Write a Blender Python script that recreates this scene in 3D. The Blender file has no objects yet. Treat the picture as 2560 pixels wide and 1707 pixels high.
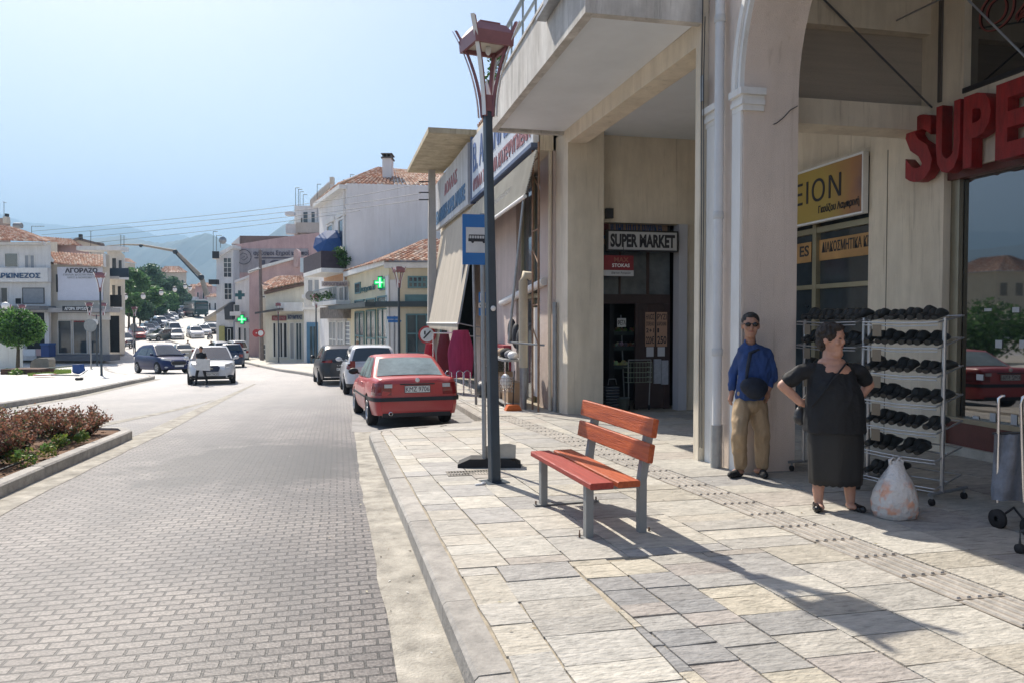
import bpy, bmesh, math, random
from mathutils import Vector, Matrix, Euler
SC = bpy.context.scene
COL = SC.collection
rnd = random.Random(7)
# ------------------------------------------------------------- camera
F_PX = 1850.0; YAW = math.atan(395/1850.0); PITCH = math.atan(53.5/1850.0); EYE = 1.6
cam_d = bpy.data.cameras.new('camera'); cam_d.sensor_width = 36.0; cam_d.lens = 36.0*F_PX/2560.0
cam_d.clip_end = 30000; cam_d.clip_start = 0.05
cam = bpy.data.objects.new('camera', cam_d); COL.objects.link(cam)
cam.location = (0, 0, EYE); cam.rotation_euler = Euler((math.pi/2-PITCH, 0, -YAW), 'XYZ')
SC.camera = cam
# ------------------------------------------------------------- sky, sun, exposure
SUN_EL = math.radians(46.8); SUN_AZ = math.atan2(-0.333, 0.943)
w = bpy.data.worlds.new('World'); SC.world = w; w.use_nodes = True
nt = w.node_tree; bg = nt.nodes['Background']
sky = nt.nodes.new('ShaderNodeTexSky'); sky.sky_type = 'NISHITA'; sky.sun_disc = False
sky.sun_elevation = SUN_EL; sky.sun_rotation = SUN_AZ
sky.air_density = 1.0; sky.dust_density = 1.5; sky.ozone_density = 1.6; sky.altitude = 50
tint = nt.nodes.new('ShaderNodeMix'); tint.data_type = 'RGBA'; tint.blend_type = 'MULTIPLY'; tint.inputs[0].default_value = 1.0; tint.inputs[7].default_value = (1.0, .92, .93, 1)
nt.links.new(sky.outputs[0], tint.inputs[6]); nt.links.new(tint.outputs[2], bg.inputs[0]); bg.inputs[1].default_value = 0.104
sl = bpy.data.lights.new('sun', 'SUN'); sl.energy = 5.0; sl.angle = math.radians(0.5); sl.color = (1.0, 0.92, 0.80)
so = bpy.data.objects.new('sun', sl); COL.objects.link(so)
sd = Vector((-0.333*math.cos(SUN_EL), 0.943*math.cos(SUN_EL), math.sin(SUN_EL)))
so.rotation_euler = sd.to_track_quat('Z', 'Y').to_euler(); so.location = (-10, 30, 40)
SC.view_settings.view_transform = 'Standard'; SC.view_settings.look = 'None'
SC.view_settings.exposure = 0.93; SC.view_settings.gamma = 1.0
# ------------------------------------------------------------- pixel -> world helpers (survey of the photograph)
CA, SA = math.cos(YAW), math.sin(YAW); CP, SP = math.cos(PITCH), math.sin(PITCH)
def ray(px, py):
    x = (px-1280)/F_PX; y = (853.5-py)/F_PX; f = CP+y*SP
    return Vector((f*SA+x*CA, f*CA-x*SA, -SP+y*CP))
PR = [(-30, .3), (0, 0.), (6, -.04), (14, -.22), (30, -.72), (43, -1.15), (60, -1.7), (70, -1.85), (85, -1.6), (100, -1.), (147, 1.9), (200, 5.2), (260, 8), (400, 12)]
def g(Y):
    if Y <= PR[0][0]: return PR[0][1]
    for i in range(len(PR)-1):
        if Y <= PR[i+1][0]:
            (x0, y0), (x1, y1) = PR[i], PR[i+1]; h = x1-x0; t = (Y-x0)/h
            m = lambda j: 0 if j <= 0 or j >= len(PR)-1 else (PR[j+1][1]-PR[j-1][1])/(PR[j+1][0]-PR[j-1][0])
            t2, t3 = t*t, t*t*t
            return (2*t3-3*t2+1)*y0+(t3-2*t2+t)*h*m(i)+(-2*t3+3*t2)*y1+(t3-t2)*h*m(i+1)
    return PR[-1][1]
def P(px, py, d):
    r = ray(px, py); k = d/(r.x*SA+r.y*CA); return Vector((r.x*k, r.y*k, EYE+r.z*k))
def atX(px, py, X): r = ray(px, py); return r*(X/r.x)+Vector((0, 0, EYE))
def atY(px, py, Y): r = ray(px, py); return r*(Y/r.y)+Vector((0, 0, EYE))
def ROAD(Y): return g(Y)-0.14
# ------------------------------------------------------------- materials
MATS = {}
def pm(name, col, rough=.8, var=.12, scale=3., bump=0., metal=0., stain=0., spec=.5, col2=None, bscale=None, emit=0, alpha=None, coat=0., ior=1.5, stretch=(1, 1, 1), trans=0):
    if name in MATS: return MATS[name]
    m = bpy.data.materials.new(name); m.use_nodes = True; n = m.node_tree.nodes; l = m.node_tree.links
    b = n['Principled BSDF']; b.inputs['Roughness'].default_value = rough; b.inputs['Metallic'].default_value = metal
    b.inputs['Specular IOR Level'].default_value = spec; b.inputs['IOR'].default_value = ior
    if coat: b.inputs['Coat Weight'].default_value = coat; b.inputs['Coat Roughness'].default_value = .05
    if trans: b.inputs['Transmission Weight'].default_value = trans
    tc = n.new('ShaderNodeTexCoord'); mp = n.new('ShaderNodeMapping'); mp.inputs['Scale'].default_value = stretch
    l.new(tc.outputs['Object'], mp.inputs[0])
    ns = n.new('ShaderNodeTexNoise'); ns.inputs['Scale'].default_value = scale; ns.inputs['Detail'].default_value = 6; ns.inputs['Roughness'].default_value = .65
    l.new(mp.outputs[0], ns.inputs['Vector'])
    rp = n.new('ShaderNodeValToRGB'); rp.color_ramp.elements[0].position = .3; rp.color_ramp.elements[1].position = .7
    c = Vector(col); d = Vector(col2) if col2 else c*(1-var*1.6)
    if not col2: c = c*(1+var*.4)
    rp.color_ramp.elements[0].color = (*d, 1); rp.color_ramp.elements[1].color = (*c, 1)
    l.new(ns.outputs['Fac'], rp.inputs[0]); out = rp.outputs[0]
    if stain:
        m2 = n.new('ShaderNodeMapping'); m2.inputs['Scale'].default_value = (1.6, 1.6, .25); l.new(tc.outputs['Object'], m2.inputs[0])
        n2 = n.new('ShaderNodeTexNoise'); n2.inputs['Scale'].default_value = 1.3; n2.inputs['Detail'].default_value = 8; n2.inputs['Roughness'].default_value = .7
        l.new(m2.outputs[0], n2.inputs['Vector'])
        r2 = n.new('ShaderNodeValToRGB'); r2.color_ramp.elements[0].position = .42; r2.color_ramp.elements[1].position = .62
        r2.color_ramp.elements[0].color = (1-stain, 1-stain*1.05, 1-stain*1.1, 1); r2.color_ramp.elements[1].color = (1, 1, 1, 1)
        l.new(n2.outputs['Fac'], r2.inputs[0])
        mx = n.new('ShaderNodeMix'); mx.data_type = 'RGBA'; mx.blend_type = 'MULTIPLY'; mx.inputs[0].default_value = 1
        l.new(out, mx.inputs[6]); l.new(r2.outputs[0], mx.inputs[7]); out = mx.outputs[2]
        m5 = n.new('ShaderNodeMapping'); m5.inputs['Scale'].default_value = (7, 7, .35); l.new(tc.outputs['Object'], m5.inputs[0])       # narrow rain runs
        n5 = n.new('ShaderNodeTexNoise'); n5.inputs['Scale'].default_value = 1.4; n5.inputs['Detail'].default_value = 6; n5.inputs['Roughness'].default_value = .75; l.new(m5.outputs[0], n5.inputs['Vector'])
        r5 = n.new('ShaderNodeValToRGB'); r5.color_ramp.elements[0].position = .34; r5.color_ramp.elements[1].position = .43; k5 = 1-min(.4, stain*1.3)
        r5.color_ramp.elements[0].color = (k5, k5*.98, k5*.95, 1); r5.color_ramp.elements[1].color = (1, 1, 1, 1); l.new(n5.outputs['Fac'], r5.inputs[0])
        mx5 = n.new('ShaderNodeMix'); mx5.data_type = 'RGBA'; mx5.blend_type = 'MULTIPLY'; mx5.inputs[0].default_value = 1
        l.new(out, mx5.inputs[6]); l.new(r5.outputs[0], mx5.inputs[7]); out = mx5.outputs[2]
    l.new(out, b.inputs['Base Color'])
    if bump:
        n3 = n.new('ShaderNodeTexNoise'); n3.inputs['Scale'].default_value = bscale or scale*12; n3.inputs['Detail'].default_value = 5
        l.new(mp.outputs[0], n3.inputs['Vector'])
        bp = n.new('ShaderNodeBump'); bp.inputs['Strength'].default_value = bump; bp.inputs['Distance'].default_value = .02
        l.new(n3.outputs['Fac'], bp.inputs['Height']); l.new(bp.outputs[0], b.inputs['Normal'])
    if emit: b.inputs['Emission Color'].default_value = (*col, 1); b.inputs['Emission Strength'].default_value = emit
    MATS[name] = m; return m
def attr_mat(name, rough, bump, bscale, stretch=(1, 1, 1), spec=.4, var=.18, nscale=6, lines=0.):
    m = bpy.data.materials.new(name); m.use_nodes = True; n = m.node_tree.nodes; l = m.node_tree.links; b = n['Principled BSDF']
    b.inputs['Roughness'].default_value = rough; b.inputs['Specular IOR Level'].default_value = spec
    at = n.new('ShaderNodeAttribute'); at.attribute_name = 'tone'
    tc = n.new('ShaderNodeTexCoord'); mp = n.new('ShaderNodeMapping'); mp.inputs['Scale'].default_value = stretch; l.new(tc.outputs['Object'], mp.inputs[0])
    ns = n.new('ShaderNodeTexNoise'); ns.inputs['Scale'].default_value = nscale; ns.inputs['Detail'].default_value = 9; ns.inputs['Roughness'].default_value = .72; l.new(mp.outputs[0], ns.inputs['Vector'])
    rp = n.new('ShaderNodeValToRGB'); rp.color_ramp.elements[0].position = .3; rp.color_ramp.elements[1].position = .66
    rp.color_ramp.elements[0].color = (1-var*2, 1-var*2, 1-var*2, 1); rp.color_ramp.elements[1].color = (1+var*.4, 1+var*.35, 1+var*.3, 1); l.new(ns.outputs['Fac'], rp.inputs[0])
    mx = n.new('ShaderNodeMix'); mx.data_type = 'RGBA'; mx.blend_type = 'MULTIPLY'; mx.inputs[0].default_value = 1
    l.new(at.outputs['Color'], mx.inputs[6]); l.new(rp.outputs[0], mx.inputs[7]); l.new(mx.outputs[2], b.inputs['Base Color'])
    ms = n.new('ShaderNodeMapping'); ms.inputs['Scale'].default_value = (1.5, 9, 1); l.new(tc.outputs['Object'], ms.inputs[0])      # thin cleavage lines
    nv_ = n.new('ShaderNodeTexNoise'); nv_.inputs['Scale'].default_value = 5; nv_.inputs['Detail'].default_value = 7; nv_.inputs['Distortion'].default_value = .6; l.new(ms.outputs[0], nv_.inputs['Vector'])
    rv = n.new('ShaderNodeValToRGB'); e_ = rv.color_ramp.elements; e_[0].position = .33; e_[0].color = (1-lines, 1-lines, 1-lines, 1); e_[1].position = .44; e_[1].color = (1, 1, 1, 1); l.new(nv_.outputs['Fac'], rv.inputs[0])
    m9 = n.new('ShaderNodeMix'); m9.data_type = 'RGBA'; m9.blend_type = 'MULTIPLY'; m9.inputs[0].default_value = 1; l.new(mx.outputs[2], m9.inputs[6]); l.new(rv.outputs[0], m9.inputs[7]); l.new(m9.outputs[2], b.inputs['Base Color'])
    n3 = n.new('ShaderNodeTexNoise'); n3.inputs['Scale'].default_value = bscale; n3.inputs['Detail'].default_value = 8; l.new(mp.outputs[0], n3.inputs['Vector'])
    bp = n.new('ShaderNodeBump'); bp.inputs['Strength'].default_value = bump; bp.inputs['Distance'].default_value = .02
    l.new(n3.outputs['Fac'], bp.inputs['Height']); l.new(bp.outputs[0], b.inputs['Normal'])
    MATS[name] = m; return m
# ------------------------------------------------------------- mesh builder
class MB:
    def __init__(s): s.v = []; s.f = []; s.t = []; s.sm = []
    def add(s, vs, fs, tone=None, smooth=False):
        o = len(s.v); s.v += [tuple(v) for v in vs]; s.f += [tuple(o+i for i in f) for f in fs]
        s.t += [tone]*len(fs); s.sm += [smooth]*len(fs); return s
    def quad(s, a, b, c, d, tone=None): return s.add([a, b, c, d], [(0, 1, 2, 3)], tone)
    def box(s, x0, y0, z0, x1, y1, z1, tone=None, m=None):
        vs = [Vector((x, y, z)) for z in (z0, z1) for y in (y0, y1) for x in (x0, x1)]
        if m is not None: vs = [m @ v for v in vs]
        return s.add(vs, [(0, 2, 3, 1), (4, 5, 7, 6), (0, 1, 5, 4), (2, 6, 7, 3), (0, 4, 6, 2), (1, 3, 7, 5)], tone)
    def prism(s, pts, off, tone=None):       # polygon pts (3D) extruded by vector off
        n = len(pts); off = Vector(off); vs = [Vector(p) for p in pts]+[Vector(p)+off for p in pts]
        return s.add(vs, [tuple(range(n-1, -1, -1)), tuple(range(n, 2*n))]+[(i, (i+1) % n, n+(i+1) % n, n+i) for i in range(n)], tone)
    def tube(s, pts, r, k=8, caps=True, tone=None, smooth=True):
        pts = [Vector(p) for p in pts]; n = len(pts); rs = r if isinstance(r, (list, tuple)) else [r]*n; vs = []
        for i, p in enumerate(pts):
            d = (pts[min(i+1, n-1)]-pts[max(i-1, 0)])
            if d.length < 1e-9: d = Vector((0, 0, 1))
            d.normalize(); u = d.cross(Vector((0, 0, 1)) if abs(d.z) < .95 else Vector((0, 1, 0))).normalized(); v = d.cross(u)
            for j in range(k):
                a = 2*math.pi*j/k; vs.append(p+(u*math.cos(a)+v*math.sin(a))*rs[i])
        fs = [(i*k+j, i*k+(j+1) % k, (i+1)*k+(j+1) % k, (i+1)*k+j) for i in range(n-1) for j in range(k)]
        if smooth: s.add(vs, fs, tone, True)
        else: s.add(vs, fs, tone)
        if caps: s.add(vs[:k], [tuple(range(k))], tone); s.add(vs[-k:], [tuple(range(k-1, -1, -1))], tone)
        return s
    def lathe(s, c, prof, k=16, axis='z', tone=None, smooth=True):    # prof [(r,h)]
        c = Vector(c); vs = []
        for r, h in prof:
            for j in range(k):
                a = 2*math.pi*j/k; x, y = r*math.cos(a), r*math.sin(a)
                vs.append(c+(Vector((x, y, h)) if axis == 'z' else Vector((h, x, y)) if axis == 'x' else Vector((x, h, y))))
        n = len(prof)
        fs = [(i*k+j, i*k+(j+1) % k, (i+1)*k+(j+1) % k, (i+1)*k+j) for i in range(n-1) for j in range(k)]
        return s.add(vs, fs, tone, smooth)
    def ell(s, c, r, m=None, nu=14, nv=9, tone=None):
        c = Vector(c); vs = []; R = m or Matrix.Identity(3)
        for i in range(nv+1):
            t = math.pi*i/nv
            for j in range(nu):
                a = 2*math.pi*j/nu; vs.append(c+R @ Vector((r[0]*math.sin(t)*math.cos(a), r[1]*math.sin(t)*math.sin(a), r[2]*math.cos(t))))
        fs = [(i*nu+j, i*nu+(j+1) % nu, (i+1)*nu+(j+1) % nu, (i+1)*nu+j) for i in range(nv) for j in range(nu)]
        return s.add(vs, fs, tone, True)
    def cap(s, a, b, ra, rb, k=12):          # tapered capsule (for bodies)
        a = Vector(a); b = Vector(b); d = (b-a).normalized(); pts = []; rs = []
        for t in (-.98, -.7, -.35): pts.append(a+d*ra*t); rs.append(ra*math.sqrt(1-t*t))
        pts.append(a); rs.append(ra); pts.append(b); rs.append(rb)
        for t in (.35, .7, .98): pts.append(b+d*rb*t); rs.append(rb*math.sqrt(1-t*t))
        return s.tube(pts, rs, k)
    def grid(s, rows, tone=None, smooth=True, close=False):
        n = len(rows); m = len(rows[0]); vs = [p for r in rows for p in r]; mm = m if close else m-1
        return s.add(vs, [(i*m+j, i*m+(j+1) % m, (i+1)*m+(j+1) % m, (i+1)*m+j) for i in range(n-1) for j in range(mm)], tone, smooth)
    def mesh(s, name, mat, inv=None):
        me = bpy.data.meshes.new(name); vs = s.v if inv is None else [inv @ Vector(v) for v in s.v]
        me.from_pydata([tuple(v) for v in vs], [], s.f)
        if any(s.sm): me.polygons.foreach_set('use_smooth', s.sm)
        if any(t is not None for t in s.t):
            ca = me.color_attributes.new('tone', 'FLOAT_COLOR', 'CORNER'); dat = []
            for p in me.polygons:
                c = s.t[p.index] or (1, 1, 1); dat += [c[0], c[1], c[2], 1.0]*p.loop_total
            ca.data.foreach_set('color', dat)
        if mat: me.materials.append(mat)
        me.update(); return me
def tag(o, label=None, cat=None, group=None, kind=None):
    if label: o['label'] = label
    if cat: o['category'] = cat
    if group: o['group'] = group
    if kind: o['kind'] = kind
    return o
def thing(name, label, cat, loc=(0, 0, 0), rz=0, group=None):
    o = bpy.data.objects.new(name, None); COL.objects.link(o); o.location = loc; o.rotation_euler = (0, 0, rz); o.empty_display_size = .2
    return tag(o, label, cat, group)
def rootmat(o):
    M = Matrix.Identity(4)
    while o is not None: M = o.matrix_basis @ M; o = o.parent
    return M
def part(name, mb, mat, parent=None, local=False, label=None, kind=None):
    inv = None
    if parent is not None and not local: inv = rootmat(parent).inverted()
    o = bpy.data.objects.new(name, mb.mesh(name, mat, inv) if isinstance(mb, MB) else mb); COL.objects.link(o)
    if parent is not None: o.parent = parent
    return tag(o, label, kind=kind)
def single(name, mb, mat, label, cat, group=None, loc=None):   # a thing that is one mesh
    if loc is None:
        xs = [v[0] for v in mb.v]; ys = [v[1] for v in mb.v]; zs = [v[2] for v in mb.v]; loc = ((min(xs)+max(xs))/2, (min(ys)+max(ys))/2, min(zs))
    o = bpy.data.objects.new(name, mb.mesh(name, mat, Matrix.Translation(loc).inverted())); COL.objects.link(o); o.location = loc
    return tag(o, label, cat, group)
def struct(name, mb, mat): return tag(part(name, mb, mat), kind='structure')
def copy_tree(o, parent=None):
    c = o.copy(); COL.objects.link(c); c.parent = parent
    for ch in list(o.children): copy_tree(ch, c)
    return c
def frame(o, xd, zd):            # matrix with local x along xd, y up (zd), z = normal
    x = Vector(xd).normalized(); y = Vector(zd).normalized(); z = x.cross(y)
    return Matrix(((x.x, y.x, z.x, o[0]), (x.y, y.y, z.y, o[1]), (x.z, y.z, z.z, o[2]), (0, 0, 0, 1)))
def text_mesh(s, M, w, h, depth=.004, bold=0., spacing=1.):   # fitted into w x h, lower-left at M origin
    cu = bpy.data.curves.new('lettering', 'FONT'); cu.body = s; cu.size = 1; cu.extrude = .5; cu.offset = bold; cu.space_character = spacing; cu.resolution_u = 3
    ob = bpy.data.objects.new('lettering', cu); COL.objects.link(ob)
    me = bpy.data.meshes.new_from_object(ob); bpy.data.objects.remove(ob); bpy.data.curves.remove(cu)
    xs = [v.co.x for v in me.vertices]; ys = [v.co.y for v in me.vertices]
    if not xs: return me
    x0, x1, y0, y1 = min(xs), max(xs), min(ys), max(ys)
    S = Matrix.Diagonal((w/(x1-x0), h/(y1-y0), depth, 1)) @ Matrix.Translation((-x0, -y0, .5))
    me.transform(M @ S); return me
def text(name, s, parent, mat, M, w, h, depth=.004, bold=.02, spacing=1., label=None):
    me = text_mesh(s, M, w, h, depth, bold, spacing)
    if parent is not None: me.transform(rootmat(parent).inverted())
    me.materials.append(mat); o = bpy.data.objects.new(name, me); COL.objects.link(o); o.parent = parent
    return tag(o, label)
def remesh(mb, voxel, smooth=4):
    me = mb.mesh('body', None); ob = bpy.data.objects.new('body', me); COL.objects.link(ob)
    r = ob.modifiers.new('r', 'REMESH'); r.mode = 'VOXEL'; r.voxel_size = voxel; r.use_smooth_shade = True
    s = ob.modifiers.new('s', 'SMOOTH'); s.iterations = smooth; s.factor = .5
    dg = bpy.context.evaluated_depsgraph_get(); out = bpy.data.meshes.new_from_object(ob.evaluated_get(dg))
    bpy.data.objects.remove(ob); return out
from mathutils import noise
def wrinkle(me, amp, sc=(6, 6, 6), seed=0):
    me.update(); ns = [v.normal.copy() for v in me.vertices]
    for v, n_ in zip(me.vertices, ns):
        p = Vector((v.co.x*sc[0]+seed, v.co.y*sc[1], v.co.z*sc[2])); f = noise.noise(p)+.5*noise.noise(p*2.3)
        v.co += n_*amp*(1-2*abs(f))
    return me
def mpart(name, me, mat, parent, label=None):
    me.materials.clear(); me.materials.append(mat); o = bpy.data.objects.new(name, me); COL.objects.link(o); o.parent = parent; return tag(o, label)
# ---- palette
concrete = pm('concrete', (.50, .47, .41), .9, .18, 5, .3, bscale=60)
kerbm = pm('kerb_concrete', (.40, .385, .36), .9, .22, 4, .35, bscale=70, stain=.15)
gutter = pm('gutter_concrete', (.45, .42, .36), .92, .32, 5, .5, bscale=60, stain=.12)
cream = pm('cream_render', (.80, .71, .565), .9, .09, 1.2, .25, bscale=90, stain=.16)
greywall = pm('greyish_render', (.80, .675, .575), .9, .07, 1.2, .5, bscale=120, stain=.10)
whitew = pm('white_plaster', (.80, .79, .76), .85, .05, 1.5, .15, bscale=60, stain=.10)
oldwhite = pm('weathered_white_paint', (.68, .66, .62), .85, .16, 2, .2, bscale=50, stain=.32)
ceil_m = pm('pale_blue_grey_soffit', (.70, .74, .78), .9, .05, 1.5, .1)
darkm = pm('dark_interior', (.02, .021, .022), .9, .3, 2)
black = pm('black_rubber', (.018, .018, .02), .75, .25, 6)
blackp = pm('black_plastic', (.03, .03, .033), .45, .2, 6)
steel = pm('galvanised_steel', (.34, .35, .36), .45, .15, 8, metal=.6)
chrome = pm('chrome_tube', (.75, .75, .76), .2, .05, 8, metal=1.)
polem = pm('dark_blue_grey_paint', (.035, .055, .075), .4, .15, 5, spec=.5)
maroon = pm('maroon_paint', (.27, .11, .12), .4, .15, 6)
glassd = pm('dark_glass', (.008, .011, .014), .02, .2, 1, ior=2.5)
glassm = pm('window_glass', (.05, .065, .075), .06, .3, 1, ior=1.7)
inkm = pm('black_lettering', (.03, .03, .035), .7, .15, 8)
bluei = pm('blue_lettering', (.03, .10, .28), .6, .2, 8)
whitep = pm('white_paint', (.78, .78, .76), .5, .05, 4)
wood = None
# ============================================================= ground, road, pavements
def lerp(a, b, t): return a+(b-a)*t
def interp(tab, Y):
    if Y <= tab[0][0]: return tab[0][1]
    for (a, b), (c, d) in zip(tab, tab[1:]):
        if Y <= c: return lerp(b, d, (Y-a)/(c-a))
    return tab[-1][1]
# paver material in world space
def paver_mat():
    m = bpy.data.materials.new('road_pavers'); m.use_nodes = True; n = m.node_tree.nodes; l = m.node_tree.links; b = n['Principled BSDF']
    tc = n.new('ShaderNodeTexCoord'); mp = n.new('ShaderNodeMapping'); mp.inputs['Rotation'].default_value = (0, 0, math.radians(-1.2)); l.new(tc.outputs['Object'], mp.inputs[0])
    wn = n.new('ShaderNodeTexNoise'); wn.inputs['Scale'].default_value = 1.2; wn.inputs['Detail'].default_value = 2; l.new(mp.outputs[0], wn.inputs['Vector'])
    va = n.new('ShaderNodeVectorMath'); va.operation = 'MULTIPLY_ADD'; va.inputs[1].default_value = (.035, .035, 0); l.new(wn.outputs['Color'], va.inputs[0]); l.new(mp.outputs[0], va.inputs[2])
    br = n.new('ShaderNodeTexBrick'); br.inputs['Scale'].default_value = 1; br.inputs['Brick Width'].default_value = .145; br.inputs['Row Height'].default_value = .088
    br.inputs['Mortar Size'].default_value = .0085; br.inputs['Mortar Smooth'].default_value = .25; br.inputs['Bias'].default_value = -.1
    br.inputs['Color1'].default_value = (.17, .152, .14, 1); br.inputs['Color2'].default_value = (.105, .092, .086, 1); br.inputs['Mortar'].default_value = (.012, .010, .009, 1)
    l.new(va.outputs[0], br.inputs['Vector'])
    ns = n.new('ShaderNodeTexNoise'); ns.inputs['Scale'].default_value = .55; ns.inputs['Detail'].default_value = 5; ns.inputs['Roughness'].default_value = .6; l.new(tc.outputs['Object'], ns.inputs['Vector'])
    rp = n.new('ShaderNodeValToRGB'); rp.color_ramp.elements[0].position = .36; rp.color_ramp.elements[1].position = .6; rp.color_ramp.elements[0].color = (.62, .62, .64, 1); rp.color_ramp.elements[1].color = (1.15, 1.13, 1.1, 1)
    l.new(ns.outputs['Fac'], rp.inputs[0])
    mx = n.new('ShaderNodeMix'); mx.data_type = 'RGBA'; mx.blend_type = 'MULTIPLY'; mx.inputs[0].default_value = 1; l.new(br.outputs['Color'], mx.inputs[6]); l.new(rp.outputs[0], mx.inputs[7])
    nf = n.new('ShaderNodeTexNoise'); nf.inputs['Scale'].default_value = 55; nf.inputs['Detail'].default_value = 6; l.new(tc.outputs['Object'], nf.inputs['Vector'])
    r3 = n.new('ShaderNodeValToRGB'); r3.color_ramp.elements[0].position = .3; r3.color_ramp.elements[1].position = .7; r3.color_ramp.elements[0].color = (.45, .45, .45, 1); r3.color_ramp.elements[1].color = (1.5, 1.5, 1.5, 1); l.new(nf.outputs['Fac'], r3.inputs[0])
    m3 = n.new('ShaderNodeMix'); m3.data_type = 'RGBA'; m3.blend_type = 'MULTIPLY'; m3.inputs[0].default_value = 1; l.new(mx.outputs[2], m3.inputs[6]); l.new(r3.outputs[0], m3.inputs[7])
    # darker worn patch in the carriageway and two tyre-polished tracks
    sub_ = n.new('ShaderNodeVectorMath'); sub_.operation = 'MULTIPLY_ADD'; sub_.inputs[1].default_value = (.55, .42, 0); sub_.inputs[2].default_value = (.62, -4.3, 0); l.new(tc.outputs['Object'], sub_.inputs[0])
    ln = n.new('ShaderNodeVectorMath'); ln.operation = 'LENGTH'; l.new(sub_.outputs[0], ln.inputs[0])
    na = n.new('ShaderNodeTexNoise'); na.inputs['Scale'].default_value = 2.2; na.inputs['Detail'].default_value = 4; l.new(tc.outputs['Object'], na.inputs['Vector'])
    am = n.new('ShaderNodeMath'); am.operation = 'ADD'; l.new(ln.outputs['Value'], am.inputs[0]); l.new(na.outputs['Fac'], am.inputs[1])
    rr_ = n.new('ShaderNodeMapRange'); rr_.inputs['From Min'].default_value = 1.15; rr_.inputs['From Max'].default_value = 1.45; rr_.inputs['To Min'].default_value = .30; rr_.inputs['To Max'].default_value = 1; l.new(am.outputs[0], rr_.inputs['Value'])
    sx = n.new('ShaderNodeSeparateXYZ'); l.new(tc.outputs['Object'], sx.inputs[0]); wv = n.new('ShaderNodeMath'); wv.operation = 'MULTIPLY_ADD'; wv.inputs[1].default_value = 4.19; wv.inputs[2].default_value = 3.9; l.new(sx.outputs['X'], wv.inputs[0])
    wa = n.new('ShaderNodeMath'); wa.operation = 'SINE'; l.new(wv.outputs[0], wa.inputs[0]); wb = n.new('ShaderNodeMapRange'); wb.inputs['From Min'].default_value = .1; wb.inputs['From Max'].default_value = 1; wb.inputs['To Min'].default_value = 1; wb.inputs['To Max'].default_value = .82; l.new(wa.outputs[0], wb.inputs['Value'])
    wc = n.new('ShaderNodeMath'); wc.operation = 'MULTIPLY'; l.new(wb.outputs[0], wc.inputs[0]); l.new(rr_.outputs[0], wc.inputs[1])
    m4 = n.new('ShaderNodeVectorMath'); m4.operation = 'SCALE'; l.new(m3.outputs[2], m4.inputs[0]); l.new(wc.outputs[0], m4.inputs['Scale'])
    # base colour painted paler down the street, standing in for grazing sky glare
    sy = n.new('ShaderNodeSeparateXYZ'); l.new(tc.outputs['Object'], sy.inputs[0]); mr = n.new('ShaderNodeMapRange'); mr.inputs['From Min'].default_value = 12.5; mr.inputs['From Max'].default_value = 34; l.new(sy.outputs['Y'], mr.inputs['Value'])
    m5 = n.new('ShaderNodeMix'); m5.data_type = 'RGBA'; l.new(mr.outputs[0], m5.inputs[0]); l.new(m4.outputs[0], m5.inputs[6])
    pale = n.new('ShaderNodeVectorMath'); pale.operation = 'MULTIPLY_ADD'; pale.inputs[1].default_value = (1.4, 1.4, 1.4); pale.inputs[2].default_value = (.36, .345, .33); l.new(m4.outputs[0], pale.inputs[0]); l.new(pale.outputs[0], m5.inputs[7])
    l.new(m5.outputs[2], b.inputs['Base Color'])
    ad = n.new('ShaderNodeMath'); ad.operation = 'MULTIPLY_ADD'; ad.inputs[1].default_value = -1.0; l.new(br.outputs['Fac'], ad.inputs[0])
    mu = n.new('ShaderNodeMath'); mu.operation = 'MULTIPLY'; mu.inputs[1].default_value = .30; l.new(nf.outputs['Fac'], mu.inputs[0]); l.new(mu.outputs[0], ad.inputs[2])
    bp = n.new('ShaderNodeBump'); bp.inputs['Strength'].default_value = .9; bp.inputs['Distance'].default_value = .012; l.new(ad.outputs[0], bp.inputs['Height']); l.new(bp.outputs[0], b.inputs['Normal'])
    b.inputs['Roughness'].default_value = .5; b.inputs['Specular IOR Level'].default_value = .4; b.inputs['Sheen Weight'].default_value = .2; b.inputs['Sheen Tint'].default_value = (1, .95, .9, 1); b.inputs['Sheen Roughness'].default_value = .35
    return m
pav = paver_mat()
def yrange(a, b, st): 
    n = max(1, int(round((b-a)/st))); return [a+(b-a)*i/n for i in range(n+1)]
mb = MB(); ys = yrange(-30, 60, 1.5)+yrange(62, 400, 5)
mb.grid([[(x, y, ROAD(y)) for x in (-150, -60, -30, -15, -5, 0, 5, 15, 40, 150)] for y in ys])
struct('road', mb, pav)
mb = MB(); N = 40
ring = [(-30, -60), (-150, -60), (-150, 400), (150, 400), (150, -60)]
mb.quad((-6000, -3000, -3.2), (6000, -3000, -3.2), (6000, 9000, -3.2), (-6000, 9000, -3.2))
struct('ground', mb, pm('dry_ground', (.22, .19, .12), .95, .3, .02))
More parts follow.
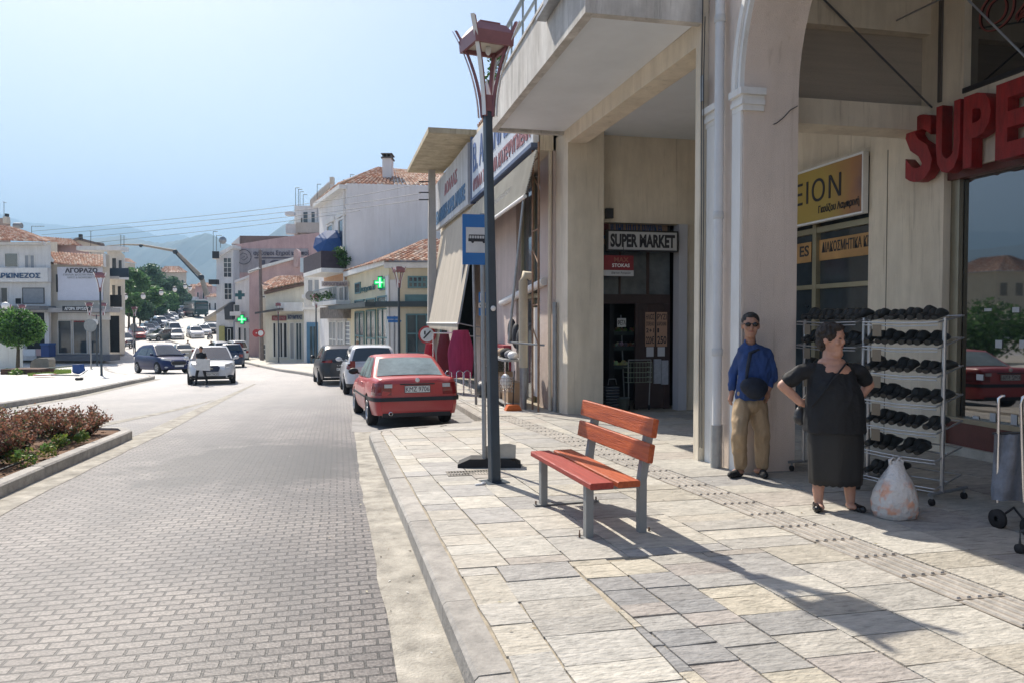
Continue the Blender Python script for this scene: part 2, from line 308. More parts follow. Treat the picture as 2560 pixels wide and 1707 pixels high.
# right pavement
XL = [(-6, .60), (0, .57), (3.55, .52), (4.33, .48), (5.87, .43), (8.13, .34), (11.6, .22), (11.95, .25), (12.15, .45), (12.35, .80), (12.6, 1.45), (13.0, 2.25), (13.4, 2.3), (31, 2.3), (32, 2.6), (32.8, 3.4), (33.2, 4.6)]
def xl(Y): return interp(XL, Y)
kb = MB()
path = []
for Y in yrange(-6, 11.6, .95): path.append((xl(Y), Y))
for Y in (11.95, 12.15, 12.35, 12.6, 13.0, 13.4, 13.8): path.append((xl(Y), Y))
for Y in yrange(14.8, 31, 1.0): path.append((xl(Y), Y))
for Y in (32, 32.8, 33.2): path.append((xl(Y), Y))
path.append((12, 33.2))
def kerb_run(kb, path, width=.17, side=1, gap=.006, top=.003, bottom=-.2, zf=g):
    for (x0, y0), (x1, y1) in zip(path, path[1:]):
        d = Vector((x1-x0, y1-y0, 0)); L = d.length
        if L < .05: continue
        d.normalize(); n = Vector((d.y, -d.x, 0))*side
        a = Vector((x0, y0, 0))+d*gap; b = Vector((x1, y1, 0))-d*gap*.2; j = rnd.uniform(-.004, .004)
        pts = [a, b, b+n*width, a+n*width]; z = [zf(p.y)+top+j for p in pts]
        ch = .02
        pa = [Vector((p.x, p.y, zz)) for p, zz in zip(pts, z)]
        lo = [p+Vector((0, 0, bottom-top)) for p in pa]
        sh = [pa[0]-Vector((0, 0, ch)), pa[1]-Vector((0, 0, ch))]; ti = [pa[0]+n*ch, pa[1]+n*ch]
        t = rnd.uniform(.85, 1.1); tn = (.41*t, .39*t, .36*t)
        kb.add([*ti, pa[2], pa[3], *sh, *lo], [(0, 1, 2, 3), (4, 5, 1, 0), (6, 7, 5, 4), (7, 8, 2, 1, 5), (6, 4, 0, 3, 9), (9, 3, 2, 8)], tn)
stone = attr_mat('pavement_stone', .66, .75, 22, (1, 2.2, 1), .4, .19, 7, lines=.34)
kmat = attr_mat('kerb_stone', .85, .35, 45, (1, 1, 1), .35, .2, 7)
kerb_run(kb, path); struct('kerb_right', kb, kmat)
# mortar base and stone slabs
def slab_field(mb, x0f, x1f, Y0, Y1, wmin, wmax, lmin, lmax, tones, skew=0., gap=.009, zf=g, jit=.008, hole=None, rise=.004):
    x = 0.; cols = []
    span = max(x1f(Y)-x0f(Y) for Y in (Y0, (Y0+Y1)/2, Y1))
    while x < span: wd = rnd.uniform(wmin, wmax); cols.append((x, x+wd)); x += wd
    for c0, c1 in cols:
        Y = Y0-rnd.uniform(0, lmax)
        while Y < Y1:
            L = rnd.uniform(lmin, lmax); ya, yb = max(Y, Y0), min(Y+L, Y1); Y += L
            if yb-ya < .06: continue
            pts = []; ok = False
            for yy, cc in ((ya, c0), (ya, c1), (yb, c1), (yb, c0)):
                lo, hi = x0f(yy), x1f(yy); xx = x1f(yy)-cc-skew*(yy-Y0)
                xx = min(max(xx, lo), hi); pts.append([xx, yy])
            if abs(pts[0][0]-pts[1][0]) < .05 and abs(pts[2][0]-pts[3][0]) < .05: continue
            cx = sum(p[0] for p in pts)/4; cy = sum(p[1] for p in pts)/4
            if hole and hole(cx, cy): continue
            q = []
            for p in pts:
                dx, dy = cx-p[0], cy-p[1]
                q.append((p[0]+math.copysign(gap/2, dx)+rnd.uniform(-jit, jit)*.5, p[1]+math.copysign(gap/2, dy)+rnd.uniform(-jit, jit)*.5))
            h = rise+rnd.uniform(-.002, .003); t = rnd.choice(tones); k = rnd.uniform(.97, 1.16); t = tuple(c*k for c in t)
            top = [(a, b, zf(b)+h) for a, b in q]; bot = [(a, b, zf(b)-.02) for a, b in q]
            mb.add([*top, *bot], [(0, 3, 2, 1), (0, 1, 5, 4), (1, 2, 6, 5), (2, 3, 7, 6), (3, 0, 4, 7)], t)
TONE_P = [(.43, .415, .38), (.46, .43, .375), (.42, .40, .36), (.48, .455, .40), (.39, .375, .345), (.44, .41, .35), (.43, .41, .37), (.36, .35, .335), (.49, .47, .42), (.41, .375, .335)]
TONE_B = [(.28, .28, .28), (.32, .315, .305), (.37, .36, .34), (.45, .415, .34), (.41, .39, .35), (.30, .295, .29), (.47, .43, .35), (.37, .34, .315)]
skx = lambda Y: 3.20-.082*(Y-6)
# tactile strip centre line X = 3.34-.082*(Y-6), width .36
TX0 = lambda Y: 3.17-.082*(Y-6.2); TX1 = lambda Y: 3.54-.085*(Y-6.2)
sl_mb = MB()
x_in = lambda Y: xl(Y)+.185
B0_ = lambda Y: 1.42-.03*(Y-4); B1_ = lambda Y: 2.42-.08*(Y-4)
slab_field(sl_mb, x_in, B0_, -6, 4.75, .40, .75, .22, .52, TONE_P, gap=.010, jit=.013)
slab_field(sl_mb, B0_, B1_, -6, 4.75, .26, .40, .17, .30, TONE_B, gap=.010, jit=.013)
slab_field(sl_mb, B1_, TX0, -6, 4.75, .45, .8, .22, .5, TONE_P, gap=.010, jit=.013)
slab_field(sl_mb, x_in, TX0, 4.76, 13.7, .38, .85, .20, .55, TONE_P, skew=-.02, gap=.010, jit=.013)
slab_field(sl_mb, TX1, lambda Y: 7.3, -6, 13.7, .5, .95, .3, .7, TONE_P, skew=0)
slab_field(sl_mb, lambda Y: max(xl(Y)+.185, 2.4), lambda Y: 3.9 if Y < 31.5 else 5, 13.7, 33, .45, .8, .3, .6, TONE_P)
struct('pavement_right', sl_mb, stone)
base = MB(); yy = yrange(-6, 33.1, .6)
base.grid([[(xl(y)+.1, y, g(y)-.008), (max(4, xl(y)+.2), y, g(y)-.008), (12, y, g(y)-.008)] for y in yy])
struct('pavement_mortar', base, pm('sandy_mortar', (.40, .35, .27), .95, .25, 8, .4, bscale=80))
# tactile strip
tb = MB(); tile = .40; Y = -6.
while Y < 13.4:
    y0, y1 = Y+.006, Y+tile-.006; zz = lambda y, h: g(y)+h
    a0, a1, b0, b1 = TX0(y0)+.01, TX1(y0)-.01, TX0(y1)+.01, TX1(y1)-.01; k = rnd.uniform(.93, 1.05); tn = (.46*k, .43*k, .385*k)
    tb.quad((a0, y0, zz(y0, .001)), (a1, y0, zz(y0, .001)), (b1, y1, zz(y1, .001)), (b0, y1, zz(y1, .001)), (.34*k, .305*k, .265*k))
    for i in range(5):
        f0, f1 = (i+.28)/5, (i+.72)/5; s0, s1 = y0+.012, y1-.012
        for h, e in ((.012, .006),):
            p = [(lerp(a0, a1, f0), s0), (lerp(a0, a1, f1), s0), (lerp(b0, b1, f1), s1), (lerp(b0, b1, f0), s1)]
            c = [(x+(e if j in (0, 3) else -e), y+(e if j in (0, 1) else -e)) for j, (x, y) in enumerate(p)]
            tb.add([(x, y, zz(y, .0015)) for x, y in p]+[(x, y, zz(y, h)) for x, y in c], [(4, 5, 6, 7), (0, 1, 5, 4), (1, 2, 6, 5), (2, 3, 7, 6), (3, 0, 4, 7)], tn)
    Y += tile
struct('tactile_paving_strip', tb, kmat)
# gutter strip right
gu = MB(); gx = [(-6, .30), (3.57, .20), (5.6, .14), (7.9, .07), (13.2, -.01)]
gu.grid([[(interp(gx, y)+rnd.uniform(-.012, .012), y, ROAD(y)+.004), (xl(y)+.02, y, ROAD(y)+.004)] for y in yrange(-6, 12.0, .3)])
gu.grid([[(interp(gx, y), y, ROAD(y)+.004), (xl(y)+.05, y, ROAD(y)+.004)] for y in (12.0, 12.35, 12.6, 13.0)])
struct('gutter_right', gu, gutter)
# parking bay surface with coarse pale paving
by = MB(); by.grid([[(-.05, y, ROAD(y)+.0045), (xl(y)+.02, y, ROAD(y)+.0045)] for y in [13.01]+yrange(13.8, 31, 1.2)])
struct('parking_bay_surface', by, pm('pale_asphalt', (.30, .29, .28), .8, .25, 3, .4, bscale=60))
# median: kerb, soil, gutters
MK = [(-3.62, -4), (-3.62, 0), (-3.60, 4), (-3.56, 8.2), (-3.56, 9.6), (-3.55, 11), (-3.54, 12.4), (-3.56, 13.1), (-3.75, 13.55), (-4.3, 13.75), (-4.9, 13.5), (-5.3, 12.9), (-5.7, 11.2), (-6.1, 9), (-6.4, 6), (-6.6, 3), (-6.7, -4)]
kb = MB(); path = []
for (a, b), (c, d) in zip(MK, MK[1:]):
    n = max(1, int(math.hypot(c-a, d-b)/1.0))
    for i in range(n): path.append((lerp(a, c, i/n), lerp(b, d, i/n)))
path.append(MK[-1])
kerb_run(kb, path, .16, -1); struct('median_kerb', kb, kmat)
so_ = MB(); cy = [(-3.7, -4), (-3.7, 6), (-3.68, 10), (-3.66, 12.9), (-3.85, 13.4), (-4.3, 13.6), (-4.85, 13.35), (-5.15, 12.9), (-5.55, 11.2), (-5.95, 9), (-6.3, 6), (-6.5, -4)]
so_.add([(x, y, g(y)-.03) for x, y in cy], [tuple(range(len(cy)))[::-1]])
so_.f[-1] = tuple(reversed(so_.f[-1]))
struct('median_soil', so_, pm('red_brown_soil', (.20, .10, .05), .95, .45, 9, .8, bscale=40, col2=(.10, .06, .035)))
gm = MB()
gm.grid([[(-3.23+(.02 if y < 8 else 0)+rnd.uniform(-.01, .01), y, ROAD(y)+.004), (-3.60, y, ROAD(y)+.004)] for y in yrange(-4, 13.3, .4)])
gm.grid([[(interp([(13.3, -3.20), (22.6, -3.50), (30, -3.7)], y), y, ROAD(y)+.004), (interp([(13.3, -3.6), (22.6, -3.72), (30, -3.8)], y), y, ROAD(y)+.004)] for y in yrange(13.3, 30, .8)])
gm.grid([[(interp([(14.5, -4.75), (18.7, -3.95), (21.5, -3.75)], y), y, ROAD(y)+.004), (interp([(14.5, -5.05), (18.7, -4.15), (21.5, -3.80)], y), y, ROAD(y)+.004)] for y in yrange(14.5, 21.5, .8)])
struct('median_gutter', gm, gutter)
# left plaza
PXR = [(8, -10.2), (14, -8.75), (20, -8.32), (24.4, -8.15), (31.8, -8.6), (35.5, -8.75), (36.6, -8.95), (37.3, -9.5), (38.6, -10.6), (41, -11.8), (46, -13.7), (55, -16.5)]
pxr = lambda Y: interp(PXR, Y)
kb = MB(); kerb_run(kb, [(pxr(y), y) for y in yrange(8, 35.5, 1.1)+[36.6, 37.3, 38.6, 40, 41, 43.5, 46, 50, 55]]+[(-18, 55.6), (-40, 57)], .18, -1); struct('plaza_kerb', kb, kmat)
pl = MB(); slab_field(pl, lambda Y: -24, lambda Y: pxr(Y)-.2, 8, 55, .7, 1.2, .5, 1.0, [(.62, .60, .55), (.66, .64, .58), (.58, .56, .51), (.64, .62, .57)], gap=.02)
struct('plaza_paving', pl, stone)
pb = MB(); pb.grid([[(-60, y, g(y)-.006), (pxr(y)-.1, y, g(y)-.006)] for y in yrange(8, 55.3, 1.5)]); struct('plaza_base', pb, pm('plaza_mortar', (.50, .47, .41), .9, .15, 5))
gl = MB(); gl.grid([[(pxr(y)+.32, y, ROAD(y)+.004), (pxr(y)-.05, y, ROAD(y)+.004)] for y in yrange(8, 36, 1)]); struct('plaza_gutter', gl, gutter)
# far right pavement
FR = [(33.6, -.9), (35.25, -1.73), (40, -2.9), (44, -4.14), (50, -5.5), (56.5, -6.99), (62, -8.3), (68, -10.0), (75, -12.3), (90, -18), (105, -25), (150, -47)]
kb = MB(); kerb_run(kb, [(interp(FR, y), y) for y in yrange(33.6, 150, 2.5)], .2, 1); kerb_run(kb, [(5, 33.6), (-.9, 33.6)], .2, 1); struct('far_pavement_kerb', kb, kmat)
fp = MB(); fp.grid([[(interp(FR, y)+.1, y, g(y)), (interp(FR, y)+30, y, g(y))] for y in yrange(33.7, 150, 2)]); struct('far_pavement', fp, pm('pale_far_paving', (.55, .52, .46), .8, .12, 2, .3))
# ============================================================= arcade building on the right
def arc(cy, cz, r, a0, a1, n): return [(cy+r*math.cos(lerp(a0, a1, i/n)), cz+r*math.sin(lerp(a0, a1, i/n))) for i in range(n+1)]
AB = thing('arcade_building', 'cream arcade building with a tall round arch over the pavement', 'building', (4.1, 8.1, 0))
X0, X1, R, YC, ZS = 4.10, 4.75, 2.0, 5.30, 4.05
poly = [(8.12, -.15), (8.12, 9.5), (-4, 9.5), (-4, 6.4), (2.4, 6.4), (2.4, -.1), (3.3, -.1), (3.3, ZS)]+arc(YC, ZS, R, math.pi, 0, 28)[1:-1]+[(7.3, ZS), (7.3, -.15)]
m_ = MB(); m_.prism([(X0, y, z) for y, z in poly], (X1-X0, 0, 0)); part('arch_wall', m_, greywall, AB)
m_ = MB()                                     # moulded archivolt on the street face
for r0, r1, px in ((R, R+.055, .05), (R+.055, R+.12, .08), (R+.12, R+.18, .055)):
    a = arc(YC, ZS, r0+.002, 0, math.pi, 36); b = arc(YC, ZS, r1, 0, math.pi, 36)
    for i in range(36):
        m_.prism([(X0, *a[i]), (X0, *a[i+1]), (X0, *b[i+1]), (X0, *b[i])], (-px, 0, 0))
part('arch_moulding', m_, whitew, AB)
m_ = MB()
for z0, z1, e in ((3.84, 3.90, .03), (3.90, 3.95, .05), (3.95, 4.0, .035), (4.0, 4.07, .075)):
    m_.box(X0-e-.002, 7.3-e, z0, X0+.22, 7.50, z1)
part('pilaster_capital', m_, whitew, AB); m_ = MB()
for z0, z1, e in ((3.84, 3.90, .03), (3.90, 3.95, .05), (3.95, 4.0, .035), (4.0, 4.07, .075)): m_.box(X0-e-.002, 7.78, z0, X0-.004, 8.13, z1)
part('pilaster_capital', m_, whitew, AB)
m_ = MB(); m_.box(X0-.028, 7.32, -.12, X0-.003, 7.50, 3.84); m_.box(X0-.028, 7.80, -.12, X0-.003, 8.10, 3.84); part('pilaster', m_, whitew, AB)
# inner wall of the arcade (shop front plane)
XW = 7.25
m_ = MB(); m_.box(XW, 8.0, -.15, XW+.4, 9.38, 9.0); m_.box(XW, -4, 3.44, XW+.4, 7.999, 4.34); m_.box(XW, 9.382, 3.999, XW+.4, 14.0, 4.08); part('shop_wall', m_, cream, AB)
m_ = MB(); m_.box(X1+.002, 8.24, 4.02, XW-.002, 8.66, 4.33); part('cross_beam', m_, cream, AB)
ribm = pm('ribbed_dusty_panel', (.46, .40, .33), .9, .10, 3, .6, bscale=70, stretch=(.15, .15, 5))
m_ = MB(); m_.box(X1+.002, 8.4, 4.332, XW-.002, 8.5, 9.0); part('upper_wall_panel', m_, ribm, AB)
m_ = MB(); m_.box(4.752, -4, 9.1, 11, 14.2, 9.5); part('upper_storey', m_, cream, AB)
m_ = MB(); m_.box(X1+.002, -4, 9.0, 11, 8.1, 9.098); part('arcade_ceiling', m_, ceil_m, AB)
# crack line + hairline joint
m_ = MB(); m_.box(XW-.004, 9.00, 0, XW-.001, 9.012, 3.95); part('wall_joint', m_, pm('dark_joint', (.12, .10, .08), .9), AB)
# display window
redbr = pm('red_brown_plinth', (.13, .035, .025), .45, .2, 4, .2)
alu = pm('bronze_aluminium', (.30, .27, .20), .35, .1, 5, metal=.5)
wf = MB(); wf.box(XW+.10, 7.86, .38, XW+.16, 7.99, 3.34); wf.box(XW+.06, -4, .34, XW+.2, 7.99, .40); part('window_frame', wf, alu, AB)
m_ = MB(); m_.box(XW+.04, -4, 3.34, XW+.2, 7.99, 3.438); part('red_window_lintel', m_, redbr, AB)
m_ = MB(); m_.box(XW+.08, -4, -.1, XW+.2, 7.99, .336); part('plinth', m_, redbr, AB)
m_ = MB(); m_.box(XW+.02, -4, -.1, XW+.08, 8.0, .05); part('window_step', m_, concrete, AB)
m_ = MB(); m_.box(XW+.17, -4, .40, XW+.18, 7.86, 3.34); part('display_window', m_, glassd, AB)
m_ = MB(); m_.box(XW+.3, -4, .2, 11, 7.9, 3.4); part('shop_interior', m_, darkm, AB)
m_ = MB()
for (px, py, w_, h_) in ((2470, 775, .10, .035), (2540, 775, .09, .06), (2497, 860, .09, .09), (2558, 860, .09, .09), (2450, 942, .10, .07), (2440, 1043, .09, .04), (2482, 1043, .08, .11), (2535, 1048, .08, .12)):
    p = atX(px, py, XW+.165); part('price_card', MB().box(p.x-.004, p.y-w_/2, p.z-h_/2, p.x, p.y+w_/2, p.z+h_/2), pm('paper', (.55, .56, .58), .8, .05), AB)
# upper window with outlined lettering
m_ = MB(); m_.box(XW+.10, -4, 4.40, XW+.12, 7.72, 9.0); part('upper_window', m_, glassd, AB)
m_ = MB(); m_.box(XW, 7.72, 4.342, XW+.4, 7.999, 9.0); part('upper_wall_strip', m_, cream, AB)
m_ = MB(); m_.box(XW-.02, -4, 4.342, XW+.1, 7.72, 4.40); part('upper_window_frame', m_, blackp, AB); m_ = MB(); m_.box(XW-.03, 8.05, 4.34, XW-.001, 8.1, 7.3); part('wall_strut', m_, pm('grey_brown_metal', (.10, .09, .08), .7), AB)
neon = pm('dark_red_lettering', (.23, .055, .045), .5, .1)
def outline_text(s, Y0_, z0, w_, h_):
    cu = bpy.data.curves.new('lettering', 'FONT'); cu.body = s; cu.size = 1; cu.resolution_u = 3; cu.fill_mode = 'NONE'; cu.bevel_depth = .016; cu.bevel_resolution = 0; cu.offset = .03
    ob = bpy.data.objects.new('lettering', cu); COL.objects.link(ob); me = bpy.data.meshes.new_from_object(ob); bpy.data.objects.remove(ob)
    xs = [v.co.x for v in me.vertices]; ys_ = [v.co.y for v in me.vertices]
    M = frame((XW+.09, Y0_, z0), (0, -1, 0), (0, 0, 1)) @ Matrix.Diagonal((w_/(max(xs)-min(xs)), h_/(max(ys_)-min(ys_)), 1, 1)) @ Matrix.Translation((-min(xs), -min(ys_), 0))
    me.transform(M); me.transform(rootmat(AB).inverted()); me.materials.append(neon); o = bpy.data.objects.new('outlined_lettering', me); COL.objects.link(o); o.parent = AB
outline_text('ΟΣΟ ΠΑ', 7.60, 4.95, 2.6, .48); outline_text('ΤΟΣΟ', 7.30, 5.72, 1.8, .5)
# big red letters
RL = thing('red_letter_sign', 'huge weathered red SUPER letters standing off the wall above the shop window', 'sign', (7.1, 8.3, 3.38))
redl = pm('weathered_red_letters', (.36, .022, .022), .5, .25, 6, .3, bscale=40, col2=(.16, .012, .012), stretch=(1, 3, .6), spec=.4)
for ch, ya, yb, z0 in (('S', 8.44, 7.98, 3.36), ('U', 7.92, 7.55, 3.38), ('P', 7.50, 7.12, 3.38), ('E', 7.05, 6.62, 3.38), ('R', 6.5, 6.05, 3.38)):
    text('letter', ch, RL, redl, frame((7.20, ya, z0), (0, -1, 0), (0, 0, 1)), ya-yb, .84, .15, bold=.035)
# thin roof brace rods
single('brace_rod', MB().tube([atY(2050, -10, 8.2), atX(2330, 270, 7.2)], .012), pm('dark_rod', (.06, .065, .07), .6), 'dark steel brace rod slanting down to the end of the cross beam', 'brace')
single('brace_rod', MB().tube([atX(2390, -20, 6.3), atX(2225, 60, 6.8)], .012), steel, 'thin pale rod near the arcade ceiling, left of the upper window', 'brace')
single('brace_rod', MB().tube([atX(2410, -10, 6.2), atX(2580, 160, 6.2)], .011), steel, 'pale rod crossing the upper window with the red outlined letters', 'brace')
# ---- shop with the yellow sign (further inside the arcade)
YS = thing('decor_shop_front', 'small shop front with bronze frames under the yellow sign', 'shop front', (7.4, 10.5, -.1))
m_ = MB()
for y in (9.385, 10.72, 12.1, 13.3): m_.box(7.32, y, -.15, 7.42, y+.10 if y > 9.4 else y+.03, 4.0)
m_.box(7.33, 9.4, 2.10, 7.41, 14, 2.17); m_.box(7.33, 9.4, 3.0, 7.41, 14, 3.09); part('bronze_frame', m_, pm('yellowish_aluminium', (.36, .32, .21), .4, .1, 4, metal=.4), YS)
m_ = MB(); m_.box(7.40, 9.4, -.1, 7.405, 14, 4.0); part('shop_glass', m_, glassm, YS)
m_ = MB(); m_.box(7.36, 9.5, 4.08, 7.6, 14, 7.5); part('wall_above', m_, cream, YS)
band = pm('orange_window_film', (.50, .28, .10), .6, .2, 2)
pa, pb = atX(2048, 602, 7.38), atX(2175, 583, 7.38); z0 = 2.62; z1 = 3.0-.02
z0 = atX(2048, 653, 7.38).z; z1 = atX(2048, 602, 7.38).z
m_ = MB(); m_.box(7.375, 9.42, z0, 7.38, pa.y, z1); b_ = part('window_film', m_, band, YS)
text('film_lettering', 'ΔΙΑΚΟΣΜΗΤΙΚΑ ΚΕ', YS, inkm, frame((7.374, pa.y-.08, z0+.12), (0, -1, 0), (0, 0, 1)), pa.y-.08-9.5, .17, .003)
m_ = MB(); m_.box(7.375, 10.93, z0, 7.38, 12.0, z1); part('window_film', m_, band, YS)
text('film_lettering', 'ES', YS, inkm, frame((7.374, 11.25, z0+.1), (0, -1, 0), (0, 0, 1)), .26, .18, .003)
for i, (px, c) in enumerate(((2098, (.45, .16, .04)), (2113, (.35, .36, .36)), (2127, (.45, .40, .28)), (2145, (.42, .32, .12)))):
    p = atX(px, 780, 7.30); 
    single('lantern', MB().lathe((7.55, p.y*7.55/p.x if 0 else p.y+.03, 1.62), [(0, 0), (.05, .01), (.075, .08), (.07, .2), (.03, .24), (.02, .3), (0, .31)], 12), pm('lantern%d' % i if 0 else 'lantern_glass_'+'abcd'[i], c, .4), ('orange', 'grey', 'cream', 'amber')[i]+' glass lantern hanging in the decor shop window', 'lantern', 'lanterns in the shop window')
YG = thing('shop_sign', 'yellow and purple sign board over the decor shop', 'sign', (7.2, 10.5, 3.14))
def sign_mat():
    m = bpy.data.materials.new('yellow_purple_sign'); m.use_nodes = True; n = m.node_tree.nodes; l = m.node_tree.links; b = n['Principled BSDF']; b.inputs['Roughness'].default_value = .45
    tc = n.new('ShaderNodeTexCoord'); sp = n.new('ShaderNodeSeparateXYZ'); l.new(tc.outputs['Object'], sp.inputs[0])
    ns = n.new('ShaderNodeTexNoise'); ns.inputs['Scale'].default_value = 1.6; ns.inputs['Detail'].default_value = 4; l.new(tc.outputs['Object'], ns.inputs['Vector'])
    a = n.new('ShaderNodeMath'); a.operation = 'MULTIPLY_ADD'; a.inputs[1].default_value = .9; l.new(ns.outputs['Fac'], a.inputs[0]); l.new(sp.outputs['Y'], a.inputs[2])
    r = n.new('ShaderNodeValToRGB'); mr = n.new('ShaderNodeMapRange'); mr.inputs['From Min'].default_value = -.85; mr.inputs['From Max'].default_value = .35; l.new(a.outputs[0], mr.inputs['Value']); l.new(mr.outputs[0], r.inputs[0])
    e = r.color_ramp.elements; e[0].position = 0; e[0].color = (.10, .055, .08, 1); e[1].position = .8; e[1].color = (.40, .285, .06, 1)
    x = e.new(.35); x.color = (.36, .17, .06, 1); l.new(r.outputs[0], b.inputs['Base Color']); return m
m_ = MB(); m_.box(7.16, 9.40, 3.16, 7.22, 12.6, 3.98); part('sign_panel', m_, sign_mat(), YG)
m_ = MB(); m_.box(7.14, 9.375, 3.13, 7.23, 9.40, 4.01); m_.box(7.14, 9.40, 3.13, 7.23, 12.6, 3.16); m_.box(7.14, 9.40, 3.98, 7.23, 12.6, 4.01); part('sign_frame', m_, whitep, YG)
p0 = atX(1985, 522, 7.15); p1 = atX(2101, 515, 7.15)
text('lettering', 'ΕΙΟΝ', YG, inkm, frame((7.156, p0.y, 3.46), (0, -1, 0), (0, 0, 1)), p0.y-p1.y, .36, .004, .0, 1.1)
p0 = atX(2045, 545, 7.15); p1 = atX(2147, 520, 7.15)
text('lettering', 'Γκούζου Λαμπρινή', YG, inkm, frame((7.156, p0.y, 3.24), (0, -1, 0), (0, 0, 1)), p0.y-p1.y, .15, .004)
# ============================================================= building with the deep balcony
BB = thing('balcony_building', 'cream building with a deep covered porch and solid balcony above it', 'building', (4.0, 8.2, 0))
m_ = MB(); m_.box(4.0, 8.125, -.15, 4.098, 8.25, 9.5); m_.box(4.098, 8.125, -.15, 4.5, 8.25, 5.2); part('porch_pillar', m_, cream, BB)
m_ = MB(); m_.box(4.0, 13.64, -.4, 4.72, 14.5, 5.4); part('porch_pillar', m_, cream, BB)
m_ = MB(); m_.prism([(4.002, 8.252, 4.84), (4.002, 13.638, 4.96), (4.002, 13.638, 5.24), (4.002, 8.252, 5.12)], (.35, 0, 0)); part('porch_beam', m_, cream, BB)
m_ = MB(); m_.prism([(4.352, 8.505, 5.125), (4.352, 13.998, 5.24), (4.352, 13.998, 5.5), (4.352, 8.505, 5.4)], (2.89, 0, 0)); part('porch_ceiling', m_, ceil_m, BB)
m_ = MB(); m_.box(4.722, 14.0, 3.53, 7.6, 14.25, 5.24); m_.box(6.62, 14.0, -.3, 7.6, 14.25, 3.528); m_.box(4.722, 14.0, -.3, 4.83, 14.25, 3.528); part('entrance_wall', m_, cream, BB)
m_ = MB(); m_.box(6.42, 13.93, -.3, 6.60, 14.2, 3.52); part('door_jamb', m_, pm('pale_grey_jamb', (.50, .50, .53), .6, .04), BB)
m_ = MB(); m_.prism([(2.69, 8.10, 5.12), (2.69, 14.0, 5.24), (2.69, 14.0, 5.44), (2.69, 8.10, 5.32)], (1.309, 0, 0)); part('balcony_soffit', m_, ceil_m, BB)
m_ = MB()
m_.prism([(2.57, 8.08, 5.06), (2.57, 14.02, 5.18), (2.57, 14.02, 6.02), (2.57, 8.08, 5.90)], (.118, 0, 0))
m_.prism([(2.69, 8.08, 5.06), (3.999, 8.08, 5.06), (3.999, 8.08, 5.9), (2.69, 8.08, 5.9)], (0, .12, 0)); m_.prism([(2.69, 13.9, 5.18), (3.999, 13.9, 5.18), (3.999, 13.9, 6.02), (2.69, 13.9, 6.02)], (0, .12, 0))
part('balcony_parapet', m_, oldwhite, BB)
m_ = MB(); m_.box(2.555, 8.06, 5.9, 2.70, 8.2, 5.94); m_.box(2.545, 8.2, 5.905, 2.71, 14.03, 5.945); part('parapet_coping', m_, oldwhite, BB)
bluer = pm('pale_blue_grey_rail', (.30, .36, .40), .5, .15, 4)
m_ = MB()
for z in (6.28, 6.62): m_.tube([(2.63, 10.6, z), (2.63, 14.0, z+.08)], .028 if z < 6.5 else .04, 6)
for y in (10.65, 11.5, 12.35, 13.2, 13.97): m_.tube([(2.63, y, 5.95), (2.63, y, 6.66)], .018, 6)
part('balcony_rail', m_, bluer, BB)
m_ = MB(); m_.box(2.42, 8.5, 5.62, 2.566, 9.8, 5.66); m_.box(2.50, 8.6, 5.66, 2.566, 9.7, 6.3); part('air_conditioner_shelf', m_, steel, BB)
m_ = MB(); m_.box(4.0, 8.252, 5.25, 11, 14.5, 7.5); part('upper_wall', m_, cream, BB)
# plants on the balcony
def leafball(mb, c, r, n, size, rz=1., tones=((.05, .12, .03), (.08, .17, .04), (.03, .08, .025)), rr=rnd):
    for _ in range(n):
        u = Vector((rr.gauss(0, 1), rr.gauss(0, 1), rr.gauss(0, 1))); u.normalize(); k = rr.random()**.45
        p = Vector(c)+Vector((u.x*r*k, u.y*r*k, u.z*r*rz*k))
        a = Vector((rr.gauss(0, 1), rr.gauss(0, 1), rr.gauss(0, 1))).normalized(); b = a.cross(Vector((rr.gauss(0, 1), rr.gauss(0, 1), rr.gauss(0, 1)))).normalized(); s = size*rr.uniform(.6, 1.3)
        t = rr.choice(tones); q = rr.uniform(.75, 1.25); t = tuple(x*q for x in t)
        mb.add([p-a*s, p+b*s*.55, p+a*s, p-b*s*.55], [(0, 1, 2, 3)], t)
def leaf_mat():
    m = bpy.data.materials.new('leaves'); m.use_nodes = True; n = m.node_tree.nodes; l = m.node_tree.links; b = n['Principled BSDF']
    at = n.new('ShaderNodeAttribute'); at.attribute_name = 'tone'; l.new(at.outputs['Color'], b.inputs['Base Color']); b.inputs['Roughness'].default_value = .5
    tr = n.new('ShaderNodeBsdfTranslucent'); l.new(at.outputs['Color'], tr.inputs[0]); mx = n.new('ShaderNodeMixShader'); mx.inputs[0].default_value = .35
    l.new(b.outputs[0], mx.inputs[1]); l.new(tr.outputs[0], mx.inputs[2]); l.new(mx.outputs[0], n['Material Output'].inputs[0]); return m
leafm = leaf_mat()
bp_ = thing('balcony_plant', 'leafy potted plant trailing over the far end of the balcony rail', 'plant', (2.7, 13.5, 5.95))
m_ = MB(); leafball(m_, (2.62, 13.75, 6.5), .18, 90, .05); leafball(m_, (2.6, 13.9, 6.15), .22, 120, .05); leafball(m_, (2.55, 13.6, 6.85), .12, 40, .045); leafball(m_, (2.62, 13.1, 6.25), .1, 40, .045); part('foliage', m_, leafm, bp_)
m_ = MB(); m_.tube([(2.7, 13.7, 5.96), (2.66, 13.72, 6.5), (2.58, 13.66, 6.9)], .008, 5); part('stem', m_, pm('green_stem', (.08, .12, .04), .7), bp_)
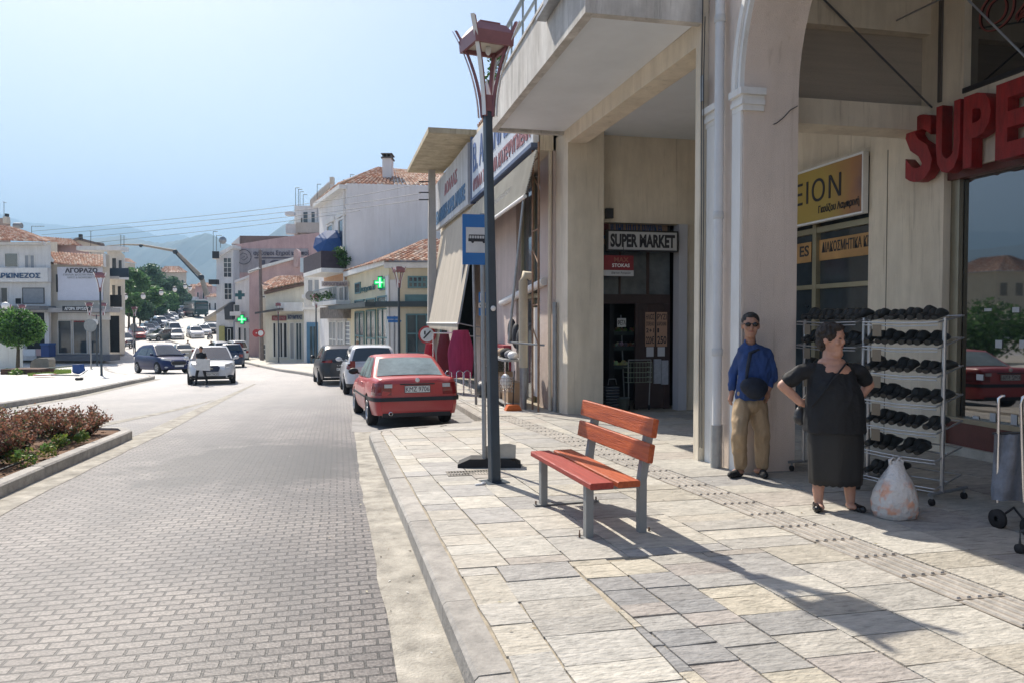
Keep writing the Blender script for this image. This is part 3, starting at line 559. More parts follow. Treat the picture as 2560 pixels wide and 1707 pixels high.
# downpipe between the two buildings
DP = thing('downpipe', 'white downpipe with grey foot between arcade pier and porch pillar', 'pipe', (4.03, 7.64, -.06))
m_ = MB(); m_.tube([(4.0, 7.66, .42), (4.0, 7.66, 7.4)], .052, 14); part('pipe', m_, pm('white_pipe', (.62, .62, .62), .4, .05), DP)
m_ = MB(); m_.tube([(4.0, 7.66, -.08), (4.0, 7.66, .42)], .064, 14); part('pipe_foot', m_, steel, DP)
for z in (1.2, 2.73, 4.9): part('pipe_clamp', MB().lathe((4.0, 7.66, z), [(.058, 0), (.062, .01), (.062, .07), (.058, .08)], 14), pm('off_white_clamp', (.55, .55, .54), .5), DP)
# cables at the wall corner
m_ = MB()
for k, y in enumerate((8.0, 8.05)): m_.tube([(3.99-.004*k, y, 5.1+.3*k), (3.985, y+.015, 4.4), (3.99, y, 3.0), (3.985, y+.01, 1.2), (3.99, y, .1)], .006, 5)
single('wall_cable', m_, blackp, 'thin dark cables running down the porch pillar corner', 'cable')
# ---- porch entrance contents
SM = thing('supermarket_entrance', 'dark supermarket entrance with brown door and upper glazing in the porch', 'shop front', (5.6, 14.4, -.22))
brown = pm('dark_brown_frame', (.055, .032, .028), .5, .2, 5)
YD = 14.35
m_ = MB(); m_.box(4.83, YD, 1.93, 6.42, YD+.08, 2.12); m_.box(4.83, YD, -.24, 4.93, YD+.08, 1.928); m_.box(5.66, YD, -.24, 5.72, YD+.08, 1.928); m_.box(6.30, YD, -.24, 6.42, YD+.08, 1.928)
m_.box(5.90, YD+.01, 2.122, 5.96, YD+.07, 3.52); m_.box(5.30, YD+.01, 2.122, 5.34, YD+.07, 3.52); part('door_frame', m_, brown, SM)
m_ = MB(); m_.box(4.84, YD+.03, 2.122, 6.42, YD+.035, 3.52); part('upper_glazing', m_, pm('grey_dusty_glass', (.13, .15, .16), .15, .3, 2, ior=1.6), SM)
m_ = MB(); m_.box(5.722, YD+.02, -.22, 6.298, YD+.06, 1.925)
for i in range(6): m_.box(5.75+i*.09, YD+.005, .95, 5.80+i*.09, YD+.02, 1.86)
part('door_leaf', m_, brown, SM)
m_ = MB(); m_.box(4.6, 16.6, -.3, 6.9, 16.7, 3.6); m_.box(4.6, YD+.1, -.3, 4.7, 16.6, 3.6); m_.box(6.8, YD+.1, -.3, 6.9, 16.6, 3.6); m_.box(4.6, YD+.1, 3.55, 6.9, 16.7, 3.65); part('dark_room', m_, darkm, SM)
m_ = MB(); m_.box(4.83, 14.24, 3.12, 6.3, 14.27, 3.75); part('inner_sign_board', m_, pm('faded_salmon_board', (.36, .25, .18), .7, .15, 4), SM)
text('inner_sign_lettering', 'ΟΠΩΡΟΛΑΧΑΝΙΚΑ', SM, bluei, frame((4.9, 14.236, 3.22), (1, 0, .06), (-.06, 0, 1)), 1.3, .42, .004)
m_ = MB(); m_.box(4.834, 14.20, 3.3, 5.02, 14.23, 3.75); part('inner_red_board', m_, pm('dark_red_board', (.16, .03, .03), .6), SM)
def flat_sign(name, label, cat, px0, py0, px1, py1, Y, mat, th=.03, group=None):
    a = atY(px0, py1, Y); b = atY(px1, py0, Y); t = thing(name, label, cat, ((a.x+b.x)/2, Y, a.z), group=group)
    m = MB(); m.box(a.x, Y, a.z, b.x, Y+th, b.z); part('sign_panel', m, mat, t); return t, a, b
t, a, b = flat_sign('supermarket_sign', 'white box sign reading SUPER MARKET hanging in the porch', 'sign', 1521, 583, 1692, 624, 13.85, pm('sign_white', (.50, .50, .49), .6, .06), .12)
m_ = MB(); m_.box(a.x-.03, 13.84, a.z-.03, b.x+.03, 13.98, a.z); m_.box(a.x-.03, 13.84, b.z, b.x+.03, 13.98, b.z+.03); m_.box(a.x-.03, 13.84, a.z, a.x, 13.98, b.z); m_.box(b.x, 13.84, a.z, b.x+.03, 13.98, b.z); part('sign_frame', m_, blackp, t)
text('lettering', 'SUPER MARKET', t, inkm, frame((a.x+.04, 13.848, a.z+.045), (1, 0, 0), (0, 0, 1)), b.x-a.x-.08, b.z-a.z-.09, .004, .045)
t, a, b = flat_sign('hanging_red_sign', 'small red sign with white band hanging below the SUPER MARKET box', 'sign', 1508, 640, 1584, 690, 13.7, pm('sign_red', (.22, .02, .025), .5, .15, 5), .04)
m_ = MB(); m_.box(a.x, 13.695, a.z, b.x, 13.699, a.z+.11); part('white_band', m_, pm('sign_white', (.5, .5, .49)), t)
text('lettering', 'STOKAS', t, whitep, frame((a.x+.18, 13.694, a.z+.17), (1, 0, 0), (0, 0, 1)), .36, .07, .003)
text('lettering', 'Δίκτυο Αγορών', t, inkm, frame((a.x+.16, 13.690, a.z+.03), (1, 0, .0), (.0, 0, 1)), .40, .055, .003, 0)
text('lettering', 'MAX', t, pm('dull_orange', (.34, .12, .08), .6), frame((a.x+.22, 13.694, a.z+.27), (1, 0, 0), (0, 0, 1)), .30, .09, .003)
m_ = MB(); m_.tube([(a.x+.1, 13.72, b.z), (a.x+.1, 13.72, b.z+.25)], .006, 5); m_.tube([(b.x-.2, 13.72, b.z), (b.x-.2, 13.72, b.z+.25)], .006, 5); part('hanging_wire', m_, blackp, t)
salm = pm('salmon_poster', (.44, .27, .18), .8, .06)
for (x0, x1, lines, lab) in ((1613, 1637, ('ΗΛΙΟΣ', 'ΣΠΟΡΕΛΑΙΟ', '2+1', '220€'), 'salmon price poster reading 220 euro on the brown door'), (1641, 1668, ('ΡΥΖΙ', 'ΚΑΡΟΛΙΝΑ', '1', '250'), 'salmon price poster reading 250 on the brown door')):
    t, a, b = flat_sign('price_poster', lab, 'poster', x0, 781, x1, 866, YD-.012, salm, .004, 'posters on the brown door')
    H_ = b.z-a.z
    for s_, (f0, f1) in zip(lines, ((.78, .95), (.60, .72), (.40, .53), (.08, .30))): text('lettering', s_, t, inkm, frame((a.x+.015, YD-.014, a.z+H_*f0), (1, 0, 0), (0, 0, 1)), (b.x-a.x-.03)*(1 if len(s_) > 1 else .2), H_*(f1-f0), .002)
for (x0, x1, y0, y1) in ((1616, 1634, 867, 891), (1644, 1662, 867, 890)):
    a, b = atY(x0, y1, YD-.01), atY(x1, y0, YD-.01); single('paper_notice', MB().box(a.x, YD-.012, a.z, b.x, YD-.008, b.z), pm('paper', (.55, .56, .58)), 'blank white notice taped under the %s poster' % ('left' if x0 < 1630 else 'right'), 'notice')
for (x0, x1, y0, y1, lab) in ((1634, 1652, 897, 958, 'left'), (1653, 1670, 900, 960, 'right')):
    a, b = atY(x0, y1, YD-.03), atY(x1, y0, YD-.03); t = single('plastic_packet', MB().box(a.x, YD-.05, a.z, b.x, YD-.02, b.z), pm('packet_white', (.42, .45, .50), .3, .2, 12), 'pale plastic packet hanging on the brown door, %s of the pair' % lab, 'packet', 'packets on the brown door')
# inside: produce stands, bucket, baskets, trolley
def crate_fruit(px0, px1, py, Y, tone, label):
    a, b = atY(px0, py, Y), atY(px1, py, Y); t = thing('produce_tray', label, 'tray', ((a.x+b.x)/2, Y, a.z), group='trays of produce inside the entrance')
    m = MB(); m.box(a.x, Y-.02, a.z-.03, b.x, Y+.45, a.z); m.box(a.x, Y-.03, a.z-.03, b.x, Y-.02, a.z+.05); part('tray', m, pm('dark_green_tray', (.03, .05, .045), .5), t)
    m = MB()
    for i in range(26): m.ell((rnd.uniform(a.x+.05, b.x-.05), Y+rnd.uniform(.02, .4), a.z+rnd.uniform(.03, .11)), (rnd.uniform(.03, .05),)*3, nu=8, nv=5, tone=tuple(c*rnd.uniform(.6, 1.3) for c in rnd.choice(tone)))
    part('fruit', m, fruit, t)
fruit = attr_mat('fruit_skin', .5, .1, 20)
crate_fruit(1528, 1604, 835, 14.9, ((.22, .32, .10), (.35, .26, .12)), 'tray of green vegetables on the highest stand inside the entrance')
crate_fruit(1520, 1602, 872, 14.8, ((.2, .2, .18), (.5, .5, .5), (.3, .12, .1)), 'tray of dark packets on the middle stand inside the entrance')
crate_fruit(1520, 1575, 918, 14.75, ((.6, .62, .22), (.7, .66, .32), (.55, .26, .12)), 'tray of pale green melons and apples on the lowest stand')
t, a, b = flat_sign('feta_card', 'handwritten white card reading ΦΕΤΑ inside the entrance', 'sign', 1543, 796, 1565, 818, 14.62, whitep, .005)
text('lettering', 'ΦΕΤΑ', t, inkm, frame((a.x+.01, 14.616, a.z+.04), (1, 0, 0), (0, 0, 1)), b.x-a.x-.02, .11, .002)
m_ = MB()
for x in (4.98, 5.62): m_.tube([(x, 14.85, -.22), (x, 15.1, 1.7)], .015, 6)
single('produce_stand', m_, steel, 'steel uprights of the produce stand inside the entrance', 'stand')
t = thing('shopping_trolley', 'shopping trolley with a green net basket in front of the entrance', 'trolley', (5.62, 14.1, -.22))
m_ = MB()
for z in (.35, .45, .55, .65, .75): 
    for a_, b_ in (((5.38, 14.05), (5.9, 14.05)), ((5.38, 14.05), (5.38, 14.3)), ((5.9, 14.05), (5.9, 14.3))): m_.tube([(*a_, z), (*b_, z)], .006, 4)
for i in range(9): x = 5.38+i*.065; m_.tube([(x, 14.05, .35), (x, 14.05, .75)], .004, 4)
part('basket', m_, pm('dull_green_wire', (.30, .36, .26), .5), t)
m_ = MB(); m_.tube([(5.40, 14.06, .8), (5.88, 14.06, .8)], .014, 6); m_.tube([(5.4, 14.06, .8), (5.42, 14.1, -.12)], .012, 6); m_.tube([(5.88, 14.06, .8), (5.86, 14.1, -.12)], .012, 6); part('frame', m_, steel, t)
for x in (5.42, 5.86): part('wheel', MB().lathe((x-.012, 14.1, -.165), [(0, 0), (.05, 0), (.05, .024), (0, .024)], 12, 'x'), black, t)
single('bucket', MB().lathe((5.32, 14.12, -.22), [(.0, 0), (.09, 0), (.125, .26), (.135, .265), (.12, .25), (.085, .02)], 16), pm('grey_green_plastic', (.12, .14, .13), .5), 'grey plastic bucket on the floor in front of the entrance', 'bucket')
t = thing('basket_stack', 'stack of dark shopping baskets with silver rims left in the entrance', 'baskets', (5.08, 14.2, -.22))
m_ = MB(); [m_.box(4.95, 14.1, -.2+i*.06, 5.22, 14.32, -.16+i*.06) for i in range(8)]; part('basket', m_, pm('dark_blue_plastic', (.02, .03, .05), .5), t)
m_ = MB(); [m_.box(4.945, 14.093, -.165+i*.06, 5.225, 14.099, -.157+i*.06) for i in range(8)]; m_.tube([(5.0, 14.15, .3), (5.02, 14.15, .42), (5.16, 14.15, .42), (5.18, 14.15, .3)], .008, 5); part('rim', m_, steel, t)
single('wall_speaker', MB().box(*atY(1516, 546, 13.9).to_tuple(), atY(1534, 546, 13.9).x, 13.99, atY(1516, 521, 13.9).z), blackp, 'small dark speaker fixed high on the porch wall above the entrance', 'speaker')

single('wall_cable', MB().tube([atY(1934, 312, 7.285), atY(1943, 308, 7.285), atY(1958, 296, 7.28), atY(1976, 276, 7.285), atY(1994, 266, 7.29)], .005, 5), blackp, 'short drooping cable stub on the shaded side of the arcade pier', 'cable')
single('door_bell_box', MB().box(3.985, 8.03, 4.15, 4.0, 8.10, 4.45), steel, 'small weathered metal box high on the porch pillar', 'box')
m_ = MB(); rr_ = random.Random(31)
for _ in range(130):
    y_ = rr_.uniform(2.6, 12); x_ = rr_.choice((rr_.uniform(.0, .5), rr_.uniform(.55, 4.0), rr_.uniform(-3.4, .1))); z_ = (g(y_)+.008 if x_ > interp(XL, y_)+.2 else ROAD(y_)+.008); a_ = rr_.uniform(0, 3.1); s_ = rr_.uniform(.006, .02)
    c_ = (rr_.choice(((.5, .45, .3), (.25, .18, .08), (.7, .68, .62), (.12, .10, .07)))); dx, dy = math.cos(a_)*s_, math.sin(a_)*s_
    m_.add([(x_-dx, y_-dy, z_), (x_+dy*.4, y_-dx*.4, z_+.004), (x_+dx, y_+dy, z_+.002), (x_-dy*.4, y_+dx*.4, z_)], [(0, 1, 2, 3)], c_)
o = part('leaf_litter', m_, stone); tag(o, 'scattered dry leaf bits and cigarette ends on the paving', kind='stuff', cat='litter')
# ============================================================= street furniture near the camera
# ---- street lamps
clearm = pm('clear_acrylic_strip', (.80, .82, .82), .1, .02, 2, spec=.8)
lensm = pm('lamp_lens', (.62, .60, .52), .3, .1, 6)
def street_lamp(label, x, y, rz=0., zb=None, H=4.52, arms=1, group='street lamps with flared heads'):
    """square pole with a flared four-rib lantern; local origin at the pole foot"""
    zb = g(y) if zb is None else zb
    t = thing('street_lamp', label, 'street lamp', (x, y, zb), rz, group)
    hz = H-.83                                   # height of collar
    m = MB(); m.prism([(-.055, -.055, -.01), (.055, -.055, -.01), (.055, .055, -.01), (-.055, .055, -.01)], (0, 0, .04)); 
    rows = []
    for z, r in ((0, .052), (1.2, .047), (hz, .038)):
        rows.append([Vector((sx*r, sy*r, z)) for sx, sy in ((-1, -.82), (-.82, -1), (.82, -1), (1, -.82), (1, .82), (.82, 1), (-.82, 1), (-1, .82))])
    m.grid(rows, smooth=False, close=True); part('pole', m, polem, t, True)
    part('base_plate', MB().box(-.12, -.12, -.005, .12, .12, .012), polem, t, True)
    heads = [(0, 0)] if arms == 1 else [(-.42, 0), (.42, 0)]
    for hx, hy in heads:
        o = Vector((hx, hy, hz))
        if arms > 1: part('arm', MB().tube([(0, 0, hz-.1), (hx, 0, hz)], .03, 6), maroon, t, True)
        m = MB(); m.box(o.x-.052, -.052, o.z-.01, o.x+.052, .052, o.z+.14); m.prism([(o.x-.05, -.05, o.z+.14), (o.x+.05, -.05, o.z+.14), (o.x+.05, .05, o.z+.14), (o.x-.05, .05, o.z+.14)], (0, 0, .01)); part('collar', m, maroon, t, True)
        m = MB(); m.lathe(o+Vector((0, 0, .15)), [(.045, 0), (.02, .1), (.003, .17)], 8); part('light_cone', m, clearm, t, True)
        hb = hz+.70; m = MB()                   # hood: open tray with bevelled top
        w0, w1, w2 = .205, .212, .15
        lo = [Vector((o.x+sx*w0, sy*w0, hb-.09)) for sx, sy in ((-1, -1), (1, -1), (1, 1), (-1, 1))]
        mi = [Vector((o.x+sx*w1, sy*w1, hb+.03)) for sx, sy in ((-1, -1), (1, -1), (1, 1), (-1, 1))]
        hi = [Vector((o.x+sx*w2, sy*w2, hb+.12)) for sx, sy in ((-1, -1), (1, -1), (1, 1), (-1, 1))]
        li = [Vector((o.x+sx*(w0-.035), sy*(w0-.035), hb-.09)) for sx, sy in ((-1, -1), (1, -1), (1, 1), (-1, 1))]
        lj = [v+Vector((0, 0, .05)) for v in li]
        m.grid([lj, li, lo, mi, hi], smooth=False, close=True); m.add(hi, [(0, 1, 2, 3)]); m.box(o.x-.11, -.11, hb+.12, o.x+.11, .11, hb+.155); part('hood', m, maroon, t, True)
        m = MB(); m.box(o.x-w0+.036, -w0+.036, hb-.05, o.x+w0-.036, w0-.036, hb-.035); part('lens', m, lensm, t, True)
        part('bulb', MB().ell((o.x+.03, .02, hb-.085), (.03, .03, .05)), clearm, t, True)
        for k in range(4):                      # curved rib: flares outward like a calyx
            a = math.pi/4+k*math.pi/2; u = Vector((math.cos(a), math.sin(a), 0)); v = Vector((-u.y, u.x, 0)); mm = MB(); ms = MB(); rows = []; r2 = []
            for i in range(11):
                s = i/10; r = .072+.27*(s**1.9)*.92+.015*s; z = hz-.06+s*.90; c = o*1; c.z = z; c += u*r
                e = .017; th = .024
                rows.append([c-v*e-u*th, c+v*e-u*th, c+v*e, c-v*e]); c2 = c+u*.022; r2.append([c2-v*.020, c2+v*.020, c2+v*.020+u*.006, c2-v*.020+u*.006])
            mm.grid(rows, smooth=False, close=True); mm.add(rows[0], [(0, 1, 2, 3)]); mm.add(rows[-1], [(3, 2, 1, 0)]); rb = part('rib', mm, maroon, t, True)
            ms.grid(r2, smooth=False, close=True); part('acrylic_edge', ms, clearm, rb, True)
    return t
L0 = street_lamp('tall blue-grey lamp post with maroon flared head standing in front of the bench', 1.405, 7.44, math.radians(10), H=4.60); L0.rotation_euler = Euler((0, math.radians(-1.15), math.radians(14)))
m_ = MB(); m_.lathe((0, 0, 0), [(0, 0), (.028, 0), (.028, .004), (0, .004)], 14, 'y'); o = part('round_sticker', m_, whitep, L0, True); o.location = (-.01, -.073, 1.78)
single('foil_litter', MB().ell((1.22, 7.30, g(7.3)+.015), (.05, .02, .012), nu=7, nv=4).ell((1.27, 7.33, g(7.3)+.015), (.03, .02, .02), nu=6, nv=4), pm('white_litter', (.7, .7, .7), .7), 'scrap of white litter at the foot of the near lamp post', 'litter')
# ---- bench
woodm = pm('orange_varnished_wood', (.52, .115, .03), .45, .22, 3.4, .35, spec=.35, col2=(.28, .05, .018), stretch=(9, .55, 9), bscale=14)
woodr = pm('reddish_varnished_wood', (.40, .06, .04), .5, .22, 3.4, .35, spec=.35, col2=(.24, .03, .022), stretch=(9, .55, 9), bscale=14)
greyleg = pm('grey_painted_steel', (.25, .255, .25), .5, .08, 5, spec=.35)
gb = g(5.8)
BN = thing('park_bench', 'orange wooden bench with square grey steel legs on the stone pavement', 'bench', (1.85, 5.82, gb), math.radians(4.5))
def rounded_plank(mb, x0, y0, z0, x1, y1, z1, rt=0., e=.008, piv=None):
    M = Matrix.Identity(4)
    if rt: M = Matrix.Translation(piv) @ Matrix.Rotation(rt, 4, 'Y') @ Matrix.Translation(-Vector(piv))
    pts = [(x0+e, z0), (x1-e, z0), (x1, z0+e), (x1, z1-e), (x1-e, z1), (x0+e, z1), (x0, z1-e), (x0, z0+e)]
    mb.prism([M @ Vector((x, y0, z)) for x, z in pts], (M.to_3x3() @ Vector((0, y1-y0, 0))))
LB = .70
for nm, (x0, x1, mt) in {'seat_plank': (-.235, -.05, woodr), 'seat_plank_': (-.015, .165, woodm)}.items():
    m = MB(); rounded_plank(m, x0, -LB, .405, x1, LB, .452); part('seat_plank', m, mt, BN, True, label='reddish front seat plank' if nm == 'seat_plank' else None)
tilt = math.radians(9)
for z0, z1 in ((.575, .715), (.765, .905)):
    m = MB(); rounded_plank(m, .185, -LB-.02, z0, .23, LB-.02, z1, tilt, .007, (.24, 0, .42)); part('back_plank', m, woodm, BN, True)
for yy in (-.52, .52):
    m = MB(); m.box(-.205, yy-.03, 0, -.145, yy+.03, .404); part('leg', m, greyleg, BN, True)
    m = MB(); m.box(.235, yy-.03, 0, .295, yy+.03, .42); M = Matrix.Translation((.265, 0, .42)) @ Matrix.Rotation(tilt, 4, 'Y') @ Matrix.Translation((-.265, 0, -.42)); m.box(.235, yy-.03, .415, .295, yy+.03, .86, m=M); part('leg', m, greyleg, BN, True)
    m = MB(); m.box(-.144, yy-.022, .36, .234, yy+.022, .403); part('cross_bar', m, greyleg, BN, True)
    m = MB(); m.box(-.26, yy-.028, .001, .35, yy+.028, .010); f = part('foot_plate', m, greyleg, BN, True)
    for bx in (-.245, .33): part('bolt', MB().lathe((bx, yy, .01), [(.008, 0), (.008, .03), (.005, .03), (.005, .055 if (bx < 0 and yy < 0) else .02), (0, .055 if (bx < 0 and yy < 0) else .02)], 8), pm('rusty_bolt', (.14, .08, .05), .8), f, True)
# ---- bus stop sign in a rubber foot
BS = thing('bus_stop_sign', 'blue bus stop sign on a thin grey pole behind the near lamp post', 'bus stop sign', (1.45, 8.30, g(8.3)))
z0 = g(8.3)
m = MB(); m.tube([(1.45, 8.30, z0+.10), (1.425, 8.30, 2.80)], .026, 10); part('pole', m, steel, BS)
blues = pm('road_sign_blue', (.012, .14, .42), .35, .08, 3)
a, b = atY(1156, 662, 8.24), atY(1229, 538, 8.24)
m = MB(); m.box(a.x, 8.235, a.z, b.x, 8.245, b.z); part('sign_plate', m, blues, BS)
c, d = atY(1165, 632, 8.23), atY(1224, 570, 8.23)
m = MB(); m.box(c.x, 8.230, c.z, d.x, 8.234, d.z); wp = part('white_field', m, pm('road_sign_white', (.6, .6, .6), .4), BS)
e_, f_ = atY(1171, 604, 8.22), atY(1220, 588, 8.22)
m = MB(); bw = f_.x-e_.x; bh = f_.z-e_.z; m.box(e_.x, 8.226, e_.z, f_.x, 8.229, e_.z+bh*.45); m.box(e_.x+bw*.03, 8.226, f_.z-bh*.14, f_.x-bw*.01, 8.229, f_.z)
for i in range(8): x = e_.x+bw*(.03+.13*i); m.box(x, 8.226, e_.z+bh*.45, x+bw*.03, 8.229, f_.z-bh*.14)
for wx in (.22, .80): m.lathe((e_.x+bw*wx, 8.225, e_.z-.002), [(0, 0), (.016, 0), (.016, .004), (0, .004)], 14, 'y')
part('bus_pictogram', m, inkm, BS)
# rubber base + concrete block
RB = thing('sign_foot', 'black rubber foot carrying the bus stop pole', 'sign foot', (1.5, 8.3, z0))
ang = math.radians(-12); M = Matrix.Translation((1.52, 8.36, z0)) @ Matrix.Rotation(ang, 4, 'Z')
m = MB(); prof = [(-.36, 0), (.36, 0), (.36, .045), (.22, .105), (-.22, .105), (-.36, .045)]
m.prism([M @ Vector((x, -.13, z)) for x, z in prof], M.to_3x3() @ Vector((0, .26, 0))); part('rubber_foot', m, black, RB)
m = MB(); M2 = M @ Matrix.Translation((.13, .03, .105)); prof = [(-.19, 0), (.17, 0), (.175, .15), (.10, .17), (-.12, .155), (-.19, .13)]
m.prism([M2 @ Vector((x, -.10, z)) for x, z in prof], M2.to_3x3() @ Vector((0, .2, 0)))
single('concrete_block', m, concrete, 'broken concrete block weighing down the rubber sign foot', 'block')
# ---- drain grate
a, b, c = gp_ = (None,)*3
def gpt(px, py, off=0.):
    r = ray(px, py); lo, hi = .3, 600; t = .3
    while t < 600 and EYE+r.z*t > g(r.y*t)+off: t *= 1.01
    lo, hi = t/1.01, t
    for _ in range(30):
        mid = (lo+hi)/2
        if EYE+r.z*mid > g(r.y*mid)+off: lo = mid
        else: hi = mid
    return Vector((r.x*lo, r.y*lo, EYE+r.z*lo))
p = gpt(1172, 1183); GR = thing('drain_grate', 'iron drain grate set in the pavement beside the near lamp post', 'drain grate', (p.x, p.y, g(p.y)))
m = MB(); m.box(-.22, -.11, .002, .22, .11, .006); part('pit', m, darkm, GR, True)
m = MB(); m.box(-.24, -.13, .004, .24, -.105, .011); m.box(-.24, .105, .004, .24, .13, .011); m.box(-.24, -.105, .004, -.215, .105, .011); m.box(.215, -.105, .004, .24, .105, .011)
for i in range(13): x = -.20+i*.0325; m.box(x, -.104, .0065, x+.014, .104, .010)
m.box(-.07, -.02, .0102, .07, .02, .0115); part('bars', m, pm('worn_iron', (.20, .185, .16), .6, .2, 20, metal=.4), GR, True)
# ---- shoe racks
clogm = pm('black_clog_rubber', (.022, .025, .024), .42, .3, 6, spec=.5)
def clog_mesh():
    m = MB(); L = .25; rows = []
    for i, (y, w, h, b) in enumerate(((0, .028, .035, .0), (.012, .034, .042, 0), (.05, .036, .040, 0), (.09, .034, .045, 0), (.115, .038, .070, 0), (.15, .045, .078, 0), (.19, .048, .066, 0), (.225, .042, .048, 0), (.245, .026, .036, .004), (.252, .008, .022, .008))):
        rows.append([Vector((w*math.cos(t), y, b+max(0, h*(.5+.5*math.sin(t))))) for t in [2*math.pi*j/10 for j in range(10)]])
    m.grid(rows, smooth=True, close=True); m.add(rows[0], [tuple(range(10))]); m.add(rows[-1], [tuple(range(9, -1, -1))]); return m
cl_mb = clog_mesh(); clog_me = cl_mb.mesh('clog', clogm)
ORD = ['first', 'second', 'third', 'fourth', 'fifth', 'sixth', 'seventh', 'eighth', 'ninth', 'tenth', 'eleventh']
TIER = ['top', 'second', 'third', 'fourth', 'fifth', 'sixth', 'lowest']
rackm = pm('dull_chrome_rack', (.50, .51, .52), .35, .1, 8, metal=.8)
cardm = pm('brown_card', (.22, .18, .13), .85, .1)
def shoe_rack(label, side, A, B, heights, count, group, skip=()):
    A = Vector(A); B = Vector(B); u = (B-A); u.z = 0; Lr = u.length; u.normalize(); n = Vector((-u.y, u.x, 0))   # n points away from camera side
    if n.x < 0: n = -n
    D = .40; zg = g(min(A.y, B.y)); t = thing('shoe_rack', label, 'shoe rack', (*((A+B)/2+n*D/2).to_2d(), zg), math.atan2(u.y, u.x))
    def W(s, d, z): p = A+u*s+n*d; return Vector((p.x, p.y, z))
    for s in (0, Lr):
        for d in (.10,): part('post', MB().tube([W(s, d, zg+.10), W(s, d, heights[0]+.02)], .018, 8), rackm, t)
    for s in (0, Lr):
        for d in (-.05, D+.05):
            q = W(s, d, 0); w_ = part('caster', MB().lathe((q.x-.012, q.y, zg+.035), [(0, 0), (.032, 0), (.032, .024), (0, .024)], 12, 'x'), black, t)
            part('caster_fork', MB().tube([(q.x, q.y, zg+.05), (q.x, q.y, zg+.10)], .012, 6), steel, w_)
        part('foot_bar', MB().tube([W(s, -.09, zg+.105), W(s, D+.09, zg+.105)], .016, 8), steel, t)
    for k, z in enumerate(heights):
        m = MB(); zb = z-.02; dz = .09 if k else .06                     # shelf: front tube lower than back, slightly sagging
        for d, zz in ((.0, zb), (D*.5, zb+dz*.5), (D, zb+dz)): m.tube([W(.0, d, zz), W(Lr*.5, d, zz-.012), W(Lr, d, zz)], .008, 6)
        for s in (0, Lr): m.tube([W(s, 0, zb), W(s, D, zb+dz)], .008, 6)
        m.tube([W(0, -.004, zb-.028), W(Lr*.5, -.004, zb-.04), W(Lr, -.004, zb-.028)], .006, 6); part('shelf', m, rackm, t)
        if k < 5: s = Lr*.22; part('price_card', MB().box(-.045, -.001, -.11, .045, .001, 0), cardm, t, True).location = (s-Lr/2, -D/2-.02, z-zg-.045)
        cnt = count if k < 5 else (count-2 if k == 5 else 4)
        for i in range(cnt):
            if (k, i) in skip: continue
            o = bpy.data.objects.new('clog', clog_me); COL.objects.link(o)
            s = Lr*(i+.5)/count+rnd.uniform(-.012, .012); d = .015+rnd.uniform(0, .03)
            o.location = W(s, d, zb+.012+dz*d/D+rnd.uniform(0, .004)); slope = math.atan2(dz, D)
            o.rotation_euler = Euler((slope+rnd.uniform(-.03, .08), rnd.uniform(-.12, .12), math.atan2(u.y, u.x)+rnd.uniform(-.2, .2)+(math.pi if n.dot(Vector((-u.y, u.x, 0))) < 0 else 0)))
            k_ = rnd.uniform(.9, 1.1); o.scale = (k_*1.04, k_, k_*rnd.uniform(1.1, 1.4))
            tag(o, 'black rubber clog, %s from the left on the %s shelf of the %s rack' % (ORD[i], TIER[k], side), 'shoe', group)
    return t
hts = [1.60, 1.37, 1.12, .86, .62, .38, .13]
shoe_rack('chrome shoe rack standing right of the woman in black', 'right', (4.79, 6.26, 0), (5.01, 5.57, 0), hts, 9, 'clogs on the chrome racks')
shoe_rack('chrome shoe rack behind the woman in black, beside the pier', 'left', (4.71, 7.22, 0), (4.80, 6.38, 0), [1.60, 1.35, 1.05], 9, 'clogs on the chrome racks', skip=())
# lower frame of the left rack hangs a bag; plastic bag, trolley
def cloth_bag(px0, py0, px1, py1): pass
p = gpt(2238, 1292); z0 = g(p.y)
PB = thing('plastic_bag', 'bulging translucent white carrier bag with orange produce standing by the rack', 'carrier bag', (p.x, p.y, z0))
m = MB(); rows = []; K = 22
for i, (z, rx, ry) in enumerate(((0, .12, .10), (.01, .165, .14), (.06, .185, .155), (.14, .19, .155), (.22, .17, .14), (.30, .135, .115), (.36, .095, .085), (.40, .075, .055), (.44, .06, .035), (.47, .045, .02), (.475, .03, .01))):
    rows.append([Vector((rx*math.cos(2*math.pi*j/K)*(1+.07*math.sin(5*2*math.pi*j/K+i*.5)+.03*math.sin(11*j+i)), ry*math.sin(2*math.pi*j/K)*(1+.07*math.cos(3*2*math.pi*j/K+i)), z)) for j in range(K)])
m.grid(rows, close=True)
bagm = bpy.data.materials.new('translucent_bag'); bagm.use_nodes = True; n = bagm.node_tree.nodes; l = bagm.node_tree.links; b = n['Principled BSDF']; b.inputs['Roughness'].default_value = .3
tc = n.new('ShaderNodeTexCoord'); ns = n.new('ShaderNodeTexNoise'); ns.inputs['Scale'].default_value = 11; ns.inputs['Detail'].default_value = 2; l.new(tc.outputs['Object'], ns.inputs['Vector'])
rp = n.new('ShaderNodeValToRGB'); e = rp.color_ramp.elements; e[0].position = .52; e[0].color = (.62, .60, .58, 1); e[1].position = .64; e[1].color = (.66, .36, .25, 1); l.new(ns.outputs['Fac'], rp.inputs[0])
sp = n.new('ShaderNodeSeparateXYZ'); l.new(tc.outputs['Object'], sp.inputs[0]); mr = n.new('ShaderNodeMapRange'); mr.inputs['From Min'].default_value = .26; mr.inputs['From Max'].default_value = .34; l.new(sp.outputs['Z'], mr.inputs['Value'])
mx = n.new('ShaderNodeMix'); mx.data_type = 'RGBA'; l.new(mr.outputs[0], mx.inputs[0]); l.new(rp.outputs[0], mx.inputs[6]); mx.inputs[7].default_value = (.62, .61, .60, 1); l.new(mx.outputs[2], b.inputs['Base Color'])
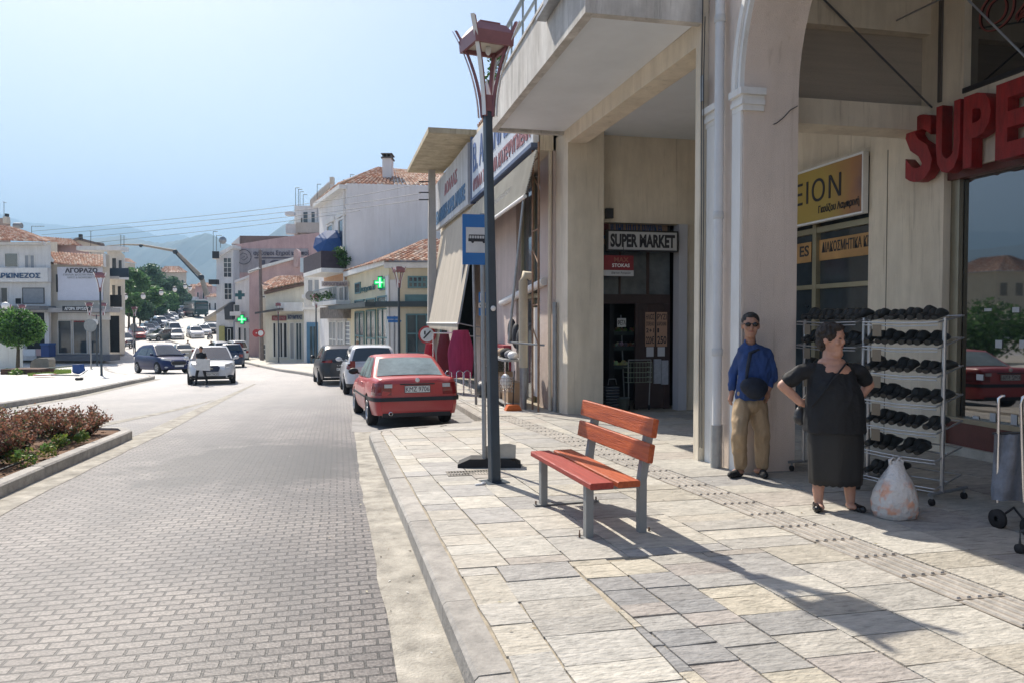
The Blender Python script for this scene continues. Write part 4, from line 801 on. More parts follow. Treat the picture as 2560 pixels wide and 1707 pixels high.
n3 = n.new('ShaderNodeTexNoise'); n3.inputs['Scale'].default_value = 22; n3.inputs['Detail'].default_value = 6; l.new(tc.outputs['Object'], n3.inputs['Vector']); bp = n.new('ShaderNodeBump'); bp.inputs['Strength'].default_value = .8; bp.inputs['Distance'].default_value = .03; l.new(n3.outputs['Fac'], bp.inputs['Height']); l.new(bp.outputs[0], b.inputs['Normal'])
part('bag', m, bagm, PB, True)
m = MB()
for s in (-1, 1): m.tube([(s*.045, .0, .44), (s*.06, .0, .48), (s*.03, .0, .505), (0, .0, .47), (s*.015, .0, .44)], [.02, .016, .012, .014, .01], 6)
part('handle', m, bagm, PB, True)
single('paper_box', MB().box(p.x+.16, p.y+.22, z0, p.x+.30, p.y+.34, z0+.30), pm('pinkish_card', (.50, .38, .33), .8), 'pinkish card box standing behind the carrier bag', 'box')
# handbag hanging behind the woman
q = P(2001, 1030, 6.75); m = MB()
# market trolley at the right edge
TR = thing('market_trolley', 'grey cloth market trolley with bent chrome handle at the right edge', 'trolley', (5.2, 5.0, g(5.0)))
def TP(px, py, d=5.75): return P(px, py, d)
m = MB(); m.tube([TP(2494, 1255), TP(2496, 1070), TP(2496, 1010), TP(2497, 995), TP(2503, 989), TP(2511, 988)], .012, 8); part('handle', m, chrome, TR)
m = MB(); m.tube([TP(2560, 1255, 5.6), TP(2553, 1010, 5.6), TP(2556, 992, 5.6), TP(2565, 988, 5.6)], .012, 8); part('handle', m, chrome, TR)
m = MB(); m.tube([TP(2482, 1083, 5.8), TP(2570, 1080, 5.6)], .010, 8); part('cross_bar', m, blackp, TR)
rows = []
for i, (py, a, b) in enumerate(((1085, 2486, 2590), (1130, 2484, 2592), (1180, 2481, 2594), (1225, 2477, 2596), (1250, 2479, 2594))):
    r = []
    for j in range(13):
        s = j/12; x = lerp(a, b, s); r.append(TP(x, py+2*math.sin(j*1.3+i), 5.72+.05*math.sin(s*9+i*.7)-.06*s))
    for j in range(12, -1, -1): s = j/12; r.append(TP(lerp(a, b, s), py-6, 6.0))
    rows.append(r)
m = MB(); m.grid(rows, close=True); m.add(rows[-1], [tuple(range(26))]); m.add(rows[0], [tuple(range(25, -1, -1))]); part('cloth_bag', m, pm('blue_grey_cloth', (.19, .21, .25), .85, .22, 9, .5, bscale=30), TR)
c = TP(2494, 1295, 5.75); r_ = .075; z_ = g(c.y)+r_
part('wheel', MB().lathe((c.x-.015, c.y, z_), [(.02, 0), (r_, 0), (r_, .03), (.02, .03)], 18, 'x'), black, TR)
c2 = TP(2575, 1295, 5.5); part('wheel', MB().lathe((c2.x-.015, c2.y, z_), [(.02, 0), (r_, 0), (r_, .03), (.02, .03)], 18, 'x'), black, TR)
part('axle', MB().tube([(c.x, c.y, z_), (c.x+.15, c.y, z_+.08), (c2.x, c2.y, z_)], .01, 6), blackp, TR)
c3 = TP(2550, 1362, 5.1); z3 = g(c3.y); CW = thing('caster_stand', 'small black caster wheel of a stand cut off by the right edge', 'caster', (c3.x, c3.y, z3))
part('wheel', MB().lathe((c3.x-.015, c3.y, z3+.035), [(0, 0), (.035, 0), (.035, .03), (0, .03)], 14, 'x'), black, CW); part('stem', MB().tube([(c3.x, c3.y, z3+.05), (c3.x, c3.y, z3+.16), (c3.x+.5, c3.y-.2, z3+.16)], .012, 6), blackp, CW)
# ============================================================= people
skin = pm('skin_tan', (.42, .22, .145), .5, .12, 8, .08, bscale=60); skin2 = pm('skin_fair', (.50, .27, .19), .5, .12, 8, .08, bscale=60)
hairm = pm('dark_hair', (.018, .014, .012), .55, .4, 30, .6, bscale=120, stretch=(1, 1, .3)); hairg = pm('brown_black_hair', (.03, .02, .015), .6, .5, 30, .6, bscale=120, stretch=(1, 1, .3))
class Fig:
    """figure in a picture-facing frame: x right, y away, z up (metres); root at ground"""
    def __init__(s, label, px, py, zoff=0., ppm=None, group=None, loc=None):
        p = gpt(px, py, zoff) if loc is None else Vector(loc); s.d = p.x*SA+p.y*CA; s.px, s.py = px, py; s.k = F_PX/s.d
        s.t = thing('person', label, 'person', p, -YAW, group)
    def p(s, px, py, y=0.): return Vector(((px-s.px)/s.k, y, (s.py-py)/s.k))
def head(m, c, r, yaw, nose=.5, k=1.):
    """skull + jaw + nose + ears; yaw 0 looks at camera (-y), + turns to image right"""
    R = Matrix.Rotation(yaw, 3, 'Z'); f = R @ Vector((0, -1, 0)); sd_ = R @ Vector((1, 0, 0)); c = Vector(c); up = Vector((0, 0, 1))
    m.ell(c+up*.02*k, (.074*k, .092*k, .100*k), R); m.ell(c+f*.018*k-up*.045*k, (.058*k, .070*k, .072*k), R)       # cranium, face
    m.ell(c+f*.050*k-up*.088*k, (.036*k, .034*k, .030*k), R)                                                     # chin
    m.cap(c+f*.078*k+up*.014*k, c+f*.092*k-up*.024*k, .009*k, .0135*k, 8); m.ell(c+f*.072*k-up*.056*k, (.026*k, .016*k, .013*k), R)   # nose, lips
    m.ell(c+f*.078*k+up*.030*k, (.048*k, .012*k, .010*k), R)
    for s_ in (-1, 1): m.ell(c+sd_*s_*.074*k-up*.006*k-f*.01*k, (.010*k, .020*k, .032*k), R); m.ell(c+f*.062*k+sd_*s_*.036*k-up*.026*k, (.026*k, .02*k, .024*k), R)
    return f, sd_
def hand(m, w, d, n, k=1., curl=.5):
    """palm + five fingers; w wrist, d finger direction, n palm normal"""
    w, d, n = Vector(w), Vector(d).normalized(), Vector(n).normalized(); s_ = d.cross(n).normalized()
    m.ell(w+d*.045*k, (.03*k, .03*k, .03*k)); m.cap(w, w+d*.07*k, .026*k, .030*k, 8)
    for i, (o_, L) in enumerate(((-.028, .062), (-.010, .072), (.009, .068), (.027, .054))):
        a = w+d*.075*k+s_*o_*k; b_ = a+d*L*.5*k+n*curl*.012*k; c_ = b_+(d*(1-curl)+n*curl)*L*.5*k; m.cap(a, b_, .0095*k, .009*k, 7); m.cap(b_, c_, .009*k, .0075*k, 7)
    a = w+d*.02*k-s_*.026*k; m.cap(a, a+d*.035*k-s_*.025*k, .011*k, .010*k, 7); m.cap(a+d*.035*k-s_*.025*k, a+d*.062*k-s_*.03*k+n*.01*k, .010*k, .008*k, 7)
# ---- woman in black
WM = Fig('woman in black top and long skirt, hands on hips, looking to the right', 2090, 1274, loc=(4.05, 5.62, g(5.62)))
W = WM.p; bm_ = MB()
hc = W(2076, 845, .0); f, sd_ = head(bm_, hc, .1, math.radians(42), k=1.13)
bm_.cap(W(2076, 893, .02), W(2075, 870, .015), .066, .058); bm_.ell(W(2078, 903, .01), (.12, .085, .05))
bm_.ell(W(2085, 881, -.02), (.06, .055, .045))
eL, hL = W(1962, 962, .06), W(2008, 1012, .0); eR, hR = W(2182, 960, .08), W(2152, 1000, .05)
bm_.cap(W(2000, 925, .02), eL, .050, .046); bm_.cap(eL, W(2003, 1004, .03), .047, .033); hand(bm_, W(2002, 1004, .03), (1, .12, -.35), (0, -1, .1), 1., .4)
bm_.cap(W(2152, 925, .03), eR, .050, .046); bm_.cap(eR, W(2158, 995, .07), .045, .032); hand(bm_, W(2158, 994, .07), (-1, .2, -.3), (0, -1, 0), 1., .4)
for px_, py_, ax, fx in ((2056, 1200, 2048, 2036), (2128, 1200, 2128, 2136)):
    bm_.cap(W(px_, 1170, .02), W(ax, 1225, .01), .062, .048); bm_.cap(W(ax, 1225, .01), W(ax+1, 1256, .0), .048, .035)
    bm_.ell(W(ax, 1262, -.02), (.035, .08, .03))
bm_.ell(W(2085, 1000, .02), (.15, .11, .22)); bm_.ell(W(2082, 926, -.015), (.15, .095, .085))
mpart('body', remesh(bm_, .007, 3), skin2, WM.t)
m = MB(); rows = []          # top: draped torso rings plus short sleeves
for cx, py, hw, dp, yy in ((2079, 900, .07, .06, .02), (2079, 906, .13, .085, .02), (2079, 916, .178, .105, .02), (2079, 932, .200, .125, .015), (2080, 955, .208, .150, 0), (2083, 978, .232, .172, -.01), (2084, 1005, .250, .180, -.005), (2085, 1035, .256, .185, .0), (2086, 1060, .258, .186, .0), (2087, 1077, .260, .186, .0)):
    c = W(cx, py, yy); rows.append([c+Vector((hw*math.cos(2*math.pi*j/28), dp*math.sin(2*math.pi*j/28), 0)) for j in range(28)])
m.grid(rows, close=True); m.add(rows[0], [tuple(range(28))]); m.add(rows[-1], [tuple(range(27, -1, -1))])
m.ell(W(2056, 962, -.095), (.085, .06, .07)); m.ell(W(2106, 962, -.085), (.085, .06, .07))
m.cap(W(2030, 921, .02), W(2000, 928, .02), .058, .068); m.cap(W(2000, 928, .02), W(1979, 947, .042), .066, .068)
m.cap(W(2128, 921, .02), W(2152, 928, .03), .056, .066); m.cap(W(2152, 928, .03), W(2168, 946, .058), .064, .064)
blackcl = pm('black_cloth', (.009, .010, .013), .75, .3, 8, .35, bscale=25)
me2 = wrinkle(remesh(m, .008, 9), .006, (9, 9, 3.5)); bmx = bmesh.new(); bmx.from_mesh(me2); nc = W(2083, 893, -.05)
bmesh.ops.delete(bmx, geom=[v for v in bmx.verts if ((v.co.x-nc.x)/.125)**2+((v.co.y-nc.y)/.15)**2+((v.co.z-nc.z)/.105)**2 < 1], context='VERTS')
for v in bmx.verts:
    if v.is_boundary:
        q_ = Vector(((v.co.x-nc.x)/.125, (v.co.y-nc.y)/.15, (v.co.z-nc.z)/.105)); r_q = q_.length
        if r_q < 1.2: q_ /= r_q; v.co = Vector((nc.x+q_.x*.125, nc.y+q_.y*.15, nc.z+q_.z*.105))
bmx.to_mesh(me2); bmx.free()
mpart('top', me2, blackcl, WM.t)
m = MB(); rows = []; K = 48                     # skirt
for i, (py, hw, dp) in enumerate(((1060, .220, .15), (1075, .228, .155), (1090, .233, .158), (1110, .236, .158), (1130, .236, .155), (1150, .234, .152), (1170, .231, .150), (1190, .228, .148), (1207, .225, .146), (1208, .21, .135), (1150, .18, .12))):
    cx = 2090+(py-1060)*.02; c = W(cx, py, .01); f_ = min(1, i/8)
    rows.append([c+Vector((hw*math.cos(2*math.pi*j/K)*(1+.022*f_*math.sin(7*2*math.pi*j/K+1)+.012*f_*math.sin(13*2*math.pi*j/K)), dp*math.sin(2*math.pi*j/K)*(1+.05*f_*math.sin(7*2*math.pi*j/K+1)+.02*f_*math.sin(13*2*math.pi*j/K)), .006*math.sin(3*j)*f_)) for j in range(K)])
m.grid(rows, close=True); mesh_sk = part('skirt', m, pm('charcoal_skirt', (.016, .016, .017), .6, .25, 5, .4, bscale=14, stretch=(1, 1, .2)), WM.t, True)
m = MB(); k = 1.02; R = Matrix.Rotation(math.radians(42), 3, 'Z')          # short hair
m.ell(hc-f*.022+Vector((0, 0, .045)), (.096, .108, .098), R); m.ell(hc-f*.062+Vector((0, 0, -.01)), (.080, .064, .095), R); m.ell(hc+f*.042+Vector((0, 0, .095)), (.070, .055, .036), R); m.ell(hc-sd_*.05+Vector((0, 0, .04)), (.045, .068, .068), R)
for _ in range(34):
    u = Vector((rnd.gauss(0, 1), rnd.gauss(0, 1), abs(rnd.gauss(0, .8)))).normalized(); m.ell(hc-f*.02+Vector((0, 0, .035))+Vector((u.x*.088, u.y*.096, u.z*.095)), (.024, .024, .020), nu=7, nv=5)
mpart('hair', wrinkle(remesh(m, .006, 1), .007, (30, 30, 18)), hairg, WM.t)
m = MB()
for s_ in (-1, 1): m.ell(hc+f*.092+sd_*s_*.036+Vector((0, 0, .006)), (.014, .012, .006), R, 8, 5)
part('eye', m, pm('dark_eye', (.03, .02, .02), .4), WM.t, True)
m = MB(); m.ell(hc+f*.094-Vector((0, 0, .062)), (.024, .012, .006), R, 10, 5); part('mouth', m, pm('lips', (.30, .10, .08), .5), WM.t, True)
for ax, fx, dr in ((2047, 2034, (-.35, -1)), (2132, 2140, (.25, -.9))):
    m = MB(); d_ = Vector((dr[0], dr[1], 0)).normalized(); a_ = W(ax, 1268, .03); a_.z = .035
    m.cap(a_, a_+d_*.15, .037, .030, 10); m.ell(a_+d_*.11+Vector((0, 0, -.005)), (.038, .05, .028)); part('shoe', MB().add([v for v in m.v], m.f, None, True), pm('black_patent', (.015, .015, .017), .22, .2, 6), WM.t, True)
m = MB(); m.tube([W(2106, 901, -.07), W(2085, 918, -.125), W(2060, 942, -.165), W(2035, 975, -.17), W(2016, 1010, -.10)], .008, 6); st = part('bag_strap', m, blackcl, WM.t, True)
m = MB(); m.cap(W(1999, 1030, .14), W(2003, 1052, .14), .055, .045); single_bag = thing('handbag', 'small black handbag hanging at the side of the woman in black', 'handbag', WM.t.location+Vector((-.3, .1, .8)))
mm = MB(); c_ = P(2001, 1038, 6.45); mm.ell(c_, (.055, .05, .085)); mm.ell(c_-Vector((0, 0, .02)), (.06, .055, .06)); part('pouch', mm, blackp, single_bag)
mm = MB(); mm.tube([c_+Vector((-.04, -.03, .07)), c_+Vector((0, -.04, .15)), c_+Vector((.05, -.03, .2))], .007, 6); part('strap', mm, blackp, single_bag)
# ---- man leaning on the pier
MN = Fig('man in blue shirt, sunglasses and tan trousers leaning on the arcade pier', 1868, 1182, loc=(4.10, 7.12, g(7.2)))
M_ = MN.p; bm_ = MB(); hc = M_(1866, 803, -.02); f, sd_ = head(bm_, hc, .1, math.radians(-12), k=1.14)
bm_.cap(M_(1869, 850, .03), M_(1867, 830, .01), .062, .056); bm_.ell(M_(1872, 862, .03), (.11, .08, .05)); bm_.ell(M_(1880, 910, .03), (.10, .08, .2))
sL, sR = M_(1848, 872, .10), M_(1916, 872, -.02); eR = M_(1926, 932, .02); hR = M_(1908, 962, -.06)
bm_.cap(eR, hR, .042, .03); hand(bm_, hR, (-.15, -.15, -1), (-1, 0, 0), 1., .3)
eL = M_(1836, 925, .16); hL = M_(1829, 975, .10); bm_.cap(eL, hL, .04, .03); hand(bm_, hL, (-.25, -.1, -1), (1, 0, 0), 1., .6)
for (ax, ay, ty) in ((1842, 1150, -.02), (1900, 1152, .02)): bm_.cap(M_(ax, 1120, ty), M_(ax-1, ay+12, ty), .045, .035); bm_.ell(M_(ax-4, 1168, ty), (.07, .05, .03))
bm_.ell(M_(1870, 970, .03), (.12, .1, .12))
mpart('body', remesh(bm_, .007, 3), skin, MN.t)
shirtm = pm('blue_shirt_cotton', (.024, .065, .215), .8, .3, 6, .5, bscale=18, stretch=(1, 1, .5))
m = MB(); rows = []
for cx, py, hw, dp, yy in ((1869, 846, .06, .06, .01), (1871, 853, .11, .08, .02), (1878, 862, .165, .10, .03), (1884, 878, .185, .115, .03), (1884, 905, .178, .125, .03), (1879, 935, .165, .125, .02), (1873, 960, .155, .128, .015), (1869, 980, .152, .128, .015), (1868, 988, .140, .118, .015)):
    c = M_(cx, py, yy); rows.append([c+Vector((hw*math.cos(2*math.pi*j/28), dp*math.sin(2*math.pi*j/28), 0)) for j in range(28)])
m.grid(rows, close=True); m.add(rows[0], [tuple(range(28))]); m.add(rows[-1], [tuple(range(27, -1, -1))])
m.cap(M_(1906, 873, .0), M_(1918, 900, .0), .062, .057); m.cap(M_(1918, 900, .0), eR, .057, .051); m.cap(eR, M_(1914, 950, -.03), .051, .044)
m.cap(M_(1854, 873, .08), eL, .056, .047); m.cap(eL, M_(1830, 962, .11), .045, .039); m.cap(M_(1868, 850, .02), M_(1868, 843, .01), .064, .060)
sh = wrinkle(remesh(m, .008, 5), .009, (10, 10, 6), 3); bmx = bmesh.new(); bmx.from_mesh(sh); nc = M_(1865, 838, -.05)
bmesh.ops.delete(bmx, geom=[v for v in bmx.verts if (v.co-nc).length < .055], context='VERTS'); bmx.to_mesh(sh); bmx.free(); mpart('shirt', sh, shirtm, MN.t)
m = MB(); trm = pm('tan_trousers', (.42, .30, .18), .85, .25, 5, .55, bscale=12, stretch=(1, 1, .4))
m.ell(M_(1868, 975, .02), (.150, .125, .10)); m.ell(M_(1870, 1000, .02), (.155, .13, .11))
kL, kR = M_(1833, 1070, -.10), M_(1897, 1072, -.02)
m.cap(M_(1850, 1000, .0), kL, .098, .080); m.cap(kL, M_(1843, 1150, -.02), .078, .066); m.cap(M_(1888, 1000, .02), kR, .098, .080); m.cap(kR, M_(1901, 1152, .02), .078, .066)
mpart('trousers', wrinkle(remesh(m, .008, 5), .010, (9, 9, 5), 7), trm, MN.t)
m = MB(); R = Matrix.Rotation(math.radians(-12), 3, 'Z'); m.ell(hc-f*.018+Vector((0, 0, .052)), (.091, .107, .088), R); m.ell(hc-f*.055+Vector((0, 0, .0)), (.079, .063, .077), R); m.ell(hc+f*.05+Vector((.01, 0, .098)), (.06, .045, .030), R)
mpart('hair', wrinkle(remesh(m, .006, 1), .004, (30, 30, 18)), hairm, MN.t)
m = MB()
for s_ in (-1, 1): m.ell(hc+f*.100+sd_*s_*.036+Vector((0, 0, .010)), (.031, .013, .023), R, 12, 7)
m.tube([hc+f*.098-sd_*.078+Vector((0, 0, .016)), hc+f*.110+Vector((0, 0, .018)), hc+f*.098+sd_*.078+Vector((0, 0, .014))], .004, 5)
for s_ in (-1, 1): m.tube([hc+f*.098+sd_*s_*.076+Vector((0, 0, .014)), hc+sd_*s_*.090+Vector((0, 0, .012))], .004, 5)
part('sunglasses', m, pm('sunglass_black', (.01, .01, .01), .15), MN.t, True)
m = MB(); m.ell(hc+f*.095-Vector((0, 0, .062)), (.028, .010, .006), R, 10, 5); part('mouth', m, pm('lips', (.30, .10, .08), .5), MN.t, True)
m = MB(); m.tube([M_(1884, 862, -.06), M_(1861, 870, -.085), M_(1850, 915, -.13), M_(1846, 940, -.16)], .02, 6); m.ell(M_(1866, 953, -.15), (.150, .070, .105), Matrix.Rotation(math.radians(8), 3, 'Y')); m.ell(M_(1868, 960, -.16), (.12, .075, .10), Matrix.Rotation(math.radians(8), 3, 'Y'))
WB = thing('waist_bag', 'dark blue crossbody bag worn at the waist by the man in blue', 'bag', MN.t.location+Vector((0, 0, .9)), -YAW)
WB.location = MN.t.matrix_basis @ M_(1866, 985, -.14)
me = m.mesh('bag', pm('navy_cloth', (.012, .018, .035), .7, .3, 8, .3), WB.matrix_basis.inverted() @ MN.t.matrix_basis); o = bpy.data.objects.new('pouch', me); COL.objects.link(o); o.parent = WB
for ax, dr, yy in ((1843, (-.75, -.66), -.02), (1901, (-.1, -1), .02)):
    d_ = Vector((dr[0], dr[1], 0)).normalized(); a_ = M_(ax, 1170, yy+.02); a_.z = .045; m = MB(); m.cap(a_, a_+d_*.17, .046, .034, 10); m.ell(a_+Vector((0, 0, .02)), (.045, .05, .05)); m.ell(a_+d_*.13-Vector((0, 0, .008)), (.042, .05, .028)); part('shoe', m, black, MN.t, True)
# ---- far figures
def small_person(label, px, pyf, pyh, top, legs, skinm, off=-.14, stride=.0, arms=None, hairc=hairm, loc=None, sit=False, sleeve=False):
    Fg = Fig(label, px, pyf, off, loc=loc); H_ = (pyf-pyh)/Fg.k; t = Fg.t; s = H_/1.72; V = lambda x, y, z: Vector((x*s, y*s, z*s)); b = MB()
    b.ell(V(0, 0, 1.60), (.075*s, .09*s, .115*s)); b.cap(V(0, .0, 1.42), V(0, 0, 1.52), .055*s, .05*s, 8); b.ell(V(0, 0, 1.25), (.13*s, .1*s, .22*s))
    ar = arms or (((-.17, 0, 1.38), (-.22, .0, 1.12), (-.22, -.1, .88)), ((.17, 0, 1.38), (.22, 0, 1.12), (.2, -.1, .88)))
    for a, e, h in ar: b.cap(V(*a), V(*e), .045*s, .038*s, 8); b.cap(V(*e), V(*h), .038*s, .028*s, 8); b.ell(V(*h)-V(0, 0, .05), (.03*s, .02*s, .05*s), nu=8, nv=5)
    mpart('body', remesh(b, .014, 2), skinm, t)
    b = MB(); b.ell(V(0, 0, 1.28), (.19*s, .12*s, .20*s)); b.ell(V(0, 0, 1.08), (.17*s, .12*s, .18*s))
    for a, e, h in ar: b.cap(V(*a), V(*a).lerp(V(*e), .95 if sleeve else .4), .062*s, .055*s, 8)
    mpart('shirt', remesh(b, .016, 2), top, t)
    b = MB(); b.ell(V(0, 0, .94), (.165*s, .12*s, .12*s))
    for sg in (-1, 1): kx = sg*.09+stride*sg*.6; b.cap(V(sg*.085, 0, .9), V(kx, -.02, .48), .085*s, .062*s, 8); b.cap(V(kx, -.02, .48), V(sg*.09+stride*sg, .04 if stride else 0, .06+(.08 if stride and sg > 0 else 0)), .062*s, .045*s, 8)
    mpart('trousers', remesh(b, .016, 2), legs, t)
    b = MB(); b.ell(V(0, .02, 1.645), (.085*s, .098*s, .09*s)); part('hair', b, hairc, t, True)
    for sg in (-1, 1): part('shoe', MB().cap(V(sg*.09+stride*sg, .03, .035+(.07 if stride and sg > 0 else 0)), V(sg*.09+stride*sg-.05, -.12, .03+(.03 if stride and sg > 0 else 0)), .04*s, .03*s, 8), black, t, True)
    return Fg
cr = small_person('pedestrian in dark clothes crossing in front of the white hatchback', 503, 963, 865, blackcl, blackcl, skin, stride=.16, arms=(((-.15, 0, 1.38), (-.2, .02, 1.12), (-.05, -.15, 1.0)), ((.17, 0, 1.38), (.24, .05, 1.12), (.08, -.12, 1.02))))
cb = MB(); p = cr.t.location; c_ = p+Vector((.02, -.22, .60)); cb.prism([c_+Vector((-.16, 0, 0)), c_+Vector((.34, -.06, -.03)), c_+Vector((.34, -.06, .40)), c_+Vector((-.15, 0, .42))], (.0, .1, 0)); single('carrier_bag', cb, pm('white_bag', (.62, .62, .60), .5, .1, 9, .4), 'large white carrier bag held by the crossing pedestrian', 'carrier bag')
small_person('bare-headed person standing beyond the beige sedan in the road', 470, 893, 850, pm('dull_shirt', (.18, .12, .10), .8), blackcl, skin)
small_person('dark-haired rider in black beyond the white hatchback', 528, 892, 852, blackcl, blackcl, skin)
hp = small_person('person with a woolly cap on the pavement behind the parked white hatchback', 894, 940, 852, pm('patterned_brown_coat', (.20, .13, .10), .8, .4, 25), blackcl, skin, off=-.02, sleeve=True, hairc=pm('tan_knit_cap', (.36, .26, .14), .9, .3, 30))
part('cap_bobble', MB().ell((0, .02, (1.76)*.95), (.04, .04, .04)), pm('tan_knit_cap', (.36, .26, .14)), hp.t, True)
small_person('dark-haired person near the pharmacy pillar, head above the red car', 972, 930, 868, blackcl, blackcl, skin, off=-.02)
# ============================================================= vehicles
glass_car = pm('car_glass', (.02, .028, .032), .04, .2, 2, ior=1.75)
glass_dusty = pm('dusty_pale_glass', (.30, .38, .38), .22, .35, 1.5, ior=1.6, stretch=(1, 1, 2))
redlens = pm('red_tail_lens', (.22, .008, .01), .2, .15, 8, coat=.5); clearlens = pm('clear_lamp_lens', (.55, .56, .58), .08, .15, 10, coat=1.)
rimm = pm('alloy_rim', (.45, .45, .46), .35, .15, 8, metal=.7); under = pm('underbody', (.012, .012, .013), .9)
trim = pm('dark_trim', (.02, .02, .022), .55, .15, 6)
def paint(name, c, rough=.28, dust=.08): return pm(name, c, rough, dust, 1.5, coat=.6 if max(c) > .12 else .15, spec=.5 if max(c) > .12 else .35)
FACS = [(.0, .93), (.12, .965), (.3, .99), (.5, 1.), (.68, .992), (.82, .97), (.93, .945), (1., .90)]
class Car:
    def __init__(c, name, label, x, y, heading, L=4.2, W=1.72, H=1.43, kind='hatch', mat=None, z=None, detail=2, glass=None, group='cars on the street', **k):
        c.L, c.W, c.H = L, W, H; c.mat = mat; c.glass = glass or glass_car; c.det = detail
        z = ROAD(y)+.004 if z is None else z
        c.t = thing(name, label, k.get('cat', 'car'), (x, y, z), heading, group)
        dz = math.atan2(g(y+1.5)-g(y-1.5), 3.0); c.t.rotation_euler = Euler((dz*math.cos(heading), dz*math.sin(heading)*-1 if abs(math.sin(heading)) > .5 else 0, heading))
        h = H/1.43
        P_ = {  # (t along -1 rear..1 front : lower body top height), cabin profile (y fraction, z)
         'sedan': dict(top=[(-1, .84), (-.96, .93), (-.86, .955), (-.60, .97), (-.3, .93), (.3, .90), (.45, .885), (.75, .80), (.93, .70), (1, .58)], cab=[(-.64, .95), (-.36, 1.36), (-.05, 1.40), (.12, 1.37), (.44, .90)]),
         'hatch': dict(top=[(-1, .80), (-.97, .92), (-.8, .96), (-.3, .93), (.35, .90), (.5, .88), (.78, .80), (.94, .68), (1, .55)], cab=[(-.965, .93), (-.86, 1.30), (-.78, 1.385), (-.1, 1.43), (.10, 1.40), (.50, .90)]),
         'suv': dict(top=[(-1, .84), (-.975, .98), (-.8, 1.0), (-.3, .98), (.4, .96), (.55, .95), (.8, .88), (.95, .74), (1, .58)], cab=[(-.97, .97), (-.90, 1.34), (-.84, 1.41), (-.1, 1.43), (.16, 1.41), (.52, .95)]),
         'van': dict(top=[(-1, .84), (-.985, .9), (-.8, .92), (.6, .92), (.75, .88), (.9, .78), (.97, .66), (1, .55)], cab=[(-.985, .90), (-.95, 1.38), (-.9, 1.42), (.1, 1.43), (.32, 1.40), (.70, .90)])}[kind]
        c.top = [(a, b*h) for a, b in P_['top']]; c.cab = [(a*L/2, b*h) for a, b in P_['cab']]
        if k.get('cab'): c.cab = [(a*L/2, b*h) for a, b in k['cab']]
        if k.get('top'): c.top = [(a, b*h) for a, b in k['top']]
        c.belt = .90*h if kind != 'suv' else .96*h; c.sill = .22; c.wr = k.get('wr', .31); c.wy = [-L*.5+L*k.get('rw', .19), L*.5-L*k.get('fw', .195)]
        c.n = k.get('n', 9); c.build(kind)
    def plan(c, y): t = min(1, abs(2*y/c.L)); return max(.0, (1-t**c.n))**(1/c.n)*(1-.05*t*t)
    def ztop(c, y): return interp(c.top, 2*y/c.L)
    def zbot(c, y):
        z = c.sill+.04*abs(2*y/c.L)**6
        for wy in c.wy:
            r = c.wr+.045; d = abs(y-wy)
            if d < r: z = max(z, c.wr-.01+math.sqrt(r*r-d*d))
        return z
    def fac(c, z, y): 
        f = (z-c.sill)/max(.01, (c.ztop(y)-c.sill)); f = max(0, min(1, f)); return interp(FACS, f)
    def side(c, y, z): return c.W/2*c.plan(y)*c.fac(z, y)
    def bump(c, y, z):
        t = 2*y/c.L; a = max(0, (abs(t)-.86)/.14); return y+math.copysign(a*(.05*max(0, 1-abs(z-.42)/.22)-.03*max(0, (z-.62)/.3)), t)
    def cabw(c, z): 
        s = max(0, min(1, (z-c.belt)/(c.H-c.belt))); return c.W/2*(.90-.20*s-.05*s*s)
    def cabz(c, y): return interp(c.cab, y)
    def build(c, kind):
        L, W = c.L, c.W; N = 64 if c.det > 1 else 34; ye = L/2*.995; ysn = sorted(set([ye*math.copysign(abs(s)**.8, s) for s in [i*2/N-1 for i in range(N+1)]]))
        m = MB(); rows = []
        for y in ysn:
            zt, zb = c.ztop(y), c.zbot(y); zb = min(zb, zt-.05); r = []; w_ = c.W/2*c.plan(y)
            for f, _ in FACS: z = zb+(zt-zb)*f; r.append((w_*c.fac(z, y), z))
            w_end = r[-1][0]; half = [Vector((x, c.bump(y, z), z)) for x, z in r]+[Vector((w_end*.93, y, zt+.012)), Vector((w_end*.6, y, zt+.022)), Vector((0, y, zt+.028))]
            rows.append(half+[Vector((-v.x, v.y, v.z)) for v in half[-2::-1]])
        m.grid(rows, smooth=True); m.add(rows[0], [tuple(range(len(rows[0])))]); m.add(rows[-1], [tuple(range(len(rows[-1])-1, -1, -1))]); part('body', m, c.mat, c.t, True)
        m = MB(); m.box(-W*.40, -L*.47, .20, W*.40, L*.46, .62); part('underbody', m, under, c.t, True)
        # cabin
        m = MB(); rows = []; y0, y1 = c.cab[0][0], c.cab[-1][0]; M_ = 30 if c.det > 1 else 16
        cys = sorted(set([lerp(y0, y1, i/M_) for i in range(M_+1)]+[a for a, _ in c.cab]))
        for y in cys:
            zt = max(c.cabz(y), c.belt-.02); r = []
            for s in (0, .3, .6, .85, .96): z = (c.belt-.05)+(zt-c.belt+.05)*s; r.append(Vector((c.cabw(z)*c.cp(y), y, z)))
            w_ = r[-1].x; r += [Vector((w_*.93, y, zt+.006)), Vector((w_*.6, y, zt+.018)), Vector((0, y, zt+.024))]
            rows.append(r+[Vector((-v.x, v.y, v.z)) for v in r[-2::-1]])
        m.grid(rows, smooth=True); cb = part('cabin', m, c.mat, c.t, True)
